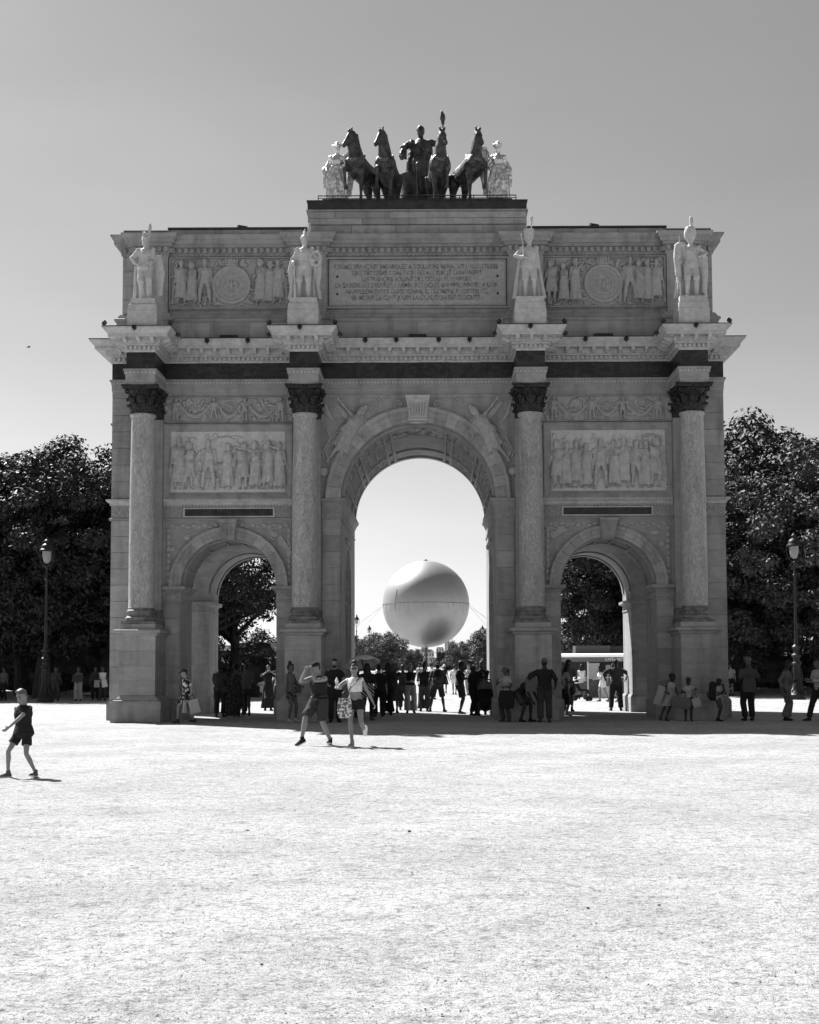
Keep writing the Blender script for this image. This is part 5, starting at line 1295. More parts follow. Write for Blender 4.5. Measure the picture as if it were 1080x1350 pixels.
for x, nm in ((-5.55, 'left'), (5.60, 'right')):
    r = empty('roof_camera', (x, .3, 15.33), R(30 if x < 0 else -150), 'small dark camera box on the %s roof edge of the arch' % nm, 'camera'); mb = MB(); mb.tube([(0, 0, 0), (0, 0, .08)], .025, 6); mb.build('stand', BLACKP, r); mb = MB(); mb.box(-.12, .12, -.06, .06, .07, .16); mb.tube([(.12, 0, .12), (.19, 0, .13)], [.05, .06], 8); mb.build('housing', BLACKP, r)
for x, w in ((-6.05+.2, .55), (0, .55), (5.75, .6)):
    mb = MB(); mb.box(x-w/2, x+w/2, -.30, -.16, 11.74, 11.86); mb.build('vent_box', LEAD, ARCH)
# ------------------------------------------------------------------ trees
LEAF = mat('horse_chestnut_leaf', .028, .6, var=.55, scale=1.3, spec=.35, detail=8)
LEAF2 = mat('lightened_leaf', .05, .6, var=.5, scale=1.1, spec=.35, detail=8)  # lighter leaf tone: sunlight on the right-hand trees put into the colour
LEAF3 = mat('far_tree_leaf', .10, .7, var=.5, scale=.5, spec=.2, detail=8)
BARK = mat('bark', .035, .9, var=.4, scale=8, bump=.6, bscale=14, stretch=(1, 1, .3))
import numpy as np
def leaves_mesh(name, clumps, per, size, m, seed, spread=.9, up=.5):
    """clumps: list of (centre, radius, squash); leaf-sized folded quads on and inside every clump"""
    rng = np.random.default_rng(seed); V = []; F = []
    C = np.array([c for c, r, s in clumps]); Rr = np.array([r for c, r, s in clumps]); Sq = np.array([s for c, r, s in clumps])
    wts = Rr**2; cnt = np.maximum(6, (per*len(clumps)*wts/wts.sum()).astype(int)); idx = np.repeat(np.arange(len(clumps)), cnt); n = len(idx)
    d = rng.normal(size=(n, 3)); d /= np.linalg.norm(d, axis=1)[:, None]; rad = (1-.55*rng.random(n)**2.2)*Rr[idx]*spread*(1+.15*rng.normal(size=n))
    p = C[idx]+d*rad[:, None]*np.stack([np.ones(n), np.ones(n), Sq[idx]], 1)
    nn = d*.8+rng.normal(size=(n, 3))*.55+np.array([0, 0, up]); nn /= np.linalg.norm(nn, axis=1)[:, None]
    a = np.cross(nn, rng.normal(size=(n, 3))); a /= np.linalg.norm(a, axis=1)[:, None]; b = np.cross(nn, a)
    L_ = size*(.6+.8*rng.random(n))[:, None]; W = L_*.42
    v = np.stack([p-a*L_*.5, p+b*W*.55-nn*L_*.10, p+a*L_*.55-nn*L_*.12, p-b*W*.55-nn*L_*.10], 1).reshape(-1, 3)
    me = bpy.data.meshes.new(name); me.vertices.add(len(v)); me.vertices.foreach_set('co', v.astype(np.float32).ravel())
    me.loops.add(n*4); me.loops.foreach_set('vertex_index', np.arange(n*4, dtype=np.int32)); me.polygons.add(n)
    me.polygons.foreach_set('loop_start', np.arange(0, n*4, 4, dtype=np.int32)); me.polygons.foreach_set('loop_total', np.full(n, 4, dtype=np.int32)); me.update(); me.validate(); me.materials.append(m); return me
def tree_parts(seed, H, crown_r, crown_z0, trunk_r, ncl, per, leaf, m, gap=0.0, limbs=9, size_k=1.0, oval=1.0):
    r = random.Random(seed); mb = MB(); pts = []; x = y = 0
    for i in range(7):
        t = i/6; pts.append(Vector((x, y, t*H*.62))); x += r.uniform(-.18, .18); y += r.uniform(-.18, .18)
    mb.tube(pts, [trunk_r*(1.35 if i == 0 else 1)*(1-.72*i/6) for i in range(7)], 12)
    tips = []
    for k in range(limbs):
        t = r.uniform(.32, .95); p0 = pts[0].lerp(pts[-1], t); a = 2*PI*k/limbs+r.uniform(-.4, .4); L_ = crown_r*r.uniform(.55, .9)*(1.1-.4*t); q = [p0]
        dirv = Vector((math.cos(a), math.sin(a), r.uniform(.5, 1.1)))
        for j in range(1, 6): q.append(q[-1]+dirv*L_/5.5+Vector((r.uniform(-.12, .12), r.uniform(-.12, .12), r.uniform(-.1, .15)))); dirv.z -= .06
        mb.tube(q, [trunk_r*.42*(1-.82*j/5) for j in range(6)], 7); tips += q[3:]
        for w in range(3):
            s0 = q[r.randint(2, 4)]; e = s0+Vector((r.uniform(-1, 1), r.uniform(-1, 1), r.uniform(.1, 1)))*L_*.4; mb.tube([s0, s0.lerp(e, .5)+Vector((0, 0, .1)), e], [trunk_r*.14, trunk_r*.10, trunk_r*.04], 5); tips.append(e)
    cz = (crown_z0+H)/2; rz = (H-crown_z0)/2; cl = []
    while len(cl) < ncl:
        d = Vector((r.gauss(0, 1), r.gauss(0, 1), r.gauss(0, 1))).normalized(); rr = r.random()**.38
        lump = 1+.20*noise.noise(Vector((d.x*1.9+seed, d.y*1.9, d.z*1.9)))*1.6
        c = Vector((d.x*crown_r*rr*lump, d.y*crown_r*rr*lump, cz+d.z*rz*rr*lump*oval))
        if gap and noise.noise(Vector((c.x*.45+seed, c.y*.45, c.z*.45))) < gap-.35: continue
        cl.append((c, r.uniform(.45, 1.05)*crown_r/5.2*size_k, r.uniform(.5, .8)))
    for t in tips: cl.append((t, .5*crown_r/5.2, .7))
    return mb.mesh('trunk', BARK, R(60)), leaves_mesh('crown', cl, per, leaf*size_k*(crown_r/5.2)**.3, m, seed)
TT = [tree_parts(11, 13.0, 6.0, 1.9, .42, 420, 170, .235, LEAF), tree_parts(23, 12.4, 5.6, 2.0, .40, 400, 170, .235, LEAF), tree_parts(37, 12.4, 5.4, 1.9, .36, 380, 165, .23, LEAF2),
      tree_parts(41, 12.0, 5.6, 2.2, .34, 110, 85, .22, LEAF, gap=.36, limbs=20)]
def tree(kind, x, y, rz, s, lab, grp, name='chestnut_tree', sz=None):
    t, c = TT[kind]; root = empty(name, (x, y, 0), R(rz), lab, 'tree', grp); root.scale = (s, s, sz or s); link('trunk', t, root); link('crown', c, root); return root
GL, GR = 'trees of the left grove', 'trees of the right grove'
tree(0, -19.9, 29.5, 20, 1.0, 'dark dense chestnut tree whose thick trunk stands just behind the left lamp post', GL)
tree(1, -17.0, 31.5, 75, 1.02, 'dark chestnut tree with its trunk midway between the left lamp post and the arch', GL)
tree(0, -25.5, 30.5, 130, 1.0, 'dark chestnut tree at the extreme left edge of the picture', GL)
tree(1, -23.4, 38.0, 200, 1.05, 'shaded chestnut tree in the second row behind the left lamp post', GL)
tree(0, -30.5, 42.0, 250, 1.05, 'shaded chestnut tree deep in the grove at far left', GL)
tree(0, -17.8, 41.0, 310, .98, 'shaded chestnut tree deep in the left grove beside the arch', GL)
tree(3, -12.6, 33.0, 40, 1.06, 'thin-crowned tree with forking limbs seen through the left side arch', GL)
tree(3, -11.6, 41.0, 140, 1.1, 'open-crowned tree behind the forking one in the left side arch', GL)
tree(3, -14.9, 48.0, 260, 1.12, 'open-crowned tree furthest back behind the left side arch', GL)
tree(2, 21.0, 29.0, 10, 1.05, 'tree in sun-lightened leaf spreading behind the right lamp post', GR, 'grove_tree')
tree(2, 15.6, 30.5, 120, .96, 'tree in sun-lightened leaf filling the gap between the arch and the right lamp post', GR, 'grove_tree')
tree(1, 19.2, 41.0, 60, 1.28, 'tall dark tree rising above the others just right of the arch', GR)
tree(2, 27.0, 31.5, 220, 1.22, 'tree in sun-lightened leaf reaching the right edge of the picture', GR, 'grove_tree')
tree(0, 28.5, 42.0, 90, 1.3, 'tall dark tree at the far right behind the sun-lightened ones', GR)
tree(2, 10.6, 38.0, 180, .93, 'sunlit leafy tree behind the kiosk seen through the right side arch', GR, 'grove_tree')
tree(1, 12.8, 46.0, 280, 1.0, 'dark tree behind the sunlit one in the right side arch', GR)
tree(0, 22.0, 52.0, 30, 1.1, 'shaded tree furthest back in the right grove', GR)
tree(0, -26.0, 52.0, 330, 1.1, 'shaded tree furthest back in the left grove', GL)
# hedges under the trees
def hedge(x0, x1, y0, y1, h, seed, lab, m=LEAF2):
    r = random.Random(seed); cl = []
    n = int((x1-x0)*(y1-y0)*(1.6 if h < 3 else 2.2))
    for i in range(n):
        hh = h*r.uniform(.75, 1.1); cl.append((Vector((r.uniform(x0, x1), r.uniform(y0, y1), r.uniform(.15, hh))), r.uniform(.45, .75), .9))
    root = empty('hedge', ((x0+x1)/2, y0, 0), 0, lab, 'hedge', 'clipped hedges under the trees')
    me = leaves_mesh('foliage', cl, 120, .24, m, seed, up=.3)
    o = link('foliage', me, root, (-(x0+x1)/2, -y0, 0)); mb = MB()
    for i in range(int((x1-x0)/1.5)): x = x0+.7+i*1.5-(x0+x1)/2; mb.tube([(x, .8, 0), (x+.1, .8, h*.7)], [.07, .03], 5)
    mb.build('stems', BARK, root, kind='stuff')
    core = MB(); nx = int((x1-x0)/.6); w = (y1-y0)/2; rg = []
    for i in range(nx+1):
        x = x0+.3+(x1-x0-.6)*i/nx-(x0+x1)/2; rg.append([Vector((x, w+w*.62*k_*math.cos(a), max(.02, h*.42+h*.42*k_*math.sin(a)))) for a in [2*PI*q/10 for q in range(10)] for k_ in (1+.22*noise.noise(Vector((x*.9, a, seed))),)])
    core.loft(rg); core.build('inner_growth', m, root)
hedge(-44, -8.2, 47, 49.2, 2.6, 1, 'long grey-green hedge closing the left grove at the back')
hedge(8.6, 44, 47, 49.2, 2.6, 2, 'long hedge closing the right grove at the back')
hedge(-52, -9.2, 56, 59, 4.0, 3, 'tall dark hedge beyond the left grove', LEAF)
hedge(9.6, 52, 56, 59, 4.0, 4, 'tall dark hedge beyond the right grove', LEAF)
# far trees of the garden avenue
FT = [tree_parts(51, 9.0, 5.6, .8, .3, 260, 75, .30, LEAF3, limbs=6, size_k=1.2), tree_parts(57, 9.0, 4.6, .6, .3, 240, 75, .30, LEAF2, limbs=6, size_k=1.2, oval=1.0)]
def far_tree(k, x, y, rz, s, lab, sz=1.0):
    t, c = FT[k]; root = empty('avenue_tree', (x, y, 0), R(rz), lab, 'tree', 'far trees along the garden avenue'); root.scale = (s, s, s*sz); link('trunk', t, root); link('crown', c, root)
far_tree(0, -10.0, 238, 0, .98, 'round far tree directly below the balloon on its left side', .92)
far_tree(0, -17.5, 262, 100, 1.0, 'far tree left of the round one, behind the two small lamps', .9)
far_tree(0, -4.2, 250, 200, .55, 'smaller far tree at the left foot of the balloon')
far_tree(0, -25.0, 280, 250, 1.0, 'far tree at the left edge of the central arch')
far_tree(0, 7.2, 255, 30, .78, 'pale far tree just right of the balloon mast', .95)
far_tree(0, 4.0, 300, 60, .55, 'small pale far tree behind the balloon mast')
far_tree(1, 11.6, 215, 90, .98, 'dark tall far tree at the right edge of the central arch', 1.0)
far_tree(1, 15.5, 225, 160, 1.1, 'darkest far tree, half hidden by the right pier of the central arch')
far_tree(1, 21, 245, 160, 1.1, 'far tree hidden behind the right pier')
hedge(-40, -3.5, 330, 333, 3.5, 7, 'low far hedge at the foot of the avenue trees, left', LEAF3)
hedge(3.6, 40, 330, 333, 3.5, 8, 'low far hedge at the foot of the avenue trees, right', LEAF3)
# ------------------------------------------------------------------ street lamps
GLASS = mat('frosted_lamp_glass', .35, .35, spec=.6, trans=.35)
def lamp_proto():
    root = empty('street_lamp', (0, 0, 0)); mb = MB()
    mb.lathe([(.40, 0), (.40, .22), (.36, .25), (.33, .30), (.30, .36), (.27, .40), (.25, .5), (.185, .72), (.165, .78), (.165, 1.55), (.21, 1.60), (.21, 1.66), (.155, 1.70), (.14, 1.86), (.22, 1.95), (.23, 2.02), (.13, 2.10), (.115, 2.24), (.19, 2.34), (.195, 2.40), (.10, 2.50), (.09, 2.66), (.075, 2.75), (.066, 3.6), (.075, 3.64), (.066, 3.68), (.052, 5.55), (.08, 5.60), (.085, 5.68), (.05, 5.73), (.035, 6.15), (.06, 6.2), (.06, 6.26), (.03, 6.3)], 16)
    mb.build('post', IRON, root, R(35))
    for k in range(4):
        a = PI/4+k*PI/2; m2 = MB(); c, s = math.cos(a), math.sin(a)
        m2.tube([(c*.20, s*.20, 1.45), (c*.27, s*.27, 1.1), (c*.235, s*.235, .8), (c*.33, s*.33, .50), (c*.42, s*.42, .42), (c*.40, s*.40, .33)], [.02, .032, .028, .04, .045, .02], 6); m2.build('scroll_foot', IRON, root, R(50))
    lt = MB(); lt.lathe([(.335, 6.98), (.345, 7.0), (.335, 7.06), (.27, 7.10), (.26, 7.22), (.20, 7.30), (.115, 7.34), (.10, 7.36), (.10, 7.44), (.125, 7.46), (.125, 7.49), (.05, 7.55), (.03, 7.60), (.012, 7.66)], 20)
    l_ = lt.build('lamp_shade', IRON, root, R(35))
    g = MB(); g.lathe([(.05, 6.42), (.10, 6.44), (.155, 6.52), (.185, 6.64), (.205, 6.80), (.215, 6.985)], 20); g.build('glass_bowl', GLASS, root, R(60))
    fr = MB()
    for k in range(2):
        s = 1 if k else -1; fr.tube([(0, 0, 6.25), (s*.16, 0, 6.34), (s*.29, 0, 6.50), (s*.335, 0, 6.75), (s*.33, 0, 7.0)], .02, 6)
    fr.build('lantern_frame', IRON, root, R(50))
    return root
LP = lamp_proto()
for i, (x, y, lab) in enumerate(((-17.45, 21.3, 'tall dark iron street lamp in front of the trees left of the arch'), (17.0, 20.4, 'tall dark iron street lamp in front of the trees right of the arch'),
        (-8.5, 120, 'nearer of the two small distant lamps left of the balloon, seen through the central arch'), (-9.0, 164, 'further of the two small distant lamps left of the balloon'), (8.1, 166, 'small distant lamp at the right jamb of the central arch'))):
    o = LP if i == 0 else copy_tree(LP); o.location = (x, y, 0); tag(o, lab, 'street lamp', 'iron street lamps of the garden')
# ------------------------------------------------------------------ tethered balloon
BC = Vector((-1.05, 305, 17.0)); BRR = 11.0
bl = empty('balloon', (BC.x, BC.y, 0), 0, 'huge silver tethered balloon floating beyond the central arch', 'balloon')
BAL = mat('silver_balloon_skin', .37, .47, metal=.66, var=.03, scale=.5, spec=.5)
def sph(z0, z1, n, wr):
    mb = MB(); rings = []
    for i in range(n+1):
        a = z0+(z1-z0)*i/n; ring = []
        for k in range(120):
            th = 2*PI*k/120; w = 1+wr*(math.sin(24*th)*.5+noise.noise(Vector((th*7, a*3, 0))))*max(0, math.cos(a))*(1-abs(a)/1.4)
            ring.append(Vector((BRR*w*math.cos(a)*math.cos(th), BRR*w*math.cos(a)*math.sin(th), BC.z+BRR*w*math.sin(a))))
        rings.append(ring)
    mb.loft(rings); return mb
sph(0.003, R(89.5), 40, 0.0).build('upper_skin', BAL, bl, R(70)); sph(R(-89.5), -0.003, 40, .0035).build('lower_skin', BAL, bl, R(70))
mb = MB(); mb.tube([((BRR+.02)*math.cos(2*PI*k/96), (BRR+.02)*math.sin(2*PI*k/96), BC.z) for k in range(97)], .09, 5); mb.build('equator_seam', mat('balloon_seam', .22, .6), bl)
mb = MB(); th = R(-133); mb.tube([((BRR+.02)*math.cos(a)*math.cos(th), (BRR+.02)*math.cos(a)*math.sin(th), BC.z+(BRR+.02)*math.sin(a)) for a in [R(-10+4*j) for j in range(8)]], .06, 5); mb.build('vertical_seam', mat('balloon_seam', .22, .6), bl)
mb = MB()
for k in range(26):
    th = R(-170+160*(k+.5)/26+random.uniform(-2, 2)); a1 = R(-random.uniform(8, 26)); th2 = th+R(random.uniform(-4, 4)); mb.tube([((BRR+.01)*math.cos(a)*math.cos(t_), (BRR+.01)*math.cos(a)*math.sin(t_), BC.z+(BRR+.01)*math.sin(a)) for a, t_ in ((-.01, th), (a1*.5, (th+th2)/2), (a1, th2))], [.045, .03, .01], 4)
mb.build('skin_creases', mat('balloon_seam', .22, .6), bl, kind='stuff')
mb = MB(); mb.lathe([(.5, BC.z+BRR-.1), (.5, BC.z+BRR+.15), (.2, BC.z+BRR+.35), (.05, BC.z+BRR+.5)], 12); mb.build('top_valve', LEAD, bl)
mb = MB(); mb.lathe([(.30, 0), (.30, BC.z-BRR+.2)], 12); mb.lathe([(2.6, 0), (2.6, .5), (2.3, .6)], 24); mb.build('mast', mat('mast_grey', .12, .6), bl)
for s in (-1, 1):
    for q in range(3):
        mb = MB(); a = R(-18+18*q); p0 = Vector((s*BRR*math.cos(a), BRR*math.sin(a), BC.z-.2)); p1 = Vector((s*(26+q*7), -6+9*q, .2)); mb.tube([p0, p0.lerp(p1, .5)-Vector((0, 0, .8)), p1], .022, 4); mb.build('guy_rope', mat('rope', .25, .8), bl)
for s in (-1, 1):
    for q in (0, 1): mb = MB(); p0 = Vector((s*BRR*.62, 0, BC.z-BRR*.78)); mb.tube([p0, Vector((s*(2+3*q), 1, .4))], .022, 4); mb.build('guy_rope', mat('rope', .25, .8), bl)
# ------------------------------------------------------------------ far buildings
FARW = mat('haze_pale_facade', .50, .9, var=.06, scale=.05); FARR = mat('far_roof', .22, .8); WIN = mat('dark_window', .05, .25, spec=.6)  # pale facade grey stands in for distance haze
def building(x, y, w, d, h, lab, floors, cols, roof='flat', m=FARW):
    root = empty('building', (x, y, 0), 0, lab, 'building', 'far buildings beyond the garden'); mb = MB(); mb.box(-w/2, w/2, 0, d, -.5, h); mb.build('wall', m, root)
    mb = MB()
    if roof == 'mansard': mb.taper(0, d/2, h, h+2.2, w/2+.2, d/2+.2, w/2-1.5, d/2-1.5); mb.box(-w*.18, w*.18, 1, d-1, h+1.5, h+3.6)
    else: mb.box(-w/2+.6, w/2-.6, .6, d-.6, h, h+.8)
    mb.build('roof', FARR, root)
    wm = MB(); wm.box(-.45, .45, -.06, .1, -.9, .9); me = wm.mesh('window', WIN)
    for i in range(floors):
        for j in range(cols): link('window', me, root, (-w/2+w*(j+.5)/cols, 0, h*(i+.55)/floors))
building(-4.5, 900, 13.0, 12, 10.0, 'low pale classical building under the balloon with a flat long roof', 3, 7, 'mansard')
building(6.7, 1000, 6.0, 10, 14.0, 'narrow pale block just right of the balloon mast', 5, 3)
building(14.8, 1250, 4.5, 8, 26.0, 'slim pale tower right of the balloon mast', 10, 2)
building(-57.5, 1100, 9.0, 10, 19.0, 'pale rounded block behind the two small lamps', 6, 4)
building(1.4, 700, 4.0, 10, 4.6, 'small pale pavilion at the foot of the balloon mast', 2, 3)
# ------------------------------------------------------------------ cafe kiosk behind the right side arch
KX, KY = 8.95, 26.5
kio = empty('cafe_kiosk', (KX, KY, 0), 0, 'small cafe kiosk with white awning seen through the right side arch', 'kiosk')
KW = mat('kiosk_white', .80, .6); KA = mat('awning_canvas', .85, .8)
_t = KA.node_tree; _tr = _t.nodes.new('ShaderNodeBsdfTranslucent'); _mx = _t.nodes.new('ShaderNodeMixShader'); _mx.inputs[0].default_value = .5; _tr.inputs[0].default_value = (.9, .9, .9, 1)
_t.links.new(_t.nodes['Principled BSDF'].outputs[0], _mx.inputs[1]); _t.links.new(_tr.outputs[0], _mx.inputs[2]); _t.links.new(_mx.outputs[0], _t.nodes['Material Output'].inputs[0]); KG = mat('kiosk_grey', .10, .6); KD = mat('kiosk_dark', .03, .5)
def kb(name, m, *b, parent=kio):
    mb = MB(); mb.box(*b); return mb.build(name, m, parent)
kb('back_wall', KG, -2.3, 1.9, 2.2, 2.3, 0, 2.1); kb('side_wall', KG, -2.35, -2.28, .9, 2.3, 0, 2.1); kb('side_wall', KG, 1.85, 1.92, .0, 2.3, 0, 2.1); kb('roof', KG, -2.4, 2.0, .3, 2.4, 2.1, 2.16)
kb('roof_box', mat('kiosk_box', .07, .7), -1.3, .45, .6, 2.0, 2.16, 2.58); kb('roof_box', KD, .45, 1.5, .8, 2.0, 2.16, 2.55)
aw = MB(); aw.prism([(0, 0)]*3, 0, 0) if False else aw.add([(-2.4, -1.3, 1.98), (2.0, -1.3, 1.98), (2.0, .4, 2.14), (-2.4, .4, 2.14), (-2.4, -1.3, 2.10), (2.0, -1.3, 2.10), (2.0, .4, 2.19), (-2.4, .4, 2.19)], [(0, 3, 2, 1), (4, 5, 6, 7), (0, 1, 5, 4), (1, 2, 6, 5), (2, 3, 7, 6), (3, 0, 4, 7)]); awn = aw.build('awning', KA, kio)
kb('fascia', mat('kiosk_fascia', .16, .7), -2.4, 2.0, -1.33, -1.29, 1.76, 1.99)
tm = text_mesh('CAFÉ - REST', .2, .96, 'lettering', KW, .006); link('lettering', tm, kio, (.42, -1.345, 1.875))
for x in (-2.3, -.9, .55, 1.9): kb('post', KW if x in (-.9,) else KG, x-.03, x+.03, -1.25, -1.19, 0, 1.78)
kb('counter', KG, -1.3, 1.6, .3, .8, 0, .95); kb('counter_top', KW, -1.35, 1.65, .25, .85, .95, 1.0)
kb('menu_board', mat('menu_grey', .35, .7), -.75, -.15, .18, .24, .9, 1.7); kb('menu_board', mat('menu_grey', .35, .7), .25, .7, .9, .95, 1.1, 1.6)
kb('cool_box', KW, -.15, .35, -.6, -.2, 0, .55)
for x in (-2.0, -1.6): kb('window', WIN, x-.15, x+.15, 2.14, 2.2, 1.0, 1.7)
# ------------------------------------------------------------------ parked car behind the left side arch
car = empty('parked_car', (-6.9, 28.5, 0), R(-112), 'pale parked car half hidden behind the inner pier of the left side arch', 'car')
CARP = mat('car_paint_pale', .45, .3, spec=.6); TY = mat('tyre', .02, .8); RIM = mat('rim', .3, .35, metal=.6)
mb = MB(); side = [(-2.05, .30), (2.1, .30), (2.12, .62), (1.95, .78), (1.05, .90), (.45, 1.38), (-.95, 1.42), (-1.75, 1.0), (-2.08, .92)]
mb.loft([[Vector((x, y, z if z < .95 else z)) for x, z in [(a*sx, b) for a, b in side]] for y, sx in ((-.80, .97), (-.74, 1), (.74, 1), (.80, .97))]); mb.build('body', CARP, car, R(30))
mb = MB(); mb.add([(1.03, -.66, .93), (1.03, .66, .93), (.50, .60, 1.355), (.50, -.60, 1.355), (1.05, -.66, .92), (1.05, .66, .92), (.52, .60, 1.36), (.52, -.60, 1.36)], [(0, 1, 2, 3), (7, 6, 5, 4), (0, 4, 5, 1), (1, 5, 6, 2), (2, 6, 7, 3), (3, 7, 4, 0)]); mb.build('windscreen', WIN, car)
for s in (-1, 1):
    mb = MB(); mb.box(-.85, .42, s*.80-.012, s*.80+.012, .96, 1.28); mb.build('side_window', WIN, car)
    mb = MB(); mb.ell((2.03, s*.58, .66), (.10, .16, .08)); mb.build('headlight', RIM, car, True)
    for x in (-1.3, 1.35):
        M = Matrix.Translation((x, s*.74, .31)) @ Matrix.Rotation(PI/2, 4, 'X'); mb = MB(); mb.lathe([(.18, -.09), (.29, -.09), (.31, -.05), (.31, .05), (.29, .09), (.18, .09)], 20, M=M); w = mb.build('wheel', TY, car, R(35)); mb = MB(); mb.lathe([(.19, -.095), (.06, -.08), (.06, .08), (.19, .095)], 14, M=M); mb.build('rim', RIM, w)
# ------------------------------------------------------------------ people and what they carry
PALEC = cloth(.30, 'pale_cloth'); WHITEC = cloth(.66, 'white_cloth'); MIDC = cloth(.11, 'mid_grey_cloth'); DKC = cloth(.02, 'black_cloth'); DK2 = cloth(.045, 'charcoal_cloth'); GRC = cloth(.055, 'grey_cloth'); PAPER = mat('paper_bag', .38, .8, var=.06, scale=8); LEATH = mat('black_leather', .02, .5, spec=.5)
def patterned(name, a, b, scale, thr=.52):
    m = mat(name, a, .9); t = m.node_tree; g = t.nodes.new('ShaderNodeTexCoord'); n = t.nodes.new('ShaderNodeTexVoronoi'); n.inputs['Scale'].default_value = scale; n2 = t.nodes.new('ShaderNodeTexNoise'); n2.inputs['Scale'].default_value = scale*.8; n2.inputs['Detail'].default_value = 4
    r = t.nodes.new('ShaderNodeMapRange'); r.inputs['From Min'].default_value = thr-.03; r.inputs['From Max'].default_value = thr+.03; r.inputs['To Min'].default_value = a; r.inputs['To Max'].default_value = b
    t.links.new(g.outputs['Object'], n2.inputs[0]); t.links.new(n2.outputs[0], r.inputs[0]); t.links.new(r.outputs[0], t.nodes['Principled BSDF'].inputs['Base Color']); return m
FLORAL = patterned('floral_shirt_cloth', .015, .55, 13, .54); CROCHET = patterned('patterned_bag_cloth', .12, .62, 26, .5); SPOT = patterned('spotted_shorts_cloth', .02, .2, 22, .55); PATW = patterned('patterned_shirt_cloth', .06, .6, 16, .48)
def stripes(name, a, b, freq):
    m = mat(name, a, .8); t = m.node_tree; g = t.nodes.new('ShaderNodeTexCoord'); w = t.nodes.new('ShaderNodeTexWave'); w.inputs['Scale'].default_value = freq; w.inputs['Distortion'].default_value = 1.2; w.bands_direction = 'DIAGONAL'
    r = t.nodes.new('ShaderNodeMapRange'); r.inputs['From Min'].default_value = .62; r.inputs['From Max'].default_value = .75; r.inputs['To Min'].default_value = a; r.inputs['To Max'].default_value = b
    t.links.new(g.outputs['Object'], w.inputs[0]); t.links.new(w.outputs['Fac'], r.inputs[0]); t.links.new(r.outputs[0], t.nodes['Principled BSDF'].inputs['Base Color']); return m
STRIPED = stripes('striped_bag_cloth', .02, .32, 5.5)
def W(pf, p):           # a point of the figure in world coordinates
    root, f = pf; return Matrix.Translation(root.location) @ Matrix.Rotation(root.rotation_euler.z, 4, 'Z') @ (Vector(p)*f.k)
def bag(name, pos, w, d, h, m, lab, rz=0, cat='bag', handles=True, soft=.0, tilt=0, strap=None, grp=None):
    root = empty(name, pos, R(rz), lab, cat, grp); root.rotation_euler = (0, R(tilt), R(rz)); mb = MB(); n = 6
    rings = [[Vector((sx*w/2*(1-.10*t*(1-soft))*(1+soft*.35*math.sin(PI*t)), sy*d/2*(1-.45*t)*(1+soft*.5*math.sin(PI*t)), -h+h*t)) for sx, sy in ((-1, -1), (-.3, -1.15), (.3, -1.15), (1, -1), (1, 1), (.3, 1.15), (-.3, 1.15), (-1, 1))] for t in [i/n for i in range(n+1)]]
    mb.loft(rings); mb.build('bag_body', m, root, R(50))
    if handles:
        hb = MB()
        for s in (-1, 1): hb.tube([(-w*.25, s*d*.2, -.01), (-w*.2, s*d*.1, .10), (0, 0, .15), (w*.2, s*d*.1, .10), (w*.25, s*d*.2, -.01)], .008, 5)
        hb.build('handles', LEATH if m is not WHITEC else m, root)
    if strap:
        sb = MB(); inv = Matrix.Rotation(-R(rz), 4, 'Z') @ Matrix.Translation(-Vector(pos)); sb.tube([inv @ Vector(p) for p in strap], .012, 5); sb.build('strap', LEATH, root)
    return root
def backpack(pf, lab, m=None, k=1.0):
    root, f = pf; c = f.pel+f.up*.30+f.fw*.20; p = W(pf, c); o = empty('backpack', p, root.rotation_euler.z, lab, 'backpack'); mb = MB()
    rings = [[Vector((k*rx*math.cos(2*PI*j/16), k*ry*math.sin(2*PI*j/16)*.9, k*z)) for j in range(16)] for z, rx, ry in ((-.25, .09, .06), (-.23, .14, .09), (-.1, .16, .11), (.1, .155, .10), (.2, .12, .08), (.24, .05, .04))]
    mb.loft(rings); mb.build('pack', m or DKC, o, R(60)); mb = MB(); mb.ell((0, k*.10, -k*.10), (k*.11, k*.05, k*.09), 12, 8); mb.build('front_pocket', m or DK2, o, True)
    for s in (-1, 1):
        mb = MB(); mb.tube([(s*.08, -.06, .17), (s*.10, -.14, .24), (s*.11, -.30, .17), (s*.12, -.33, 0), (s*.12, -.12, -.14)], .018, 6); mb.build('strap', m or DKC, o, R(60))
    return o
def phone(pf, hand, lab):
    root, f = pf; w = f.J['w'+hand]; e = f.J['e'+hand]; p = W(pf, w+(w-e).normalized()*.10+Vector((0, -.03, .02))); o = empty('phone', p, root.rotation_euler.z, lab, 'phone'); mb = MB(); M = Matrix.Rotation(R(-35), 4, 'X'); mb.box(-.036, .036, -.005, .005, -.07, .07, M); mb.build('phone_case', LEATH, o); mb = MB(); mb.box(-.033, .033, .005, .0065, -.065, .065, M); mb.build('screen', WIN, o)
def P(px, X, Y): return X, Y
# boy in the foreground
boy = person('boy in black t-shirt and shorts walking left alone on the open gravel, looking down', -5.74, -21.35, -27, H=1.36, child=True, fat=1.12, pose=dict(yaw=2, pitch=18, lean=-2, side=-3, fl=(.21, .12, .10), fr=(-.24, -.14, .095), pl=-8, tl=12, tr=-34, hl=(-.04, -.40, .94), el=(.6, .8, -.2), hr=(-.30, .16, .88), curl=.35, hipz=.89),
       top=DKC, sleeve=.28, bottom=DKC, btype='shorts', legf=.30, hair='quiff', hairm=HAIRL, shoe=cloth(.10), eyes=True, vox=.010, toplen=-.12, tflare=.14)
mb = MB(); root_, f_ = boy; c = f_.pel+f_.up*.30; 
mb.ell((c.x+.045, c.y-.135, c.z), (.035, .012, .06), 10, 8); mb.ell((c.x+.05, c.y-.138, c.z+.07), (.022, .012, .022), 8, 6); scale_mb(mb, f_.k); mb.build('shirt_print', GRC, root_, True)
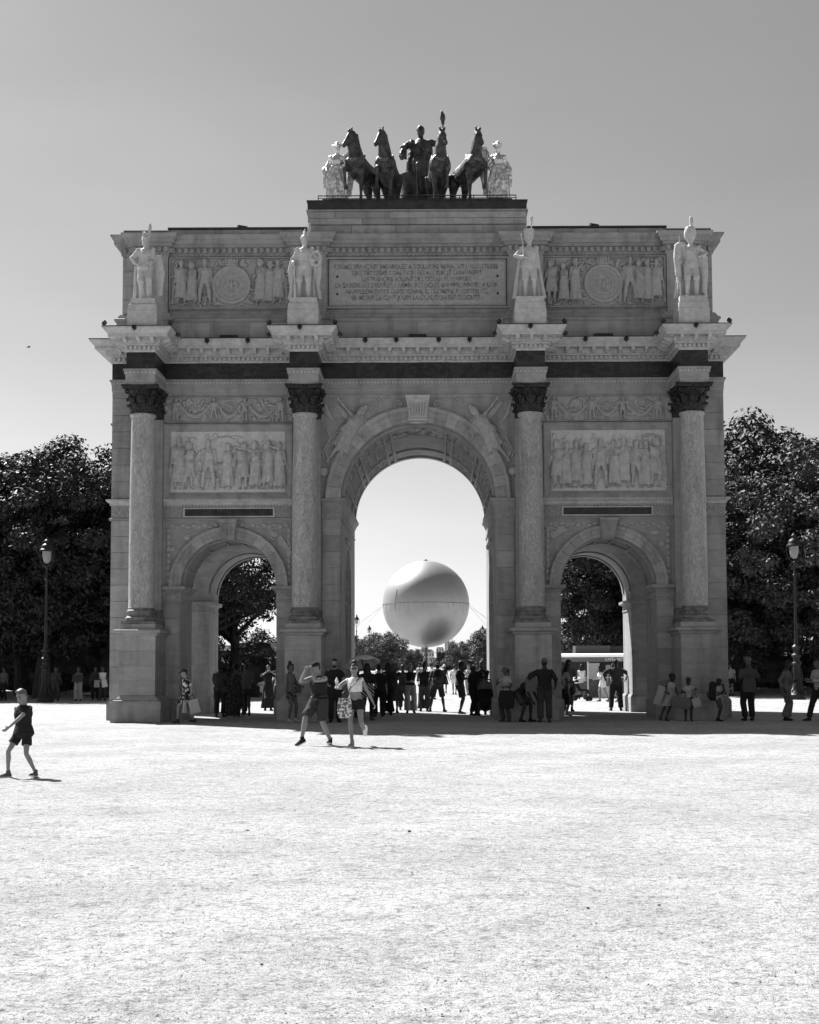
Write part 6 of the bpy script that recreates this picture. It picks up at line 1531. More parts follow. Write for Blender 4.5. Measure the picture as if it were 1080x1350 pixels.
# couple walking across the light
man = person('man in black sleeveless top and dark shorts striding left, both hands raised to his face', -1.95, -13.4, -38, H=1.80, fat=1.10, pose=dict(yaw=-22, pitch=22, lean=4, fl=(.12, .20, .10), fr=(-.14, -.36, .14), pr=20, pl=-8, tr=-14, tl=30, hl=(.06, -.27, 1.52), hr=(-.10, -.30, 1.50), el=(.55, -.2, -1), er=(-.55, -.2, -1), curl=1.0, hipz=.90),
       top=DKC, sleeve=0, bottom=DK2, btype='shorts', legf=.46, hair='crop', cap='cap', capm=DKC, skin=SKIN, shoe=DKC, eyes=True, vox=.012, toplen=-.12)
mb = MB(); f_ = man[1]; ps = [f_.pel+Vector((.17*math.cos(a), .0+.14*math.sin(a), .07+.02*math.cos(a))) for a in [2*PI*j/20 for j in range(21)]]; scale_mb(mb.tube(ps, .014, 5), f_.k); fp = empty('waist_bag', man[0].location, man[0].rotation_euler.z, 'small black waist bag worn by the striding man', 'bag'); mb.build('belt', LEATH, fp)
mb = MB(); mb.ell(f_.pel+Vector((.03, -.19, .04)), (.10, .05, .06), 12, 8); scale_mb(mb, f_.k); mb.build('pouch', LEATH, fp, True)
wom = person('woman in white crop top and black shorts walking towards the camera beside the striding man', -1.17, -13.9, -8, H=1.72, sex='f', pose=dict(yaw=4, fl=(.16, .22, .30), pl=-58, tl=14, fr=(-.04, -.14, .09), tr=-6, kl=(.05, -1, 0), hl=(.42, .02, .82), hr=(-.30, -.26, 1.22), er=(-1, .4, -.5), curl=.7, side=-2),
       top=WHITEC, sleeve=0, toplen=.16, tflare=0, bottom=DKC, btype='shorts', legf=.20, hair='bun', skin=SKIN, shoe=PALEC, eyes=True, vox=.011)
mb = MB(); M = wom[1].HM(); 
for s in (-1, 1): mb.ell(M @ Vector((.032*s, -.094, .012)), (.026, .008, .018), 10, 8)
mb.tube([M @ Vector((-.07, -.05, .016)), M @ Vector((-.03, -.098, .018)), M @ Vector((.03, -.098, .018)), M @ Vector((.07, -.05, .016))], .004, 4); scale_mb(mb, wom[1].k); mb.build('sunglasses', LEATH, wom[0])
bag('shoulder_bag', W(wom, (-.20, -.12, 1.0)), .24, .14, .40, CROCHET, 'pale patterned cloth bag hanging at the hip of the woman in the crop top', soft=.8, strap=[W(wom, (-.20, -.12, 1.0)), W(wom, (-.05, -.16, 1.25)), W(wom, (.13, -.08, 1.44))])
o = empty('ice_cream', W(wom, wom[1].J['wr']+Vector((-.03, -.05, .10))), 0, 'white ice cream cone held up by the woman in the crop top', 'ice cream'); mb = MB(); mb.lathe([(.008, -.10), (.03, 0), (.032, .01)], 10); mb.build('cone', PAPER, o); mb = MB(); mb.lathe([(.03, .0), (.038, .03), (.028, .06), (.016, .09), (.004, .11)], 12); mb.build('scoop', WHITEC, o, True)
# man with paper bags, left
fl = person('man in floral shirt and cap walking left past the left side arch', -6.68, -2.35, -62, H=1.62, fat=1.05, pose=dict(yaw=0, pitch=10, lean=6, fl=(.10, .22, .11), fr=(-.10, -.26, .10), pl=-12, hl=(.27, .04, .84), hr=(-.25, -.08, .86), hipz=.90), top=FLORAL, sleeve=.35, bottom=FLORAL, btype='shorts', legf=.42, hair='crop', cap='cap', shoe=DK2, toplen=-.14, tflare=.12)
bag('paper_bag', W(fl, (.30, .08, .74)), .30, .12, .40, PAPER, 'large stiff paper shopping bag carried by the man in the floral shirt', rz=20, tilt=-14); bag('paper_bag', W(fl, (.28, -.16, .72)), .14, .10, .36, PALEC, 'narrow pale shopping bag carried in front by the man in the floral shirt', rz=-62, tilt=4)
d = person('man in grey shirt with diagonal strap, back turned, inside the left side arch', -6.45, 2.3, 176, H=1.74, fat=1.1, top=GRC, sleeve=.35, bottom=DKC, btype='trousers', hair='crop', shoe=GRC, skin=SKIN3, pose=dict(hl=(.12, -.25, 1.1), hr=(-.12, -.25, 1.1)))
bag('crossbody_bag', W(d, (-.20, .14, .98)), .20, .08, .18, LEATH, 'black crossbody bag on the back of the man in the grey shirt', strap=[W(d, (-.20, .14, .98)), W(d, (-.02, .16, 1.3)), W(d, (.13, .03, 1.49)), W(d, (.08, -.14, 1.3))])
v = person('person with bushy dark hair behind the stack of luggage in the left side arch', -5.95, 2.5, 150, H=1.72, sex='f', top=DK2, sleeve=.3, bottom=DK2, btype='skirt', skirtz=.35, hair='afro', shoe=WHITEC, skin=SKIN2, pose=dict(hl=(.24, -.20, 1.1)))
lug = empty('luggage_trolley', (-5.95, 1.75, 0), R(5), 'dark loaded luggage trolley in the left side arch', 'luggage')
LUGM = patterned('luggage_cloth', .012, .05, 18, .5)
for i, (w, h, z) in enumerate(((.46, .62, .06), (.42, .30, .69), (.34, .24, 1.0))):
    mb = MB(); mb.loft([[Vector((sx*w/2*k, sy*.14*k, zz)) for sx, sy in ((-1, -.8), (-.85, -1), (.85, -1), (1, -.8), (1, .8), (.85, 1), (-.85, 1), (-1, .8))] for zz, k in ((z, .95), (z+.03, 1), (z+h-.03, 1), (z+h, .94))]); mb.build('case', LUGM, lug, R(50))
for s in (-1, 1): mb = MB(); mb.tube([(s*.20-.015, .05, .05), (s*.20+.015, .05, .05)], .05, 10); mb.build('wheel', LEATH, lug)
w2 = person('person in dark clothes with a hand on the luggage in the left side arch', -5.72, 3.2, -160, H=1.76, top=MIDC, sleeve=.28, bottom=DK2, btype='shorts', hair='short', shoe=DK2, skin=SKIN2, pose=dict(hr=(-.2, -.25, 1.15)))
bag('tote_bag', W(w2, (-.30, -.05, .98)), .34, .08, .38, GRC, 'grey printed tote bag hanging beside the luggage trolley', rz=10)
bd = person('woman in a long black dress, hands at her face, in the left side arch', -5.62, 8.4, 15, H=1.70, sex='f', top=None, bottom=DKC, btype='dress', skirtz=.10, sk=(.18, .26), sleeve=.6, hair='long', shoe=DKC, pose=dict(hl=(.10, -.22, 1.45), hr=(-.10, -.22, 1.45), el=(1, 0, -.8), er=(-1, 0, -.8)))
g = person('man in dark t-shirt and shorts with a rucksack, walking in the left side arch', -5.05, 8.8, 75, H=1.82, top=DKC, sleeve=.28, bottom=DKC, btype='shorts', hair='short', shoe=DK2, skin=SKIN2, pose=dict(fl=(.1, -.16, .1), fr=(-.1, .28, .14), pr=-24, lean=4, hl=(.26, -.08, .85), hr=(-.26, .06, .85)))
backpack(g, 'black rucksack on the man walking in the left side arch', k=1.15)
# by the second pedestal
i_ = person('woman with a bun and patterned shorts standing against the pedestal left of the central arch', -3.72, -2.15, 62, H=1.74, sex='f', top=MIDC, sleeve=0, bottom=SPOT, btype='shorts', legf=.26, hair='bun', shoe=PALEC, skin=SKIN2, pose=dict(hl=(.18, -.28, 1.05), hr=(-.27, -.05, .82), fl=(.1, -.12, .09), yaw=12))
bag('shoulder_bag', W(i_, (.22, -.12, 1.05)), .22, .09, .20, LEATH, 'small black bag at the side of the woman with the bun', strap=[W(i_, (.22, -.12, 1.05)), W(i_, (.06, -.14, 1.3)), W(i_, (-.12, 0, 1.46))])
st = person('person in dark clothes perched on the pedestal base behind the striding man', -2.85, -1.98, 12, H=1.6, top=DK2, sleeve=.3, bottom=DK2, btype='shorts', legf=.45, hair='short', shoe=DKC, skin=SKIN3, pose=dict(hipz=.80, lean=-6, hipy=.22, fl=(.10, -.38, .34), fr=(-.12, -.30, .36), kl=(0, -1, .6), kr=(0, -1, .6), hl=(.15, -.22, .9), hr=(-.15, -.22, .9)))
st[0].location.y = -2.05
j = person('tall bearded man in a black t-shirt standing behind the couple', -2.42, -2.2, 8, H=1.88, fat=1.08, top=DKC, sleeve=.28, bottom=DKC, btype='trousers', hair='short', shoe=DKC, pose=dict(yaw=-14, pitch=8, hl=(.18, -.2, 1.0), hr=(-.2, -.2, 1.02)))
mb = MB(); M = j[1].HM(); mb.ell(M @ Vector((0, -.055, -.075)), (.056, .048, .05), 12, 8); scale_mb(mb, j[1].k); mb.build('beard', HAIRD, j[0], True)
# parasol group
k_ = person('person in black with a big striped bag standing under the pale parasol', -1.55, -.9, 170, H=1.74, sex='f', top=DKC, sleeve=.5, bottom=DKC, btype='leggings', hair='long', shoe=DK2, pose=dict(hl=(.30, -.25, 1.22), hr=(-.24, -.18, 1.0), fl=(.14, 0, .09), fr=(-.14, 0, .09)))
bag('striped_bag', W(k_, (.02, .26, 1.12)), .56, .16, .42, STRIPED, 'large diagonally striped bag worn by the person under the parasol', rz=4, soft=.3)
um = empty('parasol', (-1.62, -1.05, 1.34), 0, 'pale open parasol held up left of the queue under the central arch', 'umbrella'); um.rotation_euler = (R(-14), R(-10), 0)
UMB = mat('parasol_cloth', .5, .8, var=.12, scale=3); mb = MB(); rings = []
for i in range(9):
    t = i/8; r_ = .56*t; ring = []
    for q in range(40):
        a = 2*PI*q/40; sag = 1-.07*t*abs(math.sin(4*a)); ring.append(Vector((r_*sag*math.cos(a), r_*sag*math.sin(a), .62-.24*t*t-.03*t*abs(math.sin(4*a)))))
    rings.append(ring)
rings += [[Vector((v.x*.985, v.y*.985, v.z-.008)) for v in r_] for r_ in rings[::-1]][:-1]
mb.loft(rings[::-1][::-1] if True else rings); mb.build('canopy', UMB, um, R(40))
for q in range(8): a = 2*PI*q/8; mb = MB(); mb.tube([(0, 0, .60), (.28*math.cos(a), .28*math.sin(a), .545), (.56*math.cos(a), .56*math.sin(a), .365)], .006, 4); mb.build('rib', LEATH, um)
mb = MB(); mb.tube([(0, 0, -.1), (0, 0, .70)], .011, 6); mb.build('shaft', LEATH, um)
person('person in dark clothes close behind the parasol', -1.30, 1.9, 185, H=1.70, top=DKC, sleeve=.5, bottom=DKC, btype='trousers', hair='short', shoe=DK2)
QG = None
l_ = person('woman in a loose grey dress, hands at her face, under the central arch', -.92, 5.4, 5, H=1.72, sex='f', bottom=GRC, btype='dress', skirtz=.42, sk=(.18, .36), sleeve=.6, hair='long', shoe=GRC, skin=SKIN2, pose=dict(hl=(.10, -.24, 1.48), hr=(-.08, -.24, 1.46), el=(1, 0, -.8), er=(-1, 0, -.8)))
bag('shoulder_bag', W(l_, (.08, -.19, 1.05)), .30, .08, .22, LEATH, 'black bag hanging across the woman in the loose grey dress', tilt=25, strap=[W(l_, (.08, -.19, 1.05)), W(l_, (-.1, -.16, 1.3)), W(l_, (-.13, 0, 1.46))])
m_ = person('long-haired woman in black top and pale wide trousers under the central arch', -.34, 5.4, 3, H=1.73, sex='f', top=DKC, sleeve=0, toplen=.02, bottom=PALEC, btype='wide', hair='long', hairm=HAIRL, shoe=DK2, pose=dict(hl=(.05, -.22, 1.10), hr=(-.06, -.22, 1.08)))
n_ = person('person in a tall soft hat and dark clothes under the central arch', .12, 6.7, 178, H=1.75, top=DKC, sleeve=.12, bottom=DK2, btype='wide', hair='crop', cap='tall', shoe=DKC, skin=SKIN2, pose=dict(hl=(.16, -.22, 1.12), hr=(-.18, -.22, 1.1), fl=(.12, -.05, .09)))
o_p = person('man in a white shirt and grey trousers standing in the sun behind the queue', .38, 23.5, 160, H=1.80, top=WHITEC, sleeve=.5, bottom=MIDC, btype='trousers', hair='short', shoe=DK2, pose=dict(hr=(-.2, -.25, 1.2)))
p_ = person('man in brimmed hat and dark shorts with rucksack, legs apart, under the central arch', .60, 6.3, 182, H=1.80, top=GRC, sleeve=.3, bottom=DKC, btype='shorts', legf=.45, hair='crop', cap='hat', capm=GRC, shoe=DKC, skin=SKIN3, pose=dict(fl=(.26, .02, .09), fr=(-.22, -.02, .09), tl=25, tr=-25, hl=(.30, 0, .85), hr=(-.30, -.05, .88), hipz=.91))
backpack(p_, 'black rucksack on the man in the brimmed hat', k=1.1)
r_ = person('man in dark t-shirt and shorts looking at a phone, standing alone right of the queue', 1.34, 4.2, 78, H=1.83, fat=1.05, top=DKC, sleeve=.32, bottom=DK2, btype='shorts', legf=.45, hair='short', shoe=GRC, skin=SKIN3, pose=dict(pitch=18, hl=(.08, -.36, 1.18), hr=(-.06, -.36, 1.16)))
phone(r_, 'l', 'phone in the hand of the man standing alone right of the queue')
s_ = person('man in black standing behind the pushchair under the central arch', 2.05, 3.6, -8, H=1.82, fat=1.1, top=DKC, sleeve=.9, bottom=DKC, btype='trousers', hair='crop', shoe=DKC, skin=SKIN2, pose=dict(hl=(.10, -.26, 1.28), hr=(-.20, -.32, 1.05), yaw=-5))
# pushchairs
def pushchair(x, y, rz, lab, hood, seat, k=1.0):
    root = empty('pushchair', (x, y, 0), R(rz), lab, 'pushchair', 'pushchairs at the arch'); root.scale = (k, k, k)
    for sx in (-1, 1):
        for yy, rr in ((-.38, .10), (.30, .15)):
            M = Matrix.Translation((sx*.25, yy, rr)) @ Matrix.Rotation(PI/2, 4, 'Y'); mb = MB(); mb.lathe([(rr*.6, -.02), (rr, -.02), (rr, .02), (rr*.6, .02)], 18, M=M); w = mb.build('wheel', TY, root); mb = MB(); mb.lathe([(rr*.62, -.012), (.02, -.02), (.02, .02), (rr*.62, .012)], 10, M=M); mb.build('rim', RIM, w)
        mb = MB(); mb.tube([(sx*.24, -.38, .12), (sx*.23, .0, .48), (sx*.23, .35, .85), (sx*.22, .50, 1.05)], .016, 6); mb.tube([(sx*.24, .30, .16), (sx*.23, .0, .48)], .016, 6); mb.build('frame_tube', LEATH, root)
    mb = MB(); mb.tube([(-.22, .50, 1.05), (.22, .50, 1.05)], .02, 8); mb.build('handlebar', LEATH, root)
    mb = MB(); mb.loft([[Vector((sx*.21, y_, z_)) for sx in (-1, 1)]+[Vector((sx*.21, y2, z2)) for sx in (1, -1)] for y_, z_, y2, z2 in ((-.38, .30, -.36, .36), (-.30, .42, -.30, .50), (.05, .42, .02, .52), (.22, .85, .16, .85))]); mb.build('seat', seat, root)
    mb = MB(); rings = []
    for i in range(9):
        a = R(10+150*i/8); rings.append([Vector((.24*math.cos(b), .14-.30*math.cos(a)*math.sin(b)*1.0-.0, .74+.30*math.sin(a)*math.sin(b))) for b in [PI*q/10 for q in range(11)]]+[Vector((.225*math.cos(b), .14-.28*math.cos(a)*math.sin(b), .74+.28*math.sin(a)*math.sin(b))) for b in [PI*q/10 for q in range(10, -1, -1)]])
    mb.loft(rings); mb.build('hood', hood, root, R(50))
    mb = MB(); mb.ell((0, .12, .22), (.18, .2, .10), 12, 8); mb.build('basket', DKC, root, True); return root
pushchair(2.15, 2.75, 5, 'black pushchair with grey-edged hood in front of the man in black', MIDC, DKC, 1.1)
# right pedestal group
t_ = person('person in pale cap holding a dark bag by the right jamb of the central arch', 2.55, -2.2, -40, H=1.62, sex='f', top=PALEC, sleeve=.3, bottom=GRC, btype='trousers', hair='pony', cap='cap', capm=MIDC, shoe=GRC, skin=SKIN2, pose=dict(hl=(.14, -.26, 1.08), hr=(-.12, -.28, 1.30), pitch=18))
bag('dark_bag', W(t_, (.16, -.20, .98)), .38, .18, .52, DKC, 'large limp black bag held by the person in the pale cap', soft=.6, rz=5)
u_ = person('man in a dark t-shirt bending forward with hands on his knees by the pedestal', 3.05, -2.35, 50, H=1.74, top=DKC, sleeve=.3, bottom=DK2, btype='shorts', legf=.42, hair='short', shoe=DKC, skin=SKIN3, pose=dict(lean=48, pitch=10, hipz=.80, hipy=.18, fl=(.16, -.12, .09), fr=(-.12, .02, .09), kl=(.1, -1, 0), hl=(.12, -.42, .56), hr=(-.10, -.40, .58), yaw=20))
v_ = person('heavy man in pale cap and black shirt seen from behind, right of the central arch', 3.62, -2.75, 178, H=1.86, fat=1.15, top=DKC, sleeve=.55, bottom=DK2, btype='trousers', hair='crop', cap='capback', capm=MIDC, shoe=DK2, skin=SKIN3, pose=dict(hl=(.40, -.05, 1.0), hr=(-.30, -.06, .98), el=(1, .6, 0), yaw=10, fl=(.12, 0, .09), fr=(-.12, -.05, .09)))
bag('tote_bag', W(v_, (.36, .02, 1.22)), .30, .08, .42, MIDC, 'limp grey tote bag hanging from the arm of the man in the pale cap', rz=5, soft=.4)
w_ = person('woman with loose dark hair, white t-shirt and dark skirt in the right side arch', 4.72, 2.2, -95, H=1.72, sex='f', top=PALEC, sleeve=.25, bottom=DKC, btype='skirt', skirtz=.36, sk=(.16, .22), hair='long', shoe=MIDC, skin=SKIN2, pose=dict(hl=(.06, -.3, 1.12), hr=(-.1, -.3, 1.12), pitch=14))
bag('shoulder_bag', W(w_, (.24, .03, 1.02)), .30, .12, .30, LEATH, 'black bag at the hip of the woman in the white t-shirt', rz=80, soft=.4)
w_[0].rotation_euler.z = R(78); x_ = person('man in a cap and long pale t-shirt facing the woman in the right side arch', 5.18, 6.1, 165, H=1.84, top=MIDC, sleeve=.35, toplen=-.12, bottom=DKC, btype='shorts', legf=.40, hair='crop', cap='cap', capm=DKC, shoe=DKC, skin=SKIN2, pose=dict(yaw=-60, hl=(.16, -.26, 1.15), hr=(-.22, -.2, 1.1)))
z_ = person('man in dark shirt and trousers at the right jamb of the right side arch', 6.92, 6.6, 175, H=1.86, top=DK2, sleeve=.45, bottom=DKC, btype='trousers', hair='crop', shoe=DKC, skin=SKIN3, pose=dict(fl=(.17, 0, .09), fr=(-.15, 0, .09), hl=(.34, -.05, 1.02), hr=(-.33, -.12, 1.04), el=(1, .5, 0), er=(-1, .5, 0)), fat=1.08)
# sunlit people at the kiosk
person('woman in a dark top with long hair standing at the kiosk counter', 7.45, 22.6, 170, H=1.68, sex='f', top=WHITEC, sleeve=0, bottom=MIDC, btype='skirt', skirtz=.45, hair='long', shoe=DK2, vox=.018)
pushchair(7.05, 19.6, 70, 'sunlit pushchair with a pale cloth over the hood near the kiosk', WHITEC, DKC, 1.05)
person('woman in white leaning forward to the pushchair near the kiosk', 7.95, 18.6, -70, H=1.62, sex='f', top=WHITEC, sleeve=.3, bottom=WHITEC, btype='shorts', hair='long', shoe=MIDC, vox=.018, pose=dict(lean=18, hl=(.1, -.42, 1.05), hr=(-.1, -.42, 1.05), fl=(.1, .25, .11), fr=(-.1, -.12, .09)))
person('girl in pale clothes following the woman in white near the kiosk', 8.30, 17.8, -60, H=1.45, sex='f', child=True, top=PALEC, sleeve=.3, bottom=PALEC, btype='skirt', skirtz=.5, hair='pony', shoe=MIDC, vox=.018, pose=dict(fl=(.1, .2, .11), fr=(-.1, -.15, .09)))
person('dark-haired person behind the counter of the kiosk', 8.6, 28.2, 0, H=1.66, top=DKC, sleeve=.3, bottom=DKC, btype='trousers', hair='short', vox=.02)
person('person in dark clothes ordering at the kiosk behind the man in the checked shirt', 9.05, 23.6, 175, H=1.7, top=DK2, sleeve=.3, bottom=MIDC, btype='shorts', hair='short', vox=.018)
# far walkers down the avenue
for x, y, rz, kw, lab in ((1.10, 36.0, 180, dict(top=DKC, sleeve=0, bottom=DKC, btype='skirt', skirtz=.55, hair='short', cap='bucket', capm=WHITEC, sex='f'), 'distant woman in a short black dress and white hat walking away down the avenue'),
        (1.62, 32.5, 170, dict(top=WHITEC, sleeve=.3, bottom=WHITEC, btype='shorts', hair='short'), 'distant person in white walking away beside the woman in black'),
        (2.35, 31.0, -20, dict(top=PATW, sleeve=.4, bottom=PALEC, btype='trousers', hair='short'), 'distant person in a patterned shirt and pale trousers, right of the avenue'),
        (2.72, 34.5, 10, dict(top=WHITEC, sleeve=.3, bottom=MIDC, btype='trousers', hair='long', sex='f'), 'distant person in white partly hidden by the man with the pushchair'),
        (-.55, 62.0, 180, dict(top=PALEC, sleeve=.3, bottom=MIDC, btype='shorts', hair='short'), 'tiny pale figure far down the middle of the avenue'),
        (-3.1, 48.0, 150, dict(top=WHITEC, sleeve=.3, bottom=GRC, btype='trousers', hair='short'), 'distant person in a white shirt seen left of the queue'),
        (3.6, 75.0, 180, dict(top=MIDC, sleeve=.3, bottom=DK2, btype='trousers', hair='short'), 'tiny grey figure far down the right of the avenue')):
    person(lab, x, y, rz, H=1.68, vox=.024, pose=dict(fl=(.1, -.18, .1), fr=(-.1, .2, .12)), **kw)
for x, y, rz, kw, lab in ((-5.35, 9.6, 20, dict(top=PATW, sleeve=.4, bottom=DK2, btype='skirt', skirtz=.4, hair='long', sex='f'), 'woman in a patterned blouse between the black dress and the rucksack'),
        (-6.05, 4.6, 190, dict(top=DKC, sleeve=.4, bottom=DKC, btype='trousers', hair='short'), 'dark silhouette deepest behind the luggage trolley in the left side arch'),
        (-5.00, 6.9, 100, dict(top=DK2, sleeve=.4, bottom=DKC, btype='trousers', hair='crop'), 'dark silhouette at the right side of the left arch opening, facing right'),
        (-1.95, 1.4, 160, dict(top=DKC, sleeve=.5, bottom=DKC, btype='trousers', hair='short'), 'dark silhouette under the left edge of the parasol'),
        (-1.05, 3.2, 200, dict(top=DKC, sleeve=.4, bottom=DKC, btype='wide', hair='long', sex='f'), 'dark silhouette of a woman just right of the parasol'),
        (-.66, 8.2, 170, dict(top=DKC, sleeve=.4, bottom=DKC, btype='trousers', hair='short'), 'dark silhouette between the loose grey dress and the pale wide trousers'),
        (1.72, 3.0, 60, dict(top=DKC, sleeve=.4, bottom=DKC, btype='trousers', hair='crop'), 'dark silhouette left of the man with the pushchair'),
        (2.75, .6, -60, dict(top=DK2, sleeve=.4, bottom=DKC, btype='trousers', hair='short'), 'dark silhouette leaning on the right jamb of the central arch'),
        (4.55, 3.4, 120, dict(top=DKC, sleeve=.4, bottom=DKC, btype='trousers', hair='short'), 'dark silhouette at the left jamb of the right side arch')):
    person(lab, x, y, rz, H=random.uniform(1.64, 1.82), vox=.017, skin=SKIN3, pose=dict(hl=(random.uniform(.1, .3), -.2, random.uniform(.85, 1.2)), fl=(.12, -.08, .09), yaw=random.uniform(-30, 30), side=random.uniform(-4, 4)), **kw)
# three children by the right pedestal
c1 = person('girl in a white dress leaning back against the base of the rightmost pedestal', 7.35, -2.02, 12, H=1.44, sex='f', child=True, bottom=PALEC, btype='dress', skirtz=.52, sk=(.16, .20), sleeve=0, hair='curly', shoe=DK2, skin=SKIN3, pose=dict(side=4, hipz=.86, fl=(-.26, -.20, .09), fr=(-.50, -.22, .09), hl=(.18, -.2, .95), hr=(-.2, -.2, .98), pitch=20, yaw=30))
bag('white_bag', W(c1, (-.36, -.12, 1.22)), .22, .10, .56, PALEC, 'tall pale bag leaning at the side of the girl in the white dress', tilt=18, handles=False)
c2 = person('small girl in a pale top holding bags, middle one of the three children', 7.78, -2.45, -8, H=1.26, sex='f', child=True, top=PALEC, sleeve=.25, bottom=DK2, btype='leggings', hair='curly', shoe=DK2, skin=SKIN3, pose=dict(hl=(.30, -.1, 1.25), hr=(-.2, -.22, 1.15), el=(1, 0, -.6), pitch=22, yaw=15))
bag('cloth_bag', W(c2, (-.26, -.16, .98)), .46, .18, .34, MIDC, 'wide grey cloth bag held low by the small girl', soft=.7, tilt=8); bag('cloth_bag', W(c2, (.26, -.12, .92)), .22, .12, .26, PALEC, 'small pale bag in the other hand of the small girl', soft=.5, tilt=-15)
c3 = person('child in a cap, pale shirt and shorts with a black backpack, facing right', 8.62, -2.5, 84, H=1.24, child=True, top=PALEC, sleeve=.28, bottom=GRC, btype='shorts', legf=.44, hair='crop', cap='cap', capm=DKC, shoe=DKC, skin=SKIN3, pose=dict(pitch=22, hl=(.1, -.26, 1.12), hr=(-.1, -.26, 1.12)))
backpack(c3, 'black backpack on the child in the cap', k=1.15)
# right edge
a1 = person('man in grey shirt and black trousers with tote bag, standing right of the arch', 9.55, -2.3, 188, H=1.86, fat=1.1, top=GRC, sleeve=.4, toplen=-.12, bottom=DKC, btype='trousers', hair='curly', hairm=HAIRL, shoe=DKC, skin=SKIN3, pose=dict(hl=(.15, -.25, 1.1), hr=(-.2, -.22, 1.15)))
bag('tote_bag', W(a1, (.05, .22, 1.16)), .38, .08, .40, GRC, 'printed grey tote bag on the back of the man right of the arch', rz=5)
a2 = person('person in a beige suit with wide trousers standing right of the arch', 10.62, -2.3, 60, H=1.78, sex='f', top=MIDC, sleeve=.9, bottom=MIDC, btype='wide', hair='short', shoe=DKC, skin=SKIN3, pose=dict(hl=(.05, -.28, 1.12), hr=(-.24, -.02, .9), pitch=20, lean=5), toplen=-.12)
bag('handbag', W(a2, (-.25, -.12, .72)), .16, .08, .20, LEATH, 'tiny black handbag hanging beside the person in the beige suit')
a3 = person('man in white shirt and black trousers striding left at the right picture edge', 11.40, -3.0, -72, H=1.80, top=PALEC, sleeve=.9, bottom=DKC, btype='trousers', hair='short', shoe=DKC, skin=SKIN2, pose=dict(fl=(.1, .25, .12), fr=(-.1, -.28, .10), pl=-14, hl=(.12, -.34, 1.15), hr=(-.14, -.32, 1.15), lean=3))
a4 = person('person in black at the very right edge of the picture', 11.95, -2.3, 170, H=1.76, top=DKC, sleeve=.5, bottom=DKC, btype='trousers', hair='short', shoe=DKC)
for x, y, rz, kw, lab in ((15.0, 27.5, 175, dict(top=WHITEC, sleeve=.3, bottom=GRC, btype='trousers', hair='short'), 'distant person in a white shirt near the trees right of the arch'),
        (14.4, 26.8, 160, dict(top=MIDC, sleeve=.3, bottom=GRC, btype='trousers', hair='curly'), 'distant person in grey just left of the white shirted one, right of the arch'),
        (15.7, 28.2, 190, dict(top=PALEC, sleeve=.3, bottom=DKC, btype='shorts', hair='short'), 'distant person in pale shirt and black shorts near the right lamp post'),
        (13.9, 29.0, 10, dict(top=DKC, sleeve=.3, bottom=DKC, btype='trousers', hair='short'), 'distant person in black in the shade right of the arch')):
    person(lab, x, y, rz, H=1.68, vox=.02, **kw)
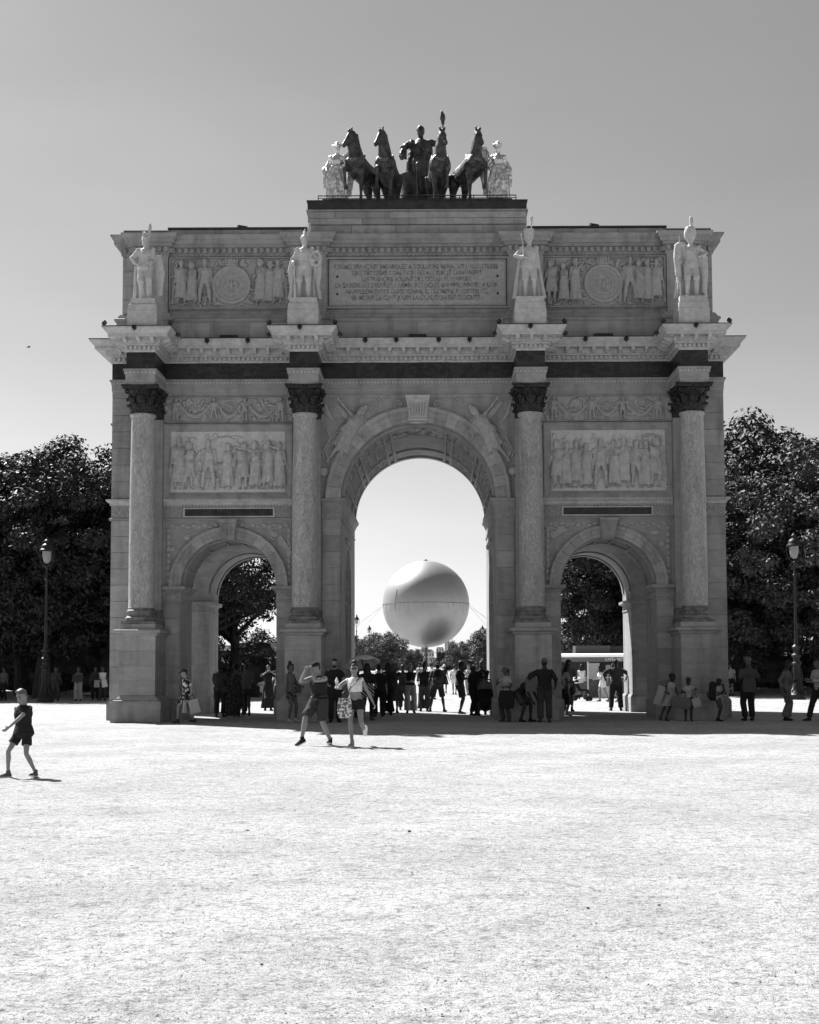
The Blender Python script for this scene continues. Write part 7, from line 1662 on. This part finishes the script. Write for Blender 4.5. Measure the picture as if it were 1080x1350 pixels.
# people in the shade left of the arch
for x, y, rz, kw, lab in ((-17.6, 23.6, 20, dict(top=GRC, sleeve=.3, bottom=GRC, btype='trousers', hair='short', pose=dict(hl=(.1, -.28, 1.12), hr=(-.1, -.28, 1.12))), 'man in grey looking at his hands right of the left lamp post'),
        (-16.45, 23.4, 0, dict(top=MIDC, sleeve=.4, bottom=PALEC, btype='wide', hair='long', sex='f', pose=dict(hl=(.1, -.25, 1.25), hr=(-.1, -.25, 1.25))), 'woman in pale clothes holding a flat case in the shade left of the arch'),
        (-15.95, 24.6, 10, dict(top=DK2, sleeve=.4, bottom=DKC, btype='trousers', hair='short'), 'person in dark clothes behind the woman with the flat case'),
        (-15.35, 23.6, 15, dict(top=WHITEC, sleeve=0, bottom=DK2, btype='trousers', hair='long', sex='f', pose=dict(hr=(-.12, -.25, 1.05))), 'woman in a white top with pale bags next to the left corner of the arch'),
        (-14.9, 24.4, 30, dict(top=DKC, sleeve=.5, bottom=DK2, btype='trousers', hair='short'), 'person in black nearest the left corner of the arch'),
        (-18.35, 26.5, 0, dict(top=DKC, sleeve=.4, bottom=DKC, btype='trousers', hair='short'), 'dark figure directly behind the left lamp post'),
        (-21.0, 24.2, 60, dict(top=DKC, sleeve=.4, bottom=DK2, btype='trousers', hair='short'), 'dark figure at the left edge of the picture under the trees'),
        (-20.5, 25.0, -30, dict(top=MIDC, sleeve=.3, bottom=DKC, btype='trousers', hair='curly'), 'second dark figure at the left edge of the picture under the trees')):
    pf = person(lab, x, y, rz, H=1.66, vox=.018, shoe=GRC, skin=SKIN2, **kw)  # darker skin and shoes put the tree shade into the colour
    if 'flat case' in lab and 'holding' in lab: bag('flat_case', W(pf, (.02, -.30, 1.32)), .52, .08, .34, GRC, 'flat grey case held in front of the woman in pale clothes', handles=False)
    if 'pale bags' in lab:
        bag('paper_bag', W(pf, (-.28, -.2, 1.04)), .26, .1, .34, PALEC, 'left one of two pale paper bags by the left corner of the arch'); bag('paper_bag', W(pf, (.05, -.24, 1.06)), .26, .1, .36, WHITEC, 'right one of two pale paper bags by the left corner of the arch', tilt=-10)
# small birds in the sky, a few dark stones on the gravel
b = empty('bird', (-13.59, 5, 12.74), R(40), 'tiny dark bird in the sky left of the arch', 'bird'); mb = MB(); mb.tube([(-.08, 0, 0), (-.03, 0, .01), (.04, 0, .02), (.06, 0, .02)], [.008, .022, .018, .006], 7); mb.build('bird_body', DKC, b)
for s in (-1, 1): mb = MB(); mb.add([(-.04, 0, .02), (.05, 0, .02), (.0, s*.08, .05), (-.05, s*.12, .03), (-.04, 0, .01), (.05, 0, .01), (.0, s*.08, .04), (-.05, s*.12, .025)], [(0, 1, 2, 3), (7, 6, 5, 4), (0, 4, 5, 1), (1, 5, 6, 2), (2, 6, 7, 3), (3, 7, 4, 0)]); mb.build('wing', DKC, b)
for x, y, r_, lab in ((1.95, -32.5, .010, 'dark stone on the gravel near the right edge of the foreground'), (1.45, -32.6, .010, 'dark stone on the gravel in the right half of the foreground'), (.17, -28.3, .016, 'dark stone on the gravel below the middle of the arch'), (-.55, -34.3, .008, 'dark stone on the gravel near the bottom of the picture, left of the middle'), (.36, -35.3, .006, 'small dark stone near the bottom of the picture, in the middle')):
    mb = MB(); mb.ell((0, 0, r_*.5), (r_*1.3, r_, r_*.6), 9, 6); me = mb.mesh('stone', LEAD, R(60)); 
    for v in me.vertices: v.co *= 1+.25*noise.noise(v.co*60)
    o = link('stone', me, None, (x, y, .005)); tag(o, lab, 'stone', 'dark stones lying on the gravel')
bpy.data.objects.remove(_tmp)
